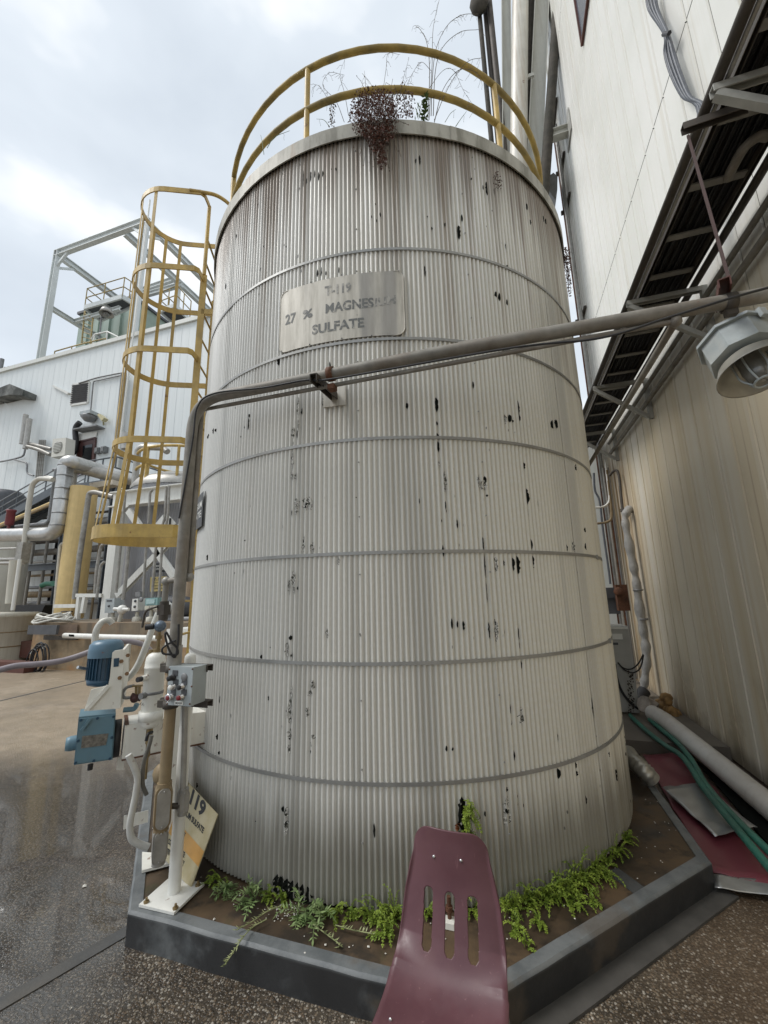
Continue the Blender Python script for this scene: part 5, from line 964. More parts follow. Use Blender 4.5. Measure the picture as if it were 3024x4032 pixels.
bp('vertical_pipe', 'k', ((388, 165), (330, 555)), 14.4, .13, ALUD, 'right of two fat upright pale pipes on the plant wall', 'pipe', gp, n=12)
bp('branch_pipe', 'k', ((350, 480), (672, 560)), 14.5, .10, GAL, 'upper branch pipe running right to the air conditioner', 'pipe', gp); bp('branch_pipe', 'k', ((345, 520), (510, 565), (655, 632)), 14.4, .10, GAL, 'lower branch pipe running right under the air conditioner', 'pipe', gp)
bp('wall_conduit', 'k', ((330, 555), (310, 650), (180, 690), (0, 725)), 14.8, .05, STL, 'grey conduit running down left from the fat upright pipes', 'conduit', gp); bp('wall_conduit', 'k', ((185, 695), (360, 740), (345, 880), (440, 905)), 14.8, .045, STL, 'grey conduit stepping down towards the stair', 'conduit', gp)
bp('wall_conduit', '1', ((515, 1508), (640, 1470), (800, 1438), (812, 1465)), 14.9, .04, STL, 'conduit rising over the louvre to the right', 'conduit', gp); bp('wall_conduit', '1', ((800, 1455), (640, 1490), (610, 1495), (592, 1690)), 14.9, .035, STL, 'conduit dropping from the louvre to the wall lamp', 'conduit', gp)
for k in range(4): bp('bundle_conduit', 'k', ((520+k*24, 440), (470+k*22, 950)), 14.8, .045, GAL, ('first', 'second', 'third', 'fourth')[k]+' upright conduit from the left behind the air conditioner', 'conduit', gp)
for k in range(4): bp('bundle_conduit', '1', ((796+k*9, 1440), (732+k*9, 2080)), 14.8, .045, (STL, ALUD, GAL, ALUD)[k], ('first', 'second', 'third', 'fourth')[k]+' upright conduit from the left beyond the brown door', 'conduit', gp)
# ------------------------------------------------------------------ roof steelwork, hopper, platforms
FRM = M('roof_frame_paint', (.62, .655, .65), .5, var=.08, scale=1.5, dirt=.25, dc=(.3, .3, .28))
YA = 15.6; A1 = P('1', 380, 640, Y=YA); B1 = P('1', 955, 437, Y=YA); zf_ = (A1.z+B1.z)/2; A1.z = B1.z = zf_
rf = thing('roof_steel_frame', 'open pale steel frame standing on the plant building roof', 'frame', V((A1.x, YA, ZT)))
back = {}
for nm, p in (('a', A1), ('b', B1)): part('post', MB().ibeam(V((p.x, YA, ZT-.4)), V((p.x, YA, zf_)), .32, .32, .04, (1, 0, 0)), FRM, rf)
part('top_beam', MB().ibeam(V((A1.x-.2, YA, zf_-.2)), V((B1.x+.2, YA, zf_-.2)), .3, .45, .04), FRM, rf)
LY = 10.0; Mx = P('1', 795, 545, Y=YA).x
for xx in (A1.x, Mx, B1.x): part('roof_beam', MB().ibeam(V((xx, YA+.2, zf_-.25)), V((xx, YA+LY, zf_-.25)), .3, .42, .04), FRM, rf)
part('rear_beam', MB().ibeam(V((A1.x, YA+LY, zf_-.25)), V((B1.x, YA+LY, zf_-.25)), .3, .4, .04), FRM, rf)
for xx, dy in ((A1.x, 4.6), (A1.x, LY), (Mx, 4.6), (B1.x, 6.5), (B1.x, LY)): part('post', MB().ibeam(V((xx, YA+dy, ZT-.4)), V((xx, YA+dy, zf_-.4)), .26, .26, .03, (1, 0, 0)), FRM, rf)
for p, d in ((A1, 1), (B1, -1)): part('knee_brace', MB().beam(V((p.x, YA, zf_-1.3)), V((p.x+d*1.0, YA, zf_-.4)), .14, .14), FRM, rf); part('knee_brace', MB().beam(V((p.x, YA, zf_-1.3)), V((p.x, YA+1.2, zf_-.4)), .14, .14), FRM, rf)
pz_ = P('1', 345, 1000, Y=YA).z; part('side_beam', MB().ibeam(V((A1.x, YA, pz_)), V((A1.x, YA+5, pz_)), .25, .3, .03), FRM, rf); part('side_beam', MB().ibeam(V((A1.x, YA+1.6, pz_)), V((A1.x+4.2, YA+1.6, pz_)), .22, .28, .03), FRM, rf)
HOPM = M('pale_green_hopper', (.30, .38, .325), .6, var=.12, scale=1.2, streak=.4, sc=(.2, .24, .2), rust=.1, rs=2)
YH = 19.0; hx0, hx1 = P('G', 272, 800, Y=YH).x, P('G', 880, 800, Y=YH).x; hz = P('G', 600, 640, Y=YH).z
hop = thing('green_hopper', 'pale green ribbed hopper housing on the plant roof', 'hopper', V((hx0, YH, ZT)))
part('body', MB().box(((hx0+hx1)/2, YH+3, (ZT+hz)/2), (hx1-hx0, 6, hz-ZT+.4)), HOPM, hop)
for k in range(1, 5): xx = hx0+(hx1-hx0)*k/5; part('rib', MB().box((xx, YH-.06, (ZT+hz)/2), (.18, .12, hz-ZT)), HOPM, hop)
part('base_rail', MB().box(((hx0+hx1)/2, YH-.15, ZT+(hz-ZT)*.48), (hx1-hx0+.6, .25, .28)), FRM, hop); part('cap', MB().box(((hx0+hx1)/2, YH+3, hz+.28), (hx1-hx0+.3, 6.3, .2)), STLD, hop)
RYL = M('roof_rail_yellow', (.36, .27, .10), .55, var=.3, scale=3, rust=.3, rs=4)
pz0 = P('G', 335, 625, Y=16.9).z; pc_ = [P('G', x, y, Z=pz0) for x, y in ((335, 625), (775, 500), (925, 590), (525, 770))]
pf = thing('roof_platform', 'railed grating platform in front of the green hopper', 'platform', pc_[0])
part('grating', MB().prism(pc_, (0, 0, .08)), STLD, pf)
for i in range(4): part('edge_beam', MB().beam(pc_[i], pc_[(i+1) % 4], .12, .32), FRM, pf)
part('cross_beam', MB().beam(pc_[0].lerp(pc_[1], .5)-V((0, 0, .1)), pc_[3].lerp(pc_[2], .5)-V((0, 0, .1)), .12, .2), FRM, pf)
def railing(par, corners, h=1.15, n=(2, 2, 2), mid=True):
    for i in range(len(corners)-1):
        a, b = corners[i], corners[i+1]
        for hh in ((h, h*.52) if mid else (h,)): part('rail', MB().tube([a+V((0, 0, hh)), b+V((0, 0, hh))], .035, 6), RYL, par)
        for k in range(n[i]+(1 if i == len(corners)-2 else 0)): p = a.lerp(b, k/n[i]); part('rail_post', MB().tube([p, p+V((0, 0, h))], .035, 6), RYL, par)
hr = P('G', 560, 335, Y=(pc_[0].y+pc_[1].y)/2).z-pz0
railing(pf, [pc_[3], pc_[0], pc_[1], pc_[2]], hr*.95, (1, 2, 2))
for x0, x1 in ((335, 430),):
    a, b, c_, d_ = P('G', 338, 665, Y=17.2), P('G', 300, 1050, Y=17.2), P('G', 435, 730, Y=17.2), P('G', 400, 1065, Y=17.2); ld = thing('roof_ladder', 'small yellow ladder below the roof platform', 'ladder', b)
    for p, q in ((a, b), (c_, d_)): part('rail', MB().beam(p, q, .07, .07), RYL, ld)
    for k in range(7): f = (k+.5)/7; part('rung', MB().tube([a.lerp(b, f), c_.lerp(d_, f)], .03, 6), RYL, ld)
lc2 = P('G', 592, 690, Y=16.5); t = thing('roof_lamp', 'dome lamp hanging under the roof platform', 'lamp', lc2); part('shade', MB().lathe([(.10, .35), (.30, .25), (.42, -.1), (.38, -.08), (.1, .2)], lc2, n=18), ALUD, t); part('globe', MB().ball(lc2+V((0, 0, -.05)), .2, 10), gl, t); part('stem', MB().tube([P('G', 545, 615, Y=16.5), P('G', 500, 1040, Y=16.5)], .05, 6), STL, t)
pq = [P('G', x, y, Z=P('G', 1215, 665, Y=18).z) for x, y in ((1215, 665), (1395, 600), (1560, 770), (1390, 820))]; pf2 = thing('roof_platform', 'smaller railed platform behind the ladder cage on the plant roof', 'platform', pq[0]); part('grating', MB().prism(pq, (0, 0, .08)), STLD, pf2)
for i in range(4): part('edge_beam', MB().beam(pq[i], pq[(i+1) % 4], .12, .28), FRM, pf2)
railing(pf2, [pq[3], pq[0], pq[1], pq[2]], hr*.95, (2, 2, 2))
for (x0, y0, x1, y1) in ((880, 465, 1400, 285), (900, 520, 1470, 355)): part('cross_beam', MB().ibeam(P('G', x0, y0, Y=20), P('G', x1, y1, Y=20), .25, .35, .04), FRM, rf)
lr = thing('parapet_railing', 'low yellow handrail along the plant roof edge', 'railing', P('1', 360, 1300, Y=16.0)); rl = [P('1', x, y, Y=15.8) for x, y in ((358, 1300), (470, 1268), (600, 1235), (690, 1215))]
part('rail', MB().tube(rl, .04, 6), RYL, lr)
for p in rl: part('rail_post', MB().tube([V((p.x, p.y, ZT)), p], .035, 6), RYL, lr)
wr_ = [P('G', x, y, Y=16.4) for x, y in ((410, 995), (450, 940), (600, 905), (740, 975))]; lr2 = thing('white_roof_railing', 'white pipe handrail below the green hopper', 'railing', wr_[0]); part('rail', MB().tube(wr_, .05, 6), WHT, lr2)
for p in wr_[1:3]: part('rail_post', MB().tube([V((p.x, p.y, ZT)), p], .05, 6), WHT, lr2)
solo('white_downpipe', MB().tube([V((P('1', 960, 437, Y=14.7).x, 14.75, zf_)), V((P('1', 750, 2100, Y=14.7).x, 14.75, 5.5))], .05, 8), WHT, 'thin white pipe falling from the roof frame down the plant wall', 'pipe')
for x, y, h in ((15, 1350, 60), (60, 1400, 8), (35, 1405, 10)):
    a = P('1', x, y, Y=15.4); solo('roof_vent', MB().tube([V((a.x, 15.4, ZT-.1)), a], .12 if h > 20 else .08, 8), STL, {60: 'tall grey vent pipe at the left end of the parapet', 8: 'small vent stub right of the tall vent pipe', 10: 'small vent stub nearest the tall vent pipe'}[h], 'vent')
# ------------------------------------------------------------------ stair and landing
STG = M('stair_steel', (.095, .11, .125), .5, .1, var=.2, scale=3, dirt=.3, dc=(.17, .17, .17))
STR = M('stair_rail_grey', (.22, .235, .25), .5, .2, var=.2)
YS1, YS2 = 12.6, 13.7
stw = thing('steel_stair', 'dark grey steel stair climbing to the brown door', 'stair', P('k', 400, 1400, Y=YS1))
s0, s1_ = P('k', 775, 1055, Y=YS1), P('k', -350, 1690, Y=YS1); slope = (s1_-s0)
part('stringer', MB().channel(s0, s1_, .09, .38, .03), STG, stw); part('stringer', MB().channel(s0+V((0, YS2-YS1, 0)), s1_+V((0, YS2-YS1, 0)), .09, .38, .03), STG, stw)
NT = 30
for k in range(NT): f = (k+.5)/NT; p = s0.lerp(s1_, f); part('tread', MB().box(p+V((0, (YS2-YS1)/2, .05)), (.30, YS2-YS1-.1, .045)), STG, stw)
for yy in (YS1, YS2):
    for h in (1.05, .72, .40): part('handrail', MB().tube([s0+V((0, yy-YS1, h)), s1_+V((0, yy-YS1, h))], .032 if h > 1 else .025, 6), STR, stw)
    for k in range(7): p = s0.lerp(s1_, k/6)+V((0, yy-YS1, 0)); part('rail_post', MB().tube([p, p+V((0, 0, 1.05))], .03, 6), STG, stw)
l0, l1 = s0, P('k', 1440, 1000, Y=YS1); lz = s0.z
lnd = thing('landing', 'grey steel landing with handrails outside the brown door', 'platform', V((s0.x, YS1, lz-.2)))
part('deck', MB().box(((s0.x+l1.x)/2+.1, (YS1+YF)/2, lz), (l1.x-s0.x+.2, YF-YS1-.05, .10)), STG, lnd); part('edge_beam', MB().channel(V((s0.x, YS1, lz-.12)), V((l1.x+.2, YS1, lz-.12)), .1, .32, .03), STG, lnd)
for h in (1.05, .55): part('rail', MB().tube([V((s0.x+.2, YS1, lz+h)), V((l1.x+.2, YS1, lz+h)), V((l1.x+.2, YF-.1, lz+h))], .035, 6), STG, lnd)
for k in range(5): xx = s0.x+.2+(l1.x-s0.x)*k/4; part('rail_post', MB().tube([V((xx, YS1, lz)), V((xx, YS1, lz+1.05))], .035, 6), STG, lnd)
for xx in (s0.x+.3, l1.x): part('leg', MB().ibeam(V((xx, YS1+.3, 0)), V((xx, YS1+.3, lz-.2)), .25, .25, .03, (1, 0, 0)), STG, lnd)
for dz in (2.2, 3.6): part('beam', MB().ibeam(V((s0.x-3, YS1+.4, lz-dz)), V((l1.x+2.5, YS1+.4, lz-dz)), .2, .3, .03), STG, lnd)
# ------------------------------------------------------------------ concrete platform and what stands on it
YPF = 7.7; pl_l = P('D', 495, 700, Y=YPF).x; pzt = P('2', 800, 1572, Y=YPF).z
solo('equipment_platform', MB().box(((pl_l+(-4.2))/2, YPF+2.0, pzt/2), (-4.2-pl_l, 4.0, pzt)), CONC, 'stained concrete equipment platform behind the mixer', 'platform')
def onP(v, x, y, Y=8.3): return P(v, x, y, Y=Y)
tk = thing('steel_trough', 'dark steel channel trough on the platform corner', 'trough', P('D', 650, 590, Y=YPF-.25))
part('side', MB().prism([P('D', x, y, Y=YPF-.45) for x, y in ((440, 445), (890, 440), (862, 588), (418, 585))], (0, .06, 0)), STLD, tk); part('end_face', MB().prism([P('D', x, y, Y=YPF-.05) for x, y in ((880, 440), (1205, 432), (1190, 590), (1000, 628), (868, 590))], (0, .03, 0)), M('rusty_trough_end', (.17, .12, .085), .7, var=.35, scale=5, rust=.2), tk); part('bracket', MB().prism([P('D', x, y, Y=YPF-.1) for x, y in ((680, 600), (1190, 640), (1180, 672), (672, 668))], (0, .06, 0)), DK, tk)
wp = thing('white_rail_pipe', 'white pipe fixed along the face of the concrete platform', 'pipe', P('D', 1010, 600, Y=YPF-.1)); part('pipe', MB().tube([P('D', 1005, 602, Y=YPF-.12), P('D', 1660, 625, Y=YPF-.12), P('E', 915, 172, Y=YPF-.12), P('E', 1050, 178, Y=YPF-.12)], .065, 12), WHT, wp)
for x, y in ((1110, 600),): part('slot', MB().prism([P('D', x+dx, y+dy, Y=YPF-.188) for dx, dy in ((-40, -18), (40, -14), (44, 20), (-36, 16))], (0, -.004, 0)), VOID, wp)
solo('white_bin', MB().prism([P('E', x, y, Y=6.3) for x, y in ((1125, 75), (1385, 68), (1365, 275), (1100, 262))], (0, .8, 0)), WHT, 'plain white box standing behind the riser by the tank', 'box')
# coils
cl = MB(); rng = random.Random(6); cc_ = P('D', 830, 400, Y=YPF+.1)
for k in range(6):
    a_ = .62-.05*k; pts = [cc_+V((a_*cos(t*.35)*rng.uniform(.93, 1.07), .30*sin(t*.35), .05+.028*k+.05*sin(t*.9+k))) for t in range(18)]; part_ = None; cl.tube(pts, .030, 7, closed=True)
solo('hose_coil', cl, BRAID, 'coiled grey hose heaped on the steel trough', 'hose')
bc = MB(); c0 = P('D', 640, 960, Y=YPF-.2)
for k in range(9):
    r_ = rng.uniform(.26, .36); dx = rng.uniform(-.12, .12); pts = [c0+V((dx+r_*.72*cos(t*.393)+.3*max(0, -sin(t*.393))*(-.5), -.03*k*.5, r_*1.25*sin(t*.393)-.05*k*.3)) for t in range(16)]; bc.tube(pts, .016, 6, closed=True)
bc.tube(smooth([P('D', x, y, Y=YPF-.35) for x, y in ((700, 1130), (600, 1190), (450, 1230), (180, 1262), (260, 1225), (480, 1190), (620, 1120))], 5), .016, 6)
solo('black_hose_coil', bc, BLK, 'black hose coil hung on the platform end and trailing on the ground', 'hose')
for x, y in ((690, 775), (490, 860)): solo('hose_peg', MB().tube([P('D', x, y-10, Y=YPF-.25), P('D', x-5, y+25, Y=YPF-.25)], .035, 8), WHT, 'right white peg on the black hose coil' if x > 600 else 'left white peg on the black hose coil', 'peg')
# white drum, tarp, beam at the far left
dY = 8.3; rx = P('D', 320, 250, Y=dY); rxb = P('D', 215, 1020, Y=dY); r_ = .85; dcx = (rx.x+rxb.x)/2-r_
drm = thing('white_drum', 'big off white cylindrical tank at the left edge of the yard', 'tank', (dcx, dY, 0)); zt_ = rx.z; OW = M('off_white_tank', (.52, .50, .43), .6, var=.08, scale=2, streak=.5, sc=(.3, .26, .19), dirt=.3, dc=(.32, .28, .2))
part('shell', MB().lathe([(r_, 0), (r_, zt_-.12), (r_*1.03, zt_-.11), (r_*1.03, zt_), (0, zt_+.03)], (dcx, dY, 0), n=32), OW, drm)
for f in (.33, .62): part('hoop', MB().lathe([(r_, -.015), (r_+.012, -.015), (r_+.012, .015), (r_, .015)], (dcx, dY, zt_*f), n=32), GALB, drm)
tp_ = [P('D', x, y, Y=9.3) for x, y in ((225, 130), (700, 130), (540, 450), (500, 760), (255, 770))]; vs = []; n = 10
solo('black_tarp', MB().prism(tp_, (0, .5, 0)), M('black_tarp', (.016, .016, .018), .6, var=.6, scale=2, bump=1.0, bs=5), 'black tarp hung between white tank and concrete platform', 'tarp')
solo('brown_beam', MB().box((P('D', 340, 930, Y=8.6).x, 8.6, .34), (2.0, .35, .45)), REDP, 'dark red brown beam on the ground behind the white tank', 'beam')
solo('concrete_beam', MB().box((P('D', 340, 850, Y=8.9).x, 8.95, .36), (2.4, .3, .72)), CONC, 'pale concrete sill behind the brown beam', 'beam')
solo('low_kerb', MB().box((P('D', 40, 1210, Y=7.2).x-1.0, 7.3, .12), (3.6, .3, .24)), REDP, 'low rusty kerb beam beside the white tank foot', 'kerb')
# --- standing pipes
Y2 = 9.4
yc0, yc1 = P('k', 1105, 1065, Y=Y2), P('D', 1065, 345, Y=Y2); rY = (P('k', 1205, 1200, Y=Y2)-P('k', 985, 1200, Y=Y2)).length/2
ycl = thing('yellow_pipe_column', 'thick pale yellow pipe column standing on the platform', 'column', V((yc1.x, Y2, pzt))); xm = (yc0.x+yc1.x)/2
part('column', MB().tube([V((yc1.x, Y2, pzt)), V((yc0.x, Y2, yc0.z))], rY, 24), YELB, ycl)
for x, y in ((950, 1770), (490, 1020)): pass
part('clip', MB().box(P('k', 940, 1770, Y=Y2-.1), (.25, .1, .06)), RUST, ycl); part('clip', MB().box(P('2', 505, 1135, Y=Y2-.1), (.22, .1, .06)), RUST, ycl)
gz1 = P('k', 1220, 1130, Y=Y2-.35)
bp('column_conduit', 'k', ((1480, 1180), (1240, 1120), (1165, 1130), (1110, 1500), (1035, 1990)), Y2-.4, .075, GAL, 'grey conduit bending down in front of the yellow column', 'conduit', n=10, fl=.35)
p0_, p1_ = P('2', 555, 1010, Y=Y2-.35), P('2', 530, 1390, Y=Y2-.35); solo('column_conduit', MB().tube([P('k', 1040, 1960, Y=Y2-.4), P('2', 540, 1400, Y=Y2-.4)], .07, 10), GAL, 'lower length of the conduit in front of the yellow column', 'conduit')
bp('tan_pipe', '2', ((540, 1390), (528, 1500), (490, 1525), (440, 1535)), Y2-.4, .07, M('tan_pipe_paint', (.5, .36, .16), .5), 'tan pipe elbow at the foot of the yellow column', fl=.2)
vw = P('2', 487, 1500, Y=Y2-.5); solo('hand_wheel_valve', MB().lathe([(.14, 0), (.16, .02), (.14, .04), (.12, .02)], vw+V((0, 0, .02)), n=16).tube([vw, vw+V((0, 0, -.2))], .035, 8).box(vw+V((0, 0, -.2)), (.3, .12, .1)), DK, 'dark hand wheel valve at the foot of the yellow column', 'valve')
YI = 9.0; ri = (P('k', 905, 1000, Y=YI)-P('k', 780, 1000, Y=YI)).length/2
pip = thing('lagged_pipe', 'big silver lagged pipe with two elbows crossing before the stair', 'pipe', P('k', 780, 1690, Y=YI))
pts = fillet([P('k', -250, 1690, Y=YI), P('k', 750, 1665, Y=YI), P('k', 870, 735, Y=YI), P('k', 935, 725, Y=YI)+V((.0, 0, 0)), P('k', 1250, 815, Y=YI+1.2), P('k', 1800, 985, Y=YI+2.2)], .45, 8)
part('cladding', MB().tube(pts, ri, 20), ALU, pip)
for y in (780, 915, 1080, 1220, 1400, 1560): f = (y-735)/(1665-735); p = P('k', 870-120*f, y, Y=YI); part('cladding_band', MB().lathe([(ri, -.02), (ri+.008, -.02), (ri+.008, .02), (ri, .02)], p, (P('k', 870, 735, Y=YI)-P('k', 750, 1665, Y=YI)), 20), STL, pip)
solo('lagged_pipe', MB().tube(fillet([P('k', 845, 1660, Y=YI+.5), P('k', 930, 850, Y=YI+.5), P('k', 990, 790, Y=YI+.5), P('k', 1600, 960, Y=YI+1.6)], .4), ri*.85, 16), ALUD, 'second duller lagged pipe just behind the big silver one', 'pipe')
rb_ = thing('pipe_support', 'rust streaked white support beam carrying the lagged pipe', 'beam', P('k', 1300, 1000, Y=YI+1)); part('beam', MB().prism([P('k', x, y, Y=YI+.9) for x, y in ((1165, 1000), (1470, 955), (1470, 1020), (1175, 1075))], (0, .3, 0)), M('rust_streaked_white', (.55, .50, .42), .6, var=.2, scale=4, rust=.45, rs=5), rb_)
bp('bent_pipe', 'k', ((300, 1980), (335, 1650), (375, 1290), (420, 1020), (500, 945), (600, 945), (690, 960)), 8.8, .075, M('bent_pipe_cream', (.52, .50, .44), .5, var=.1), 'cream bent pipe left of the lagged pipe', n=12, fl=.5); bp('bent_pipe', 'k', ((345, 1480), (385, 1140), (470, 960), (620, 920), (700, 940)), 9.1, .05, ALUD, 'thinner pipe hugging the cream bent pipe', n=10, fl=.5)
bp('grey_pipe', 'k', ((700, 830), (740, 820), (715, 950), (640, 1500), (600, 1530), (210, 1570)), 9.3, .055, STL, 'grey pipe dropping between bent pipe and lagged pipe', n=10, fl=.2)
rv = P('k', 135, 1450, Y=9.0); solo('red_valve_actuator', MB().lathe([(.0, -.28), (.11, -.28), (.13, -.22), (.12, .18), (.14, .2), (.14, .26), (0, .28)], rv, n=16).tube([rv+V((0, 0, -.25)), rv+V((0, 0, -.55))], .05, 8), M('actuator_red', (.17, .03, .035), .45, var=.2), 'dark red valve actuator by the stair foot', 'valve')
for dy, mat, lab in ((0, YELB, 'upper yellow pipe sloping along under the stair'), (26, GALB, 'lower brown pipe sloping along under the stair')): bp('sloping_pipe', 'k', ((730, 1230+dy), (400, 1375+dy), (-60, 1570+dy)), 11.6, .055, mat, lab, 'pipe', 'sloping pipes under the stair')
gv = thing('green_pump', 'green valve and pump beside the yellow column', 'pump', P('2', 430, 1500, Y=9.6)); part('bend', MB().tube(fillet([P('2', 305, 1300, Y=9.6), P('2', 340, 1285, Y=9.6), P('2', 400, 1290, Y=9.6)], .1), .085, 10), GRN, gv); part('body', MB().prism([P('2', x, y, Y=9.6) for x, y in ((425, 1275), (470, 1275), (440, 1510), (400, 1520), (410, 1400))], (0, .25, 0)), GRN, gv); part('bonnet', MB().box(P('2', 440, 1285, Y=9.5), (.42, .3, .16)), GRN, gv)
bp('white_standpipe', '2', ((505, 998), (450, 995), (435, 1015), (390, 1520)), 9.2, .045, M('cream_standpipe', (.60, .58, .52), .5), 'white standpipe with elbow left of the yellow column', fl=.1)
wf = thing('white_pipe_frame', 'low white square pipe frame round the yellow column foot', 'frame', P('2', 560, 1540, Y=8.6))
for a, b in (((400, 1450), (555, 1448)), ((560, 1372), (745, 1372)), ((578, 1375), (560, 1545)), ((620, 1380), (600, 1500))): part('bar', MB().beam(P('2', *a, Y=8.6), P('2', *b, Y=8.6), .10, .10), WHT, wf)
# tall pipe on the drum, vessel behind
bp('drum_pipe', '2', ((105, 1120), (75, 1430)), 8.3, .12, OW, 'off white pipe rising from the white tank', n=12); bp('drum_pipe', '2', ((145, 1110), (92, 1480)), 8.0, .05, WHT, 'thin white pipe beside the off white riser'); solo('pipe_box', MB().box(P('2', 168, 1062, Y=8.6), (.28, .25, .62)), GAL, 'grey box on the pipes above the white tank', 'box')
for y0, lab in ((1108, 'upper'), (1135, 'lower')): bp('cross_pipe', '2', ((-60, y0+5), (185, y0)), 8.9, .06, ALUD, lab+' grey pipe crossing above the white tank', 'pipe')
bp('rail_pipe', '2', ((-60, 1035), (130, 1030)), 8.8, .035, ALUD, 'thin pale pipe above the grey cross pipes', 'pipe')
vt_ = P('k', 90, 1880, Y=11.0); VX = P('k', 212, 1880, Y=11.2).x-.95; vsl = thing('pale_vessel', 'pale round vessel behind the pipes at the left edge', 'tank', V((VX, 11.2, 0))); part('shell', MB().lathe([(.95, 0), (.95, P('k', 90, 1760, Y=11).z), (.8, P('k', 90, 1690, Y=11).z), (0, P('k', 90, 1650, Y=11).z)], (VX, 11.2, 0), n=28), OW, vsl)
dv_ = P('k', 90, 1300, Y=12.0); solo('dark_vessel', MB().lathe([(0, -1.0), (.8, -.95), (.95, -.7), (.95, .6), (.7, .9), (0, 1.0)], V((P('k', 198, 1300, Y=14.1).x-.95, 14.1, P('k', 90, 1320, Y=14.1).z)), n=24), STLD, 'dark grey domed vessel behind the stair foot', 'tank')
# --- white braced frame with the lagged tank behind
Y3 = 8.6; ct, cb = P('l', 535, 285, Y=Y3), P('l', 330, 1780, Y=Y3); wcol = (P('l', 530, 500, Y=Y3)-P('l', 400, 500, Y=Y3)).length
xc = P('l', 455, 900, Y=Y3).x; wfr = thing('white_braced_frame', 'white steel frame with cross bracing in front of a lagged tank', 'frame', V((cb.x, Y3, pzt)))
part('column', MB().box((xc, Y3+.15, (pzt+ct.z)/2), (.30, .30, ct.z-pzt)), WHT, wfr)
b0_, b1_ = P('l', 545, 215, Y=Y3), P('l', 1480, 140, Y=Y3); b1_.z = b0_.z; part('top_beam', MB().ibeam(b0_+V((-.3, .1, 0)), b1_+V((2.0, .1, 0)), .30, .46, .03), WHT, wfr)
x2 = P('l', 1560, 900, Y=Y3).x+.8; part('column', MB().box((x2, Y3+.15, (pzt+ct.z)/2), (.30, .30, ct.z-pzt)), WHT, wfr)
for a, b in (((690, 370), (1290, 1240)), ((1150, 850), (540, 1480)), ((1500, 420), (1150, 850))): part('brace', MB().channel(P('l', *a, Y=Y3-.02), P('l', *b, Y=Y3-.02), .12, .17, .02), WHT, wfr)
part('gusset', MB().prism([P('l', x, y, Y=Y3-.03) for x, y in ((530, 430), (700, 300), (530, 290))], (0, -.02, 0)), WHT, wfr)
cx = P('l', 1200, 700, Y=10.6).x; LT = thing('lagged_tank', 'grey ribbed lagged tank standing behind the white braced frame', 'tank', (cx+.5, 10.9, pzt)); RL = 1.75; zt2 = P('k', 0, 0, Y=10).z
ztop = P('2', 1250, 440, Y=9.4).z; n = 150; vs = []; fs = []
for z in (pzt, ztop-.5):
    for k in range(n*4): a = 2*pi*k/(n*4); r = RL+.014*cos(a*n); vs.append(V((cx+.5+r*cos(a), 10.9+r*sin(a), z)))
for k in range(n*4): fs.append((k, (k+1) % (n*4), n*4+(k+1) % (n*4), n*4+k))
LGT = M('grey_lagging', (.30, .30, .31), .45, .3, var=.08, scale=1.5, streak=.25); part('lagging', MB().add(vs, fs, True), LGT, LT); part('dome', MB().lathe([(RL+.03, ztop-.52), (RL+.03, ztop-.42), (RL*.94, ztop-.2), (RL*.7, ztop), (0, ztop+.15)], (cx+.5, 10.9, 0), n=40), ALUD, LT)
def facesign(name, q, Y, mat, lab, lines, ink):
    c = [P('l', x, y, Y=Y) for x, y in q]; t = thing(name, lab, 'sign', c[3]); part('board', MB().prism(c, (0, .02, 0)), mat, t)
    for s, u0, u1, v0, v1 in lines:
        o = c[3]*(1-u0)*(v0 and 1 or 1)+c[2]*u0; up = (c[0]-c[3]); rt = (c[2]-c[3]); o = c[3]+rt*u0+up*v0-V((0, .006, 0)); mb = MB(); text_on(mb, s, o, rt.normalized(), up.normalized(), rt.length*(u1-u0), up.length*(v1-v0), .02); part('lettering', mb, ink, t)
facesign('tank_sign', ((970, 1235), (1180, 1225), (1175, 1415), (962, 1425)), 9.0, M('sign_yellow', (.58, .47, .20), .5, var=.1, scale=6), 'yellow T-118 sign on the lagged tank', (('T-118', .2, .85, .70, .92), ('POTASSIUM', .15, .85, .55, .62), ('IRRITANT', .2, .8, .34, .42), ('CONFINED', .2, .8, .14, .24)), BLK)
facesign('dark_sign', ((1045, 1055), (1165, 1050), (1160, 1170), (1040, 1175)), 9.05, BLK, 'small black sign with pale lettering on the lagged tank', (('POTASSIUM', .03, .97, .58, .78), ('HYDROXIDE', .03, .97, .26, .46)), WHT)
dq = [P('l', x, y, Y=8.35) for x, y in ((1165, 385), (1300, 530), (1160, 690), (1030, 540))]; dm = thing('hazard_diamond', 'white diamond hazard placard with black 0 and 1', 'sign', dq[2]); part('board', MB().prism(dq, (0, .02, 0)), WHT, dm)
mb = MB(); text_on(mb, '0', P('l', 1128, 510, Y=8.343), (1, 0, 0), (0, 0, 1), .17, .30, .02); part('lettering', mb, BLK, dm); mb = MB(); text_on(mb, '1', P('l', 1208, 548, Y=8.343), (1, 0, 0), (0, 0, 1), .07, .17, .03); part('lettering', mb, BLK, dm)
cq = P('l', 500, 1300, Y=14.9); facesign('chlorine_sign', ((490, 1272), (605, 1270), (605, 1308), (490, 1312)), 13.5, WPNL, 'white sign with black lettering far behind the braced frame', (('CHLORINE', .03, .97, .25, .85),), BLK)
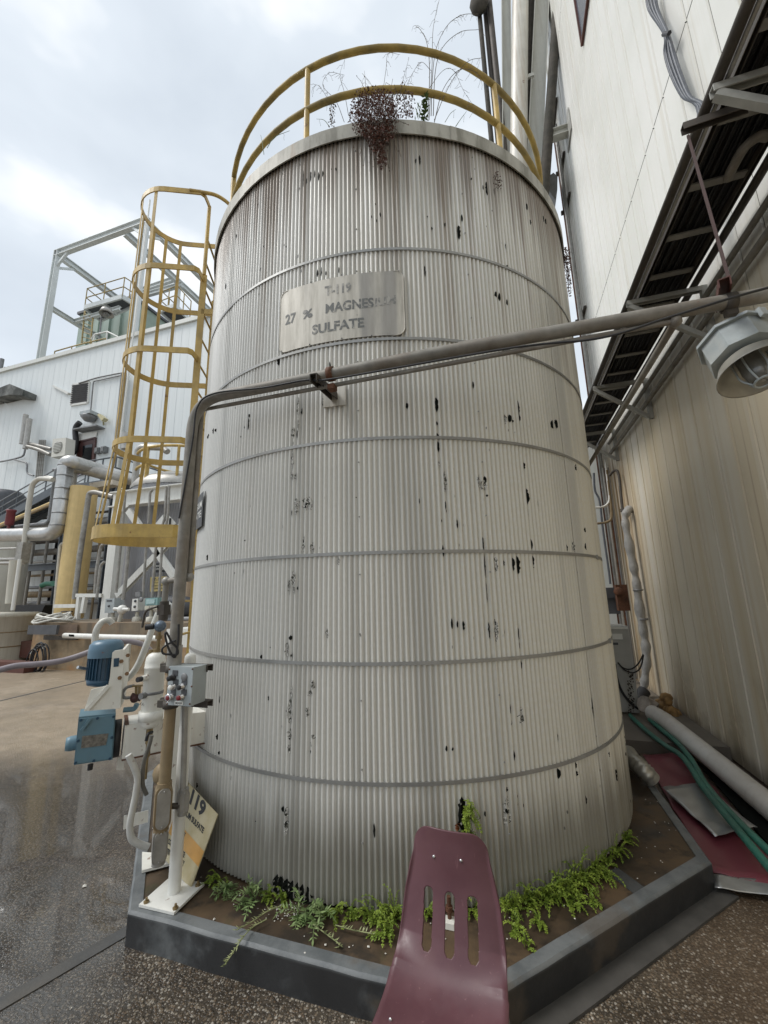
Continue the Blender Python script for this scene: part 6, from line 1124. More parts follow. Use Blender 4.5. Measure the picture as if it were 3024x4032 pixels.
# --- conduits dropping to the instrument boxes
for pts, r, lab in ((((555, 90), (610, 85), (640, 130), (610, 520), (520, 1440)), .045, 'first tall conduit from the left behind the ladder cage'), (((700, 600), (680, 900), (640, 1330), (610, 1530)), .055, 'thick grey conduit in front of the white brace'), (((1000, 95), (965, 130), (945, 540), (910, 900), (870, 1500)), .04, 'second tall conduit from the left behind the cage'), (((1180, 60), (1160, 450), (1040, 850), (990, 1500)), .04, 'third tall conduit from the left behind the cage'), (((1215, 40), (1200, 420), (1120, 860), (1080, 1500)), .04, 'fourth tall conduit from the left behind the cage'), (((385, 800), (330, 820), (300, 940), (265, 1150), (245, 1450)), .05, 'bent conduit left of the white column'), (((370, 1035), (320, 1080), (290, 1300), (270, 1500)), .045, 'lower bent conduit left of the white column')):
    bp('drop_conduit', 'l', pts, 8.25, r*.8, GAL, lab, 'conduit', 'conduits dropping to the instrument boxes', fl=.12)
def ibox(q, dpt, mat, nm, lab, Y=8.15, extra=None):
    c = [P('l', x, y, Y=Y) for x, y in q]; t = thing(nm, lab, 'box', c[3]); part('case', MB().prism(c, (0, dpt, 0)), mat, t)
    for (x, y, r, m2, pn) in (extra or []): part(pn, MB().lathe([(r, 0), (r, .02), (r*.7, .03), (0, .03)], P('l', x, y, Y=Y), (0, -1, 0), 14), m2, t)
    return t
t = ibox(((385, 1520), (500, 1512), (495, 1700), (370, 1705)), .28, BOXG, 'instrument_box', 'pale grey instrument box on the platform edge', extra=[(430, 1612, .03, STLD, 'knob')]); part('nameplate', MB().prism([P('l', x, y, Y=8.148) for x, y in ((400, 1535), (468, 1532), (468, 1555), (400, 1558))], (0, -.004, 0)), STLD, t)
ibox(((735, 1522), (805, 1515), (800, 1672), (720, 1680)), .3, WHT, 'push_button_box', 'white push button box in the middle of the platform edge', extra=[(775, 1548, .035, STLD, 'knob'), (768, 1622, .035, STLD, 'knob'), (852, 1530, .06, STL, 'round_gauge')])
ibox(((770, 1430), (830, 1425), (828, 1488), (768, 1490)), .15, STL, 'small_grey_box', 'small grey box above the push button box')
t = ibox(((905, 1512), (1065, 1502), (1060, 1600), (900, 1608)), .25, M('teal_case', (.20, .34, .33), .4, var=.1), 'teal_transmitter', 'teal transmitter with white label below it'); part('window', MB().prism([P('l', x, y, Y=8.145) for x, y in ((920, 1525), (1030, 1520), (1025, 1580), (918, 1588))], (0, -.01, 0)), M('display_window', (.36, .50, .50), .2), t); part('label_plate', MB().prism([P('l', x, y, Y=8.145) for x, y in ((895, 1612), (1055, 1605), (1052, 1655), (892, 1662))], (0, .1, 0)), M('cream_label', (.56, .55, .45), .5), t)
mb = MB(); text_on(mb, '116', P('l', 950, 1648, Y=8.142), (1, 0, 0), (0, 0, 1), .14, .06); part('lettering', mb, BLK, t)
tq = P('l', 600, 1660, Y=8.1); tr_ = thing('white_transmitter', 'round white pressure transmitter on a short stand', 'gauge', tq); part('body', MB().ball(tq, .12, 12).tube([tq+V((-.16, -.1, .02)), tq+V((.22, 0, 0))], .045, 10), WHT, tr_); part('stand', MB().tube([tq, V((tq.x-.05, tq.y, pzt))], .05, 8), OW, tr_)
for x0, y0, lab in ((800, 1690, 'short post under the push button box'), (480, 1700, 'short post under the grey instrument box'), (985, 1660, 'flexible stem under the teal transmitter')):
    p = P('l', x0, y0, Y=8.25); solo('box_post', MB().tube([p, V((p.x, p.y, pzt))], .045, 8).lathe([(.11, 0), (.11, .10), (.05, .12)], (p.x, p.y, pzt), n=12), OW, lab, 'post', 'posts under the instrument boxes')
pm2 = P('l', 1430, 1620, Y=8.6); pmp = thing('dark_pump', 'dark grey pump and valves behind the yellow ladder', 'pump', pm2); part('casing', MB().lathe([(0, -.2), (.2, -.2), (.26, -.1), (.26, .1), (.18, .2), (0, .2)], pm2, (.4, -1, 0), 18), STLD, pmp); part('motor', MB().tube([pm2+V((-.9, .2, .05)), pm2+V((-.3, .1, .05))], .24, 16), STLD, pmp); part('pipe', MB().tube(fillet([pm2+V((.05, 0, .2)), pm2+V((.05, 0, .7)), pm2+V((.08, 0, 2.4))], .1), .08, 10), M('pipe_tan', (.36, .27, .18), .6, var=.3), pmp); part('discharge', MB().tube([pm2+V((-.3, -.2, -.32)), pm2+V((.5, -.2, -.30))], .07, 10).ball(pm2+V((0, -.2, -.3)), .13, 8), STL, pmp)
solo('white_ball_tank', MB().ball(P('l', 1165, 1640, Y=8.5), .30, 14, (1, 1, .6)), WHT, 'white rounded cover behind the riser on the platform', 'cover')
solo('dark_motor', MB().tube([P('l', 1080, 1590, Y=8.9), P('l', 1190, 1560, Y=8.9)], .22, 16), STLD, 'dark round motor behind the teal transmitter', 'motor')
# second tank railing seen through the cage and its plant
r2c = V((cx+.5, 10.9, 0)); rr2 = thing('far_guard_rail', 'yellow guard rail on the lagged tank behind the cage', 'railing', r2c+V((0, 0, ztop)))
for dz in (1.1, .55): part('rail', MB().tube([r2c+V((RL*.95*cos(2*pi*k/40), RL*.95*sin(2*pi*k/40), ztop-.4+dz)) for k in range(40)], .045, 6, closed=True), YEL, rr2)
for k in range(10): a = 2*pi*k/10+.2; p = r2c+V((RL*.95*cos(a), RL*.95*sin(a), ztop-.4)); part('post', MB().tube([p, p+V((0, 0, 1.1))], .045, 6), YEL, rr2)
bp('silver_riser', 'k', ((1640, 560), (1640, 400), (1640, 350)), 10.2, .13, ALUD, 'silver pipe on the far tank top', n=10)
bp('silver_riser', '2', ((965, 700), (1000, 320), (1030, 295), (1180, 300), (1215, 330)), 9.6, .10, ALUD, 'silver pipe arching over behind the ladder cage', n=10, fl=.3)
# --- pipe rack along the foot of the plant building
rk = 'pipe rack along the foot of the plant building'; rng = random.Random(12)
for k in range(11):
    z = 1.6+k*.42+rng.uniform(-.08, .08); r = rng.choice((.06, .08, .11, .16)); x0 = -27+rng.uniform(0, 2); x1 = -10.5+rng.uniform(-2, 3)
    solo('rack_pipe', MB().tube([(x0, 13.9+.1*(k % 3), z), (x1, 13.9+.1*(k % 3), z)], r, 10), rng.choice((GAL, ALUD, STL, CON1, GALB, DK)), ('lowest', 'second', 'third', 'fourth', 'fifth', 'sixth', 'seventh', 'eighth', 'ninth', 'tenth', 'topmost')[k]+' level pipe'+(' from the ground' if 0 < k < 10 else '')+' in the rack behind the platform', 'pipe', rk)
for k in range(12):
    x = -24.5+k*1.12+rng.uniform(-.2, .2); h = rng.uniform(3.0, 6.0); solo('rack_riser', MB().tube([(x, 13.6, 0), (x, 13.6, h)], rng.choice((.05, .07, .09)), 8), rng.choice((GAL, ALUD, STL, GALB)), ('first', 'second', 'third', 'fourth', 'fifth', 'sixth', 'seventh', 'eighth', 'ninth', 'tenth', 'eleventh', 'twelfth')[k]+' upright pipe from the left in the rack behind the platform', 'pipe', rk)
for k in range(5): x = -25+k*3.4; solo('rack_post', MB().ibeam((x, 14.3, 0), (x, 14.3, 6.4), .22, .22, .025, (1, 0, 0)), STLD, ('first', 'second', 'third', 'fourth', 'fifth')[k]+' dark steel post from the left of the pipe rack', 'post', rk)
# ------------------------------------------------------------------ plastic chair in the foreground
CH = thing('plastic_chair', 'maroon plastic school chair with three slots in its back', 'chair', (-.31, 1.45, 0))
prof = smooth([(-.100, 0, .815), (-.096, 0, .76), (-.082, 0, .65), (-.060, 0, .56), (-.035, 0, .49), (0, 0, .44), (.05, 0, .413), (.12, 0, .402), (.25, 0, .406), (.35, 0, .418), (.40, 0, .405)], 12)
cum = [0]
for a, b in zip(prof[:-1], prof[1:]): cum.append(cum[-1]+(b-a).length)
Lc = cum[-1]; NV, NU = 300, 170
def prof_at(s):
    s = max(0, min(Lc, s))
    for i in range(len(cum)-1):
        if cum[i+1] >= s: t = (s-cum[i])/(cum[i+1]-cum[i]); return prof[i].lerp(prof[i+1], t)
    return prof[-1]
def hw(z, s):
    if s > .42: return .198
    if z >= .45:
        for (z0, w0), (z1, w1) in (((.82, .134), (.72, .146)), ((.72, .146), (.61, .172)), ((.61, .172), (.45, .192))):
            if z1 <= z <= z0: return w0+(w1-w0)*(z0-z)/(z0-z1)
        return .134
    return .192+.006*min(1, (.45-z)/.04)
vs = []; par = []
for j in range(NV+1):
    s = Lc*j/NV; p = prof_at(s); p2 = prof_at(s+.004); tgt = (p2-prof_at(s-.004)).normalized(); nr = V((-tgt.z, 0, tgt.x))
    w_ = hw(p.z, s); R_ = .062
    if s < R_: w_ -= R_-sqrt(max(0, R_*R_-(R_-s)**2))
    if s > Lc-.05: w_ -= .05-sqrt(max(0, .0025-(.05-(Lc-s))**2))
    bk_ = max(0, min(1, (.62-s)/.3))
    for i in range(NU+1):
        u = i/NU*2-1; x = u*w_; cv = min(1.2, (abs(x)/hw(p.z, s)))**2.2
        off = (.030 if s < .40 else .016)*cv; edge = -.010*max(0, (abs(u)-.90)/.10)**2*min(1, max(0, (s-.05)/.08))
        q = p+nr*(-(off+edge)) if s < .40 else p+V((0, 0, .016*cv+edge))
        if s < .40 and s > .32: k = (s-.32)/.08; qa = p+nr*(-(off+edge)); qb = p+V((0, 0, .016*cv+edge)); q = qa.lerp(qb, k)
        vs.append(V((x, q.x, q.z))); par.append((x, s, p.z))
slots = [(-.080, .0175), (.0, .0175), (.080, .0175)]; zs0, zs1 = .468, .632
def inslot(x, s, z):
    if s > .45: return False
    for c, h in slots:
        c2 = c*(1+.03*(.63-z)/.16); dz = max(zs0+h-z, z-(zs1-h), 0)
        if abs(x-c2) < h and (dz == 0 or hypot(x-c2, dz) < h): return True
    return False
CA = radians(3); fcx, fsx = cos(CA), sin(CA)
def chw(p): lx, d, z = p; return V((-.31+lx*fcx-d*fsx*-1*0+d*(-fsx), 1.61-d*fcx+lx*(-fsx)*1.0, z))
fs = []
for j in range(NV):
    for i in range(NU):
        q = j*(NU+1)+i; ps = [par[k] for k in (q, q+1, q+NU+2, q+NU+1)]; c = [sum(k[m_] for k in ps)/4 for m_ in range(3)]
        if not inslot(*c): fs.append((q, q+NU+1, q+NU+2, q+1))
g = G('maroon_plastic'); p_ = g.tc.outputs['Object']; c_ = g.mix((.088, .034, .042), (.108, .045, .053), g.rng(g.noise(p_, 6, 4), .35, .65)); sc_ = g.noise(g.map(p_, (90, 90, 9), (0, 0, 0)), 1.0, 2); c_ = g.mix(c_, (.20, .10, .11), g.mth('MULTIPLY', g.rng(sc_, .68, .73), .45)); c_ = g.mix(c_, (.12, .06, .055), g.mth('MULTIPLY', g.rng(g.noise(p_, 9, 6), .56, .72), .25))
g.l(c_, g.b.inputs['Base Color']); g.put(g.b.inputs['Roughness'], g.rng(g.noise(p_, 30, 4), .3, .7, .36, .52)); g.bump(g.noise(p_, 900, 2), .06, .001); MAR = g.m
sh = part('seat_shell', MB().add([chw(p) for p in vs], fs, True), MAR, CH); md = sh.modifiers.new('thick', 'SOLIDIFY'); md.thickness = .007; md.offset = -1
pl_ = (V((-.29, 1.655, .6)), V((0, -1, .25)))
def onsh(x, y): return P('c', x, y, pl=(V((-.29, 1.66, .6)), V((0, -1, .25))))
def near_shell(x, y):                                   # nearest shell point to a sighting
    d = ray('c', x, y).normalized(); best = min((( (p-CAM)-d*(p-CAM).dot(d)).length, k) for k, p in enumerate(W_)); return W_[best[1]]
W_ = [chw(p) for p in vs]
for x, y in ((315, 380), (425, 397), (140, 1035)):
    p = near_shell(x, y); part('rivet', MB().ball(p+V((0, -.001, 0)), .0062, 10, (1, .6, 1)), CHROME, CH)
LEG = M('chrome_leg', (.5, .5, .5), .25, .9, var=.1)
for sx in (-1, 1):
    part('leg', MB().tube(fillet([chw((sx*.15, -.02, .395)), chw((sx*.165, -.07, .36)), chw((sx*.20, -.14, .012))], .04), .011, 8), LEG, CH); part('leg', MB().tube(fillet([chw((sx*.15, .28, .395)), chw((sx*.17, .33, .36)), chw((sx*.20, .37, .012))], .04), .011, 8), LEG, CH)
    part('side_rail', MB().tube([chw((sx*.15, -.02, .392)), chw((sx*.15, .28, .395))], .011, 8), LEG, CH)
p = P('c', 600, 1035, Y=1.66)
# ------------------------------------------------------------------ plants
def leafmat(n, a, b, tr=.25):
    g = G(n); rnd = g.noise(g.tc.outputs['Object'], 22, 3); g.l(g.mix(a, b, g.rng(rnd, .3, .7)), g.b.inputs['Base Color']); g.b.inputs['Roughness'].default_value = .5; g.b.inputs['Specular IOR Level'].default_value = .3
    return g.m
FERN = leafmat('bright_weed_green', (.13, .20, .025), (.27, .35, .05)); GREY = leafmat('grey_green_leaf', (.12, .19, .06), (.24, .31, .13)); DRY = leafmat('dead_leaf_brown', (.050, .019, .013), (.125, .048, .030)); STEM = M('dry_stem', (.13, .105, .08), .8, var=.3, scale=20); DKG = leafmat('dark_green_leaf', (.04, .075, .02), (.09, .14, .04)); STRAW = leafmat('pale_runner', (.22, .25, .11), (.34, .36, .18))
def leaf(mb, p, d, up, ln, wd):
    d = d.normalized(); s_ = d.cross(up)
    if s_.length < 1e-3: s_ = d.cross(V((1, 0, 0)))
    s_.normalize(); mb.add([p, p+d*ln*.45+s_*wd*.5, p+d*ln, p+d*ln*.45-s_*wd*.5], [(0, 1, 2, 3)])
def frond(mb, rng, p, d, ln, n, lf, lw, droop=.6, w=.0016):
    pts = []; q = V(p); dv = d.normalized()
    for k in range(n+1):
        pts.append(q.copy()); dv = (dv+V((rng.uniform(-.12, .12), rng.uniform(-.12, .12), -droop*k/n*.5))).normalized(); q = q+dv*ln/n
    mb.tube(pts, w, 3, cap=False)
    for k in range(1, n+1):
        t = (pts[k]-pts[k-1]).normalized(); s_ = t.cross(V((0, 0, 1)))
        if s_.length < 1e-3: s_ = V((1, 0, 0))
        s_.normalize(); f = lf*(1-.5*k/n)*rng.uniform(.8, 1.25)
        for sg in (-1, 1):
            dd = t*.6+s_*sg+V((0, 0, rng.uniform(-.2, .5))); leaf(mb, pts[k], dd, V((rng.uniform(-.5, .5), rng.uniform(-.5, .5), 1)), f, lw)
            if lf < .03: leaf(mb, pts[k]+dd.normalized()*f*.35, dd*.6+t*.8, V((0, rng.uniform(-.5, .5), 1)), f*.6, lw*.8)
    leaf(mb, pts[-1], dv, V((0, 0, 1)), lf*.8, lw)
def weed(v, x, y, size, nf, kind, lab, spread=1.0):
    base = P(v, x, y, Z=.15); c = base-TC; c.z = 0; rr = c.length; o_ = c.normalized(); rng = random.Random(int(x*7+y))
    if rr < TR+.02: base = TC+o_*(TR+.02); base.z = .15
    mb = MB(); lf, lw = {'fern': (.017, .0065), 'grey': (.05, .010), 'tuft': (.03, .010)}[kind]
    for k in range(int(nf*(.62 if v == 'c' else .85))):
        a = rng.uniform(-1, 1)*1.5; out = (Matrix.Rotation(a, 3, 'Z') @ o_); el = rng.uniform(.25, 1.5); d = out*cos(el)+V((0, 0, sin(el))); jit = V((rng.uniform(-.5, .5), rng.uniform(-.5, .5), 0))*size*spread*.5; b = base+jit
        cc_ = b-TC; cc_.z = 0
        if cc_.length < TR+.012: b = TC+cc_.normalized()*(TR+.015); b.z = .15
        frond(mb, rng, V((b.x, b.y, .148)), d, size*rng.uniform(.35, 1.05), 9 if kind != 'grey' else 7, lf, lw, .9)
    mat = {'fern': FERN, 'grey': GREY, 'tuft': FERN}[kind]; return solo('weed', mb, mat, lab, 'weed', "weeds along the tank's foot")
WL = [('b', 885, 590, .10, 16, 'fern', 'small bright weed beside the leaning sign'), ('b', 940, 625, .09, 10, 'grey', 'narrow leaved grey green weed right of the small bright weed near the sign'), ('b', 1035, 660, .13, 12, 'grey', 'pale tall grey green weed left of the ragged hole'), ('b', 1100, 660, .08, 12, 'fern', 'small bright weed just left of the ragged hole'), ('b', 1160, 670, .07, 10, 'fern', 'tiny weed under the ragged hole in the tank foot'), ('b', 1245, 715, .13, 12, 'grey', 'grey green weed right of the ragged hole'), ('b', 1300, 735, .12, 10, 'grey', 'grey green leggy weed midway between hole and chair'), ('b', 1365, 725, .10, 16, 'fern', 'bright weed third to the left of the chair back'), ('b', 1430, 725, .09, 14, 'fern', 'bright weed second to the left of the chair back'), ('b', 1510, 735, .10, 18, 'fern', 'bright feathery weed close to the left of the chair'), ('b', 1590, 730, .16, 40, 'fern', 'biggest bright weed touching the left edge of the chair'), ('b', 1575, 800, .11, 24, 'fern', 'drooping weed in front of the biggest one left of the chair'),
      ('c', 300, 600, .09, 12, 'fern', 'weed seen through the left slot of the chair'), ('c', 465, 600, .11, 20, 'fern', 'weed seen through the right slot of the chair'), ('c', 620, 590, .13, 40, 'fern', 'bright weed touching the right edge of the chair'), ('c', 700, 560, .13, 46, 'fern', 'second bright weed right of the chair'), ('c', 775, 545, .14, 50, 'fern', 'third bright weed right of the chair'), ('c', 840, 515, .15, 60, 'fern', 'lush bright weed midway along the right patch'), ('c', 905, 480, .16, 70, 'fern', 'tallest lush weed of the right patch'), ('c', 970, 450, .13, 50, 'fern', 'bright weed at the right end of the lush patch'), ('c', 880, 570, .10, 22, 'fern', 'low weed straggling in front of the lush patch'), ('c', 950, 560, .08, 10, 'fern', 'low weed near the grey repair strip'), ('c', 1000, 400, .11, 26, 'fern', 'weed just beyond the grey repair strip'), ('c', 1050, 365, .10, 22, 'fern', 'weed second from the far right along the tank foot'), ('c', 1090, 315, .10, 20, 'fern', 'weed farthest right along the tank foot'), ('c', 640, 670, .08, 20, 'fern', 'sparse low weed on the plinth right of the chair slots'), ('c', 740, 640, .08, 16, 'fern', 'sparse low weed below the second bright weed'), ('c', 690, 740, .06, 10, 'fern', 'tiny weed nearest the kerb right of the chair')]
for a in WL: weed(*a)
rng = random.Random(31)
for pts, lab in ((((1150, 690), (1090, 715), (1030, 755), (965, 790)), 'pale runner stem trailing left across the plinth'), (((1090, 745), (1030, 780), (985, 830), (940, 900), (915, 935)), 'pale runner stem trailing down over the kerb'), (((1270, 760), (1310, 790), (1350, 820), (1385, 850), (1370, 875)), 'pale runner stem curling down right of the hole'), (((1370, 770), (1440, 790), (1520, 805)), 'pale runner stem lying towards the chair')):
    q = smooth([P('b', x, y, Z=.165 if y < 870 else .10) for x, y in pts], 6); mb = MB().tube(q, .0028, 4, cap=False)
    for k in range(2, len(q)): 
        for sg in (-1, 1): leaf(mb, q[k], (q[k]-q[k-1]).normalized()+V((rng.uniform(-1, 1), rng.uniform(-1, 1), .6)), V((0, 0, 1)), .022, .006)
    solo('runner_stem', mb, STRAW, lab, 'weed', 'runner stems on the plinth')
# weed growing out of the jacket
mb = MB(); rng = random.Random(17); 
for k in range(26):
    th, z = cyl('c', 445+rng.uniform(-8, 14), 215+rng.uniform(-60, 70)); p = cp(th, z, .004); o_ = V((cos(th), sin(th), 0)); frond(mb, rng, p, o_+V((rng.uniform(-.7, .7), 0, rng.uniform(-.5, .8))), rng.uniform(.05, .10), 8, .020, .008, .8)
solo('jacket_weed', mb, FERN, 'yellow green weed sprouting from a hole in the jacket above the chair', 'weed')
th, z = cyl('c', 430, 225); hb = MB(); patch(hb, th, z, .022, .10, .0026, .5); part('rust_hole', hb, VOID, tank, stuff=True)
mb = MB()
for k in range(14): th, z = cyl('c', 405+rng.uniform(-6, 8), 252+rng.uniform(-8, 8)); leaf(mb, cp(th, z, .008), V((rng.uniform(-1, 1), -1, rng.uniform(-1, 1))), V((0, 0, 1)), .02, .014)
solo('dead_leaf_tuft', mb, leafmat('red_brown_leaf', (.14, .045, .02), (.20, .08, .03)), 'red brown dead leaves beside the jacket weed', 'weed')
# dried vine over the rim
mb = MB(); rng = random.Random(23); LV = MB()
def inpoly(x, y, P_):
    c = False; j = len(P_)-1
    for i in range(len(P_)):
        if (P_[i][1] > y) != (P_[j][1] > y) and x < (P_[j][0]-P_[i][0])*(y-P_[i][1])/(P_[j][1]-P_[i][1])+P_[i][0]: c = not c
        j = i
    return c
crown = [(560, 560), (575, 470), (600, 420), (650, 400), (720, 405), (800, 430), (860, 420), (870, 470), (860, 540), (800, 555), (770, 600), (740, 640), (690, 640), (640, 600), (590, 620)]
hang = [(590, 560), (760, 560), (770, 640), (730, 680), (735, 780), (705, 790), (690, 720), (660, 690), (640, 640), (600, 620)]
dense = [(585, 545), (610, 440), (680, 420), (760, 450), (780, 540), (740, 620), (660, 600)]
rz = hypot(TC.x, TC.y)-TR
def vleaf(x, y, r, s):
    p = P('h', x, y, r=r); leaf(mb, p, V((rng.uniform(-1, 1), rng.uniform(-1, 1), rng.uniform(-1.2, .5))), V((rng.uniform(-1, 1), rng.uniform(-1, 1), rng.uniform(-1, 1))), s*rng.uniform(.6, 1.4), s*rng.uniform(.35, .8))
n = 0
while n < 4200:
    x, y = rng.uniform(550, 880), rng.uniform(395, 800)
    if inpoly(x, y, dense) and rng.random() < .9 or inpoly(x, y, crown) and rng.random() < .33 or inpoly(x, y, hang) and rng.random() < .55:
        if y > 585: r = rz-.05-rng.random()*.10
        else: r = rz+rng.uniform(-.14, .25)
        if y > 560 and r > rz-.045: r = rz-.06
        vleaf(x, y, r, .017); n += 1
for k in range(90):
    x0, y0 = rng.uniform(620, 790), rng.uniform(500, 570); x1 = x0+rng.uniform(-150, 150)*.6; y1 = y0-rng.uniform(30, 170)
    if rng.random() < .45: x1 = x0+rng.uniform(-60, 50); y1 = y0+rng.uniform(60, 260); r0, r1 = rz-.07, rz-.06
    else: r0, r1 = rz+.12, rz+rng.uniform(-.1, .25)
    a, b = P('h', x0, y0, r=r0), P('h', x1, y1, r=r1); mid = a.lerp(b, .5)+V((rng.uniform(-.05, .05), 0, rng.uniform(-.02, .06))); pts = smooth([a, mid, b], 5)
    if y1 > 590: pts = [P('h', x0+(x1-x0)*t/6+rng.uniform(-5, 5), y0+(y1-y0)*t/6, r=rz-.07) for t in range(7)]
    LV.tube(pts, .0017, 3, cap=False)
    for q in pts[2:]:
        if rng.random() < .5: leaf(mb, q, V((rng.uniform(-1, 1), rng.uniform(-1, 1), -.5)), V((0, 1, .3)), .014, .008)
dvn = thing('dried_vine', 'dead brown vine clump hanging over the tank rim', 'plant', P('h', 690, 570, r=rz)); part('leaves', mb, DRY, dvn); part('stems', LV, STEM, dvn)
def stalk(v, pts, r, lab, w=.0030, curl=14, grp='dry grass stalks on the tank roof', mat=STEM, seed=1):
    rng = random.Random(seed); q = smooth([P(v, x, y, r=r+.10*k/len(pts)) for k, (x, y) in enumerate(pts)], 7); n = len(q); mb = MB().tube(q, w, 4, cap=False, rad=[w*(1-.6*k/n) for k in range(n)])
    for k in range(int(n*.35), n):
        if rng.random() < curl/20:
            t = (q[k]-q[k-1]).normalized(); s_ = V((rng.uniform(-1, 1), rng.uniform(-.5, .5), rng.uniform(-.9, .2))); pp = [q[k], q[k]+s_*.025+t*.01, q[k]+s_*.045+V((0, 0, -.02))]; mb.tube(pp, .0011, 3, cap=False); leaf(mb, pp[-1], s_, V((0, 1, 0)), .012, .004)
    return solo('grass_stalk', mb, mat, lab, 'grass', grp)
ST = [(((935, 560), (942, 440), (950, 290), (955, 130), (985, -10)), 'tallest straight dry stalk rising out of the top of the picture'), (((945, 540), (950, 380), (968, 230), (1020, 120), (1090, 70), (1165, 65)), 'upper long arching dry stalk'), (((955, 540), (965, 330), (1000, 220), (1080, 150), (1165, 138)), 'second arching dry stalk under the upper one'), (((930, 550), (938, 330), (925, 200), (895, 140), (870, 118)), 'dry stalk bending left at the top'), (((960, 560), (1010, 440), (1060, 350), (1120, 285), (1180, 270)), 'dry stalk leaning right across both rails'), (((960, 570), (1000, 420), (1070, 330), (1140, 330), (1180, 380)), 'dry stalk curling down by the right post'), (((930, 420), (1000, 330), (1050, 330), (1100, 430), (1150, 500)), 'drooping dry stalk between the rails on the right'), (((945, 330), (900, 290), (860, 340), (830, 400)), 'dry stalk drooping left between the rails'), (((480, 580), (470, 480), (420, 400), (390, 410)), 'curled dry stalk left of the vine'), (((540, 570), (500, 470), (440, 400), (470, 340), (540, 350)), 'thin looping dry stalk left of the vine'), (((560, 540), (540, 430), (520, 350), (545, 270)), 'thin upright stalk left of the vine'), (((720, 430), (735, 320), (745, 250), (800, 255)), 'thin bare stalk above the vine'), (((800, 430), (820, 350), (842, 270)), 'thin seed head above the right of the vine'), (((640, 420), (638, 380), (634, 330)), 'short stalk above the left of the vine')]
for k, (pts, lab) in enumerate(ST): stalk('h', pts, rz+.18, lab, seed=k, w=.0034 if k < 6 else .0022)
for v, pts, lab in (('h', ((165, 720), (158, 670), (150, 630)), 'grass blade at the far left of the rim'), ('h', ((180, 690), (215, 640), (285, 610)), 'seed head bending over the left mid rail'), ('h', ((470, 590), (445, 560), (410, 555)), 'curved green blade by the left post'), ('h', ((1060, 590), (1080, 560), (1110, 520)), 'thin blades right of the dark green plant'), ('h', ((1010, 570), (1035, 530), (1060, 510)), 'pale blade right of the dark green plant')):
    stalk(v, pts, rz+.35, lab, .003, 2, 'grass blades on the tank rim', DKG, 5)
mb = MB(); rng = random.Random(9)
for k in range(46):
    y = 565-k*2.6; x = 915+rng.uniform(-6, 6)+(.15*k); p = P('h', x, y, r=rz+.15); leaf(mb, p, V((rng.uniform(-1, 1), rng.uniform(-1, 1), rng.uniform(-.3, .6))), V((0, 0, 1)), .045, .016)
    if k % 3 == 0: p = P('h', 885+rng.uniform(-14, 14), 565-k*1.6, r=rz+.12); leaf(mb, p, V((rng.uniform(-.4, .4), 0, 1)), V((0, 1, 0)), .06, .008)
solo('green_roof_plant', mb, DKG, 'dark green upright plant right of the dried vine', 'plant')
mb = MB()
for k in range(60): p = P('h', 478+rng.uniform(-10, 14)+.1*k, 590-k*2, r=rz+.22); leaf(mb, p, V((rng.uniform(-1, 1), rng.uniform(-1, 1), -.3)), V((0, 0, 1)), .016, .010)
solo('small_dead_plant', mb, DRY, 'small dead brown plant left of the vine near the left post', 'plant')
mb = MB(); LV = MB(); rng = random.Random(41); rs_ = 3.92
for k in range(420):
    y = 1540+rng.random()**1.2*300; w_ = 30 if y < 1700 else 18; x = 352+(y-1540)*.12+rng.gauss(0, .45)*w_
    if rng.random() < (1 if y < 1690 else .45): p = P('t', x, y, r=rs_+rng.uniform(-.08, .08)); leaf(mb, p, V((rng.uniform(-1, 1), rng.uniform(-1, 1), rng.uniform(-1, .6))), V((rng.uniform(-1, 1), 1, 0)), .020, .012)
for k in range(16): a = P('t', 338, 1600+rng.uniform(-30, 60), r=rs_); b = P('t', 380+rng.uniform(-25, 25), 1600+rng.uniform(-60, 270), r=rs_); LV.tube(smooth([a, a.lerp(b, .5)+V((.03, 0, .03)), b], 4), .002, 3, cap=False)
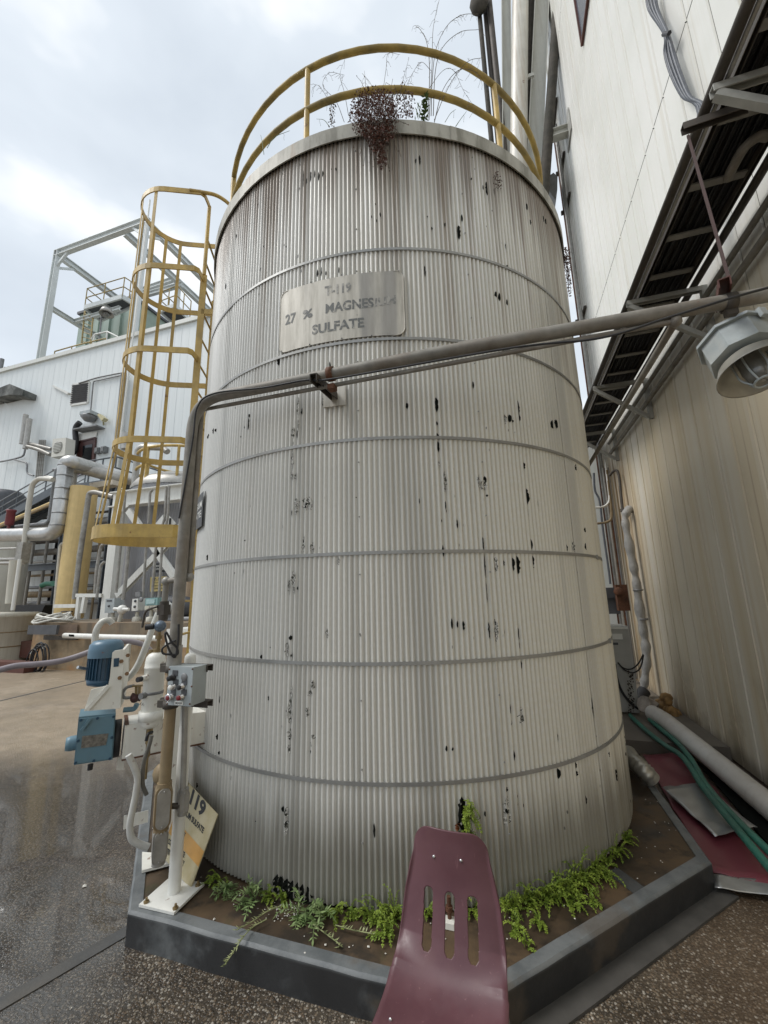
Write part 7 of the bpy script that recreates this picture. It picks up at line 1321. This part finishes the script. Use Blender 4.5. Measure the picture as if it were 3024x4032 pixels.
sw = thing('side_weed', 'dead brown weed sticking out of the right side of the tank', 'plant', P('t', 345, 1640, r=rs_)); part('leaves', mb, DRY, sw); part('stems', LV, STEM, sw)
mb = MB()
for k in range(60): th, z = cyl('u2', 825+rng.gauss(0, 16)+k*.3, 600+k*2.1+rng.uniform(-8, 8)); leaf(mb, cp(th, z, .012+rng.random()*.02), V((rng.uniform(-1, 1), -.5, rng.uniform(-1, .5))), V((0, 0, 1)), .014, .009)
solo('jacket_dead_weed', mb, DRY, 'small dead weed on the jacket under the right of the rim', 'plant')
# flakes and litter on plinth and yard
mb = MB(); rng = random.Random(51)
def flake(p, s): a = rng.random()*6; mb.add([p+V((cos(a+k*1.57)*s*rng.uniform(.5, 1), sin(a+k*1.57)*s*rng.uniform(.5, 1), 0)) for k in range(4)]+[p+V((0, 0, s*.5))], [(0, 1, 4), (1, 2, 4), (2, 3, 4), (3, 0, 4)])
for k in range(110):
    a = rng.uniform(-2.9, -.1); r = TR+rng.uniform(.03, .28); p = V((TC.x+r*cos(a), TC.y+r*sin(a), .147)); flake(p, rng.uniform(.003, .007))
for k in range(90):
    x, y = rng.gauss(1190, 45), rng.gauss(715, 24); p = P('b', x, y, Z=.147); flake(p, rng.uniform(.003, .006))
for x, y, s in ((345, 610, .022), (875, 745, .012), (1505, 858, .010), (1330, 850, .009), (1245, 885, .012), (955, 685, .006)): p = P('b', x, y, Z=.148 if x > 560 else .004); flake(p, s)
for k in range(60): p = V((rng.uniform(-3, 1.6), rng.uniform(.9, 1.8), .004)); flake(p, rng.uniform(.003, .006))
solo('paint_flakes', mb, M('white_flake', (.62, .60, .54), .7), kind='stuff')
ab = P('c', 378, 655, Z=.15); abt = thing('anchor_bolt', 'rusty anchor bolt on a white pad at the tank foot behind the chair', 'bolt', V((ab.x, ab.y, .145))); part('pad', MB().box((ab.x, ab.y, .158), (.05, .05, .025)), WHR, abt); part('bolt', MB().tube([(ab.x, ab.y+.01, .16), (ab.x, ab.y+.01, .26)], .010, 8).lathe([(.018, 0), (.018, .02)], (ab.x, ab.y+.01, .20), n=6, cap=True), RUST, abt)
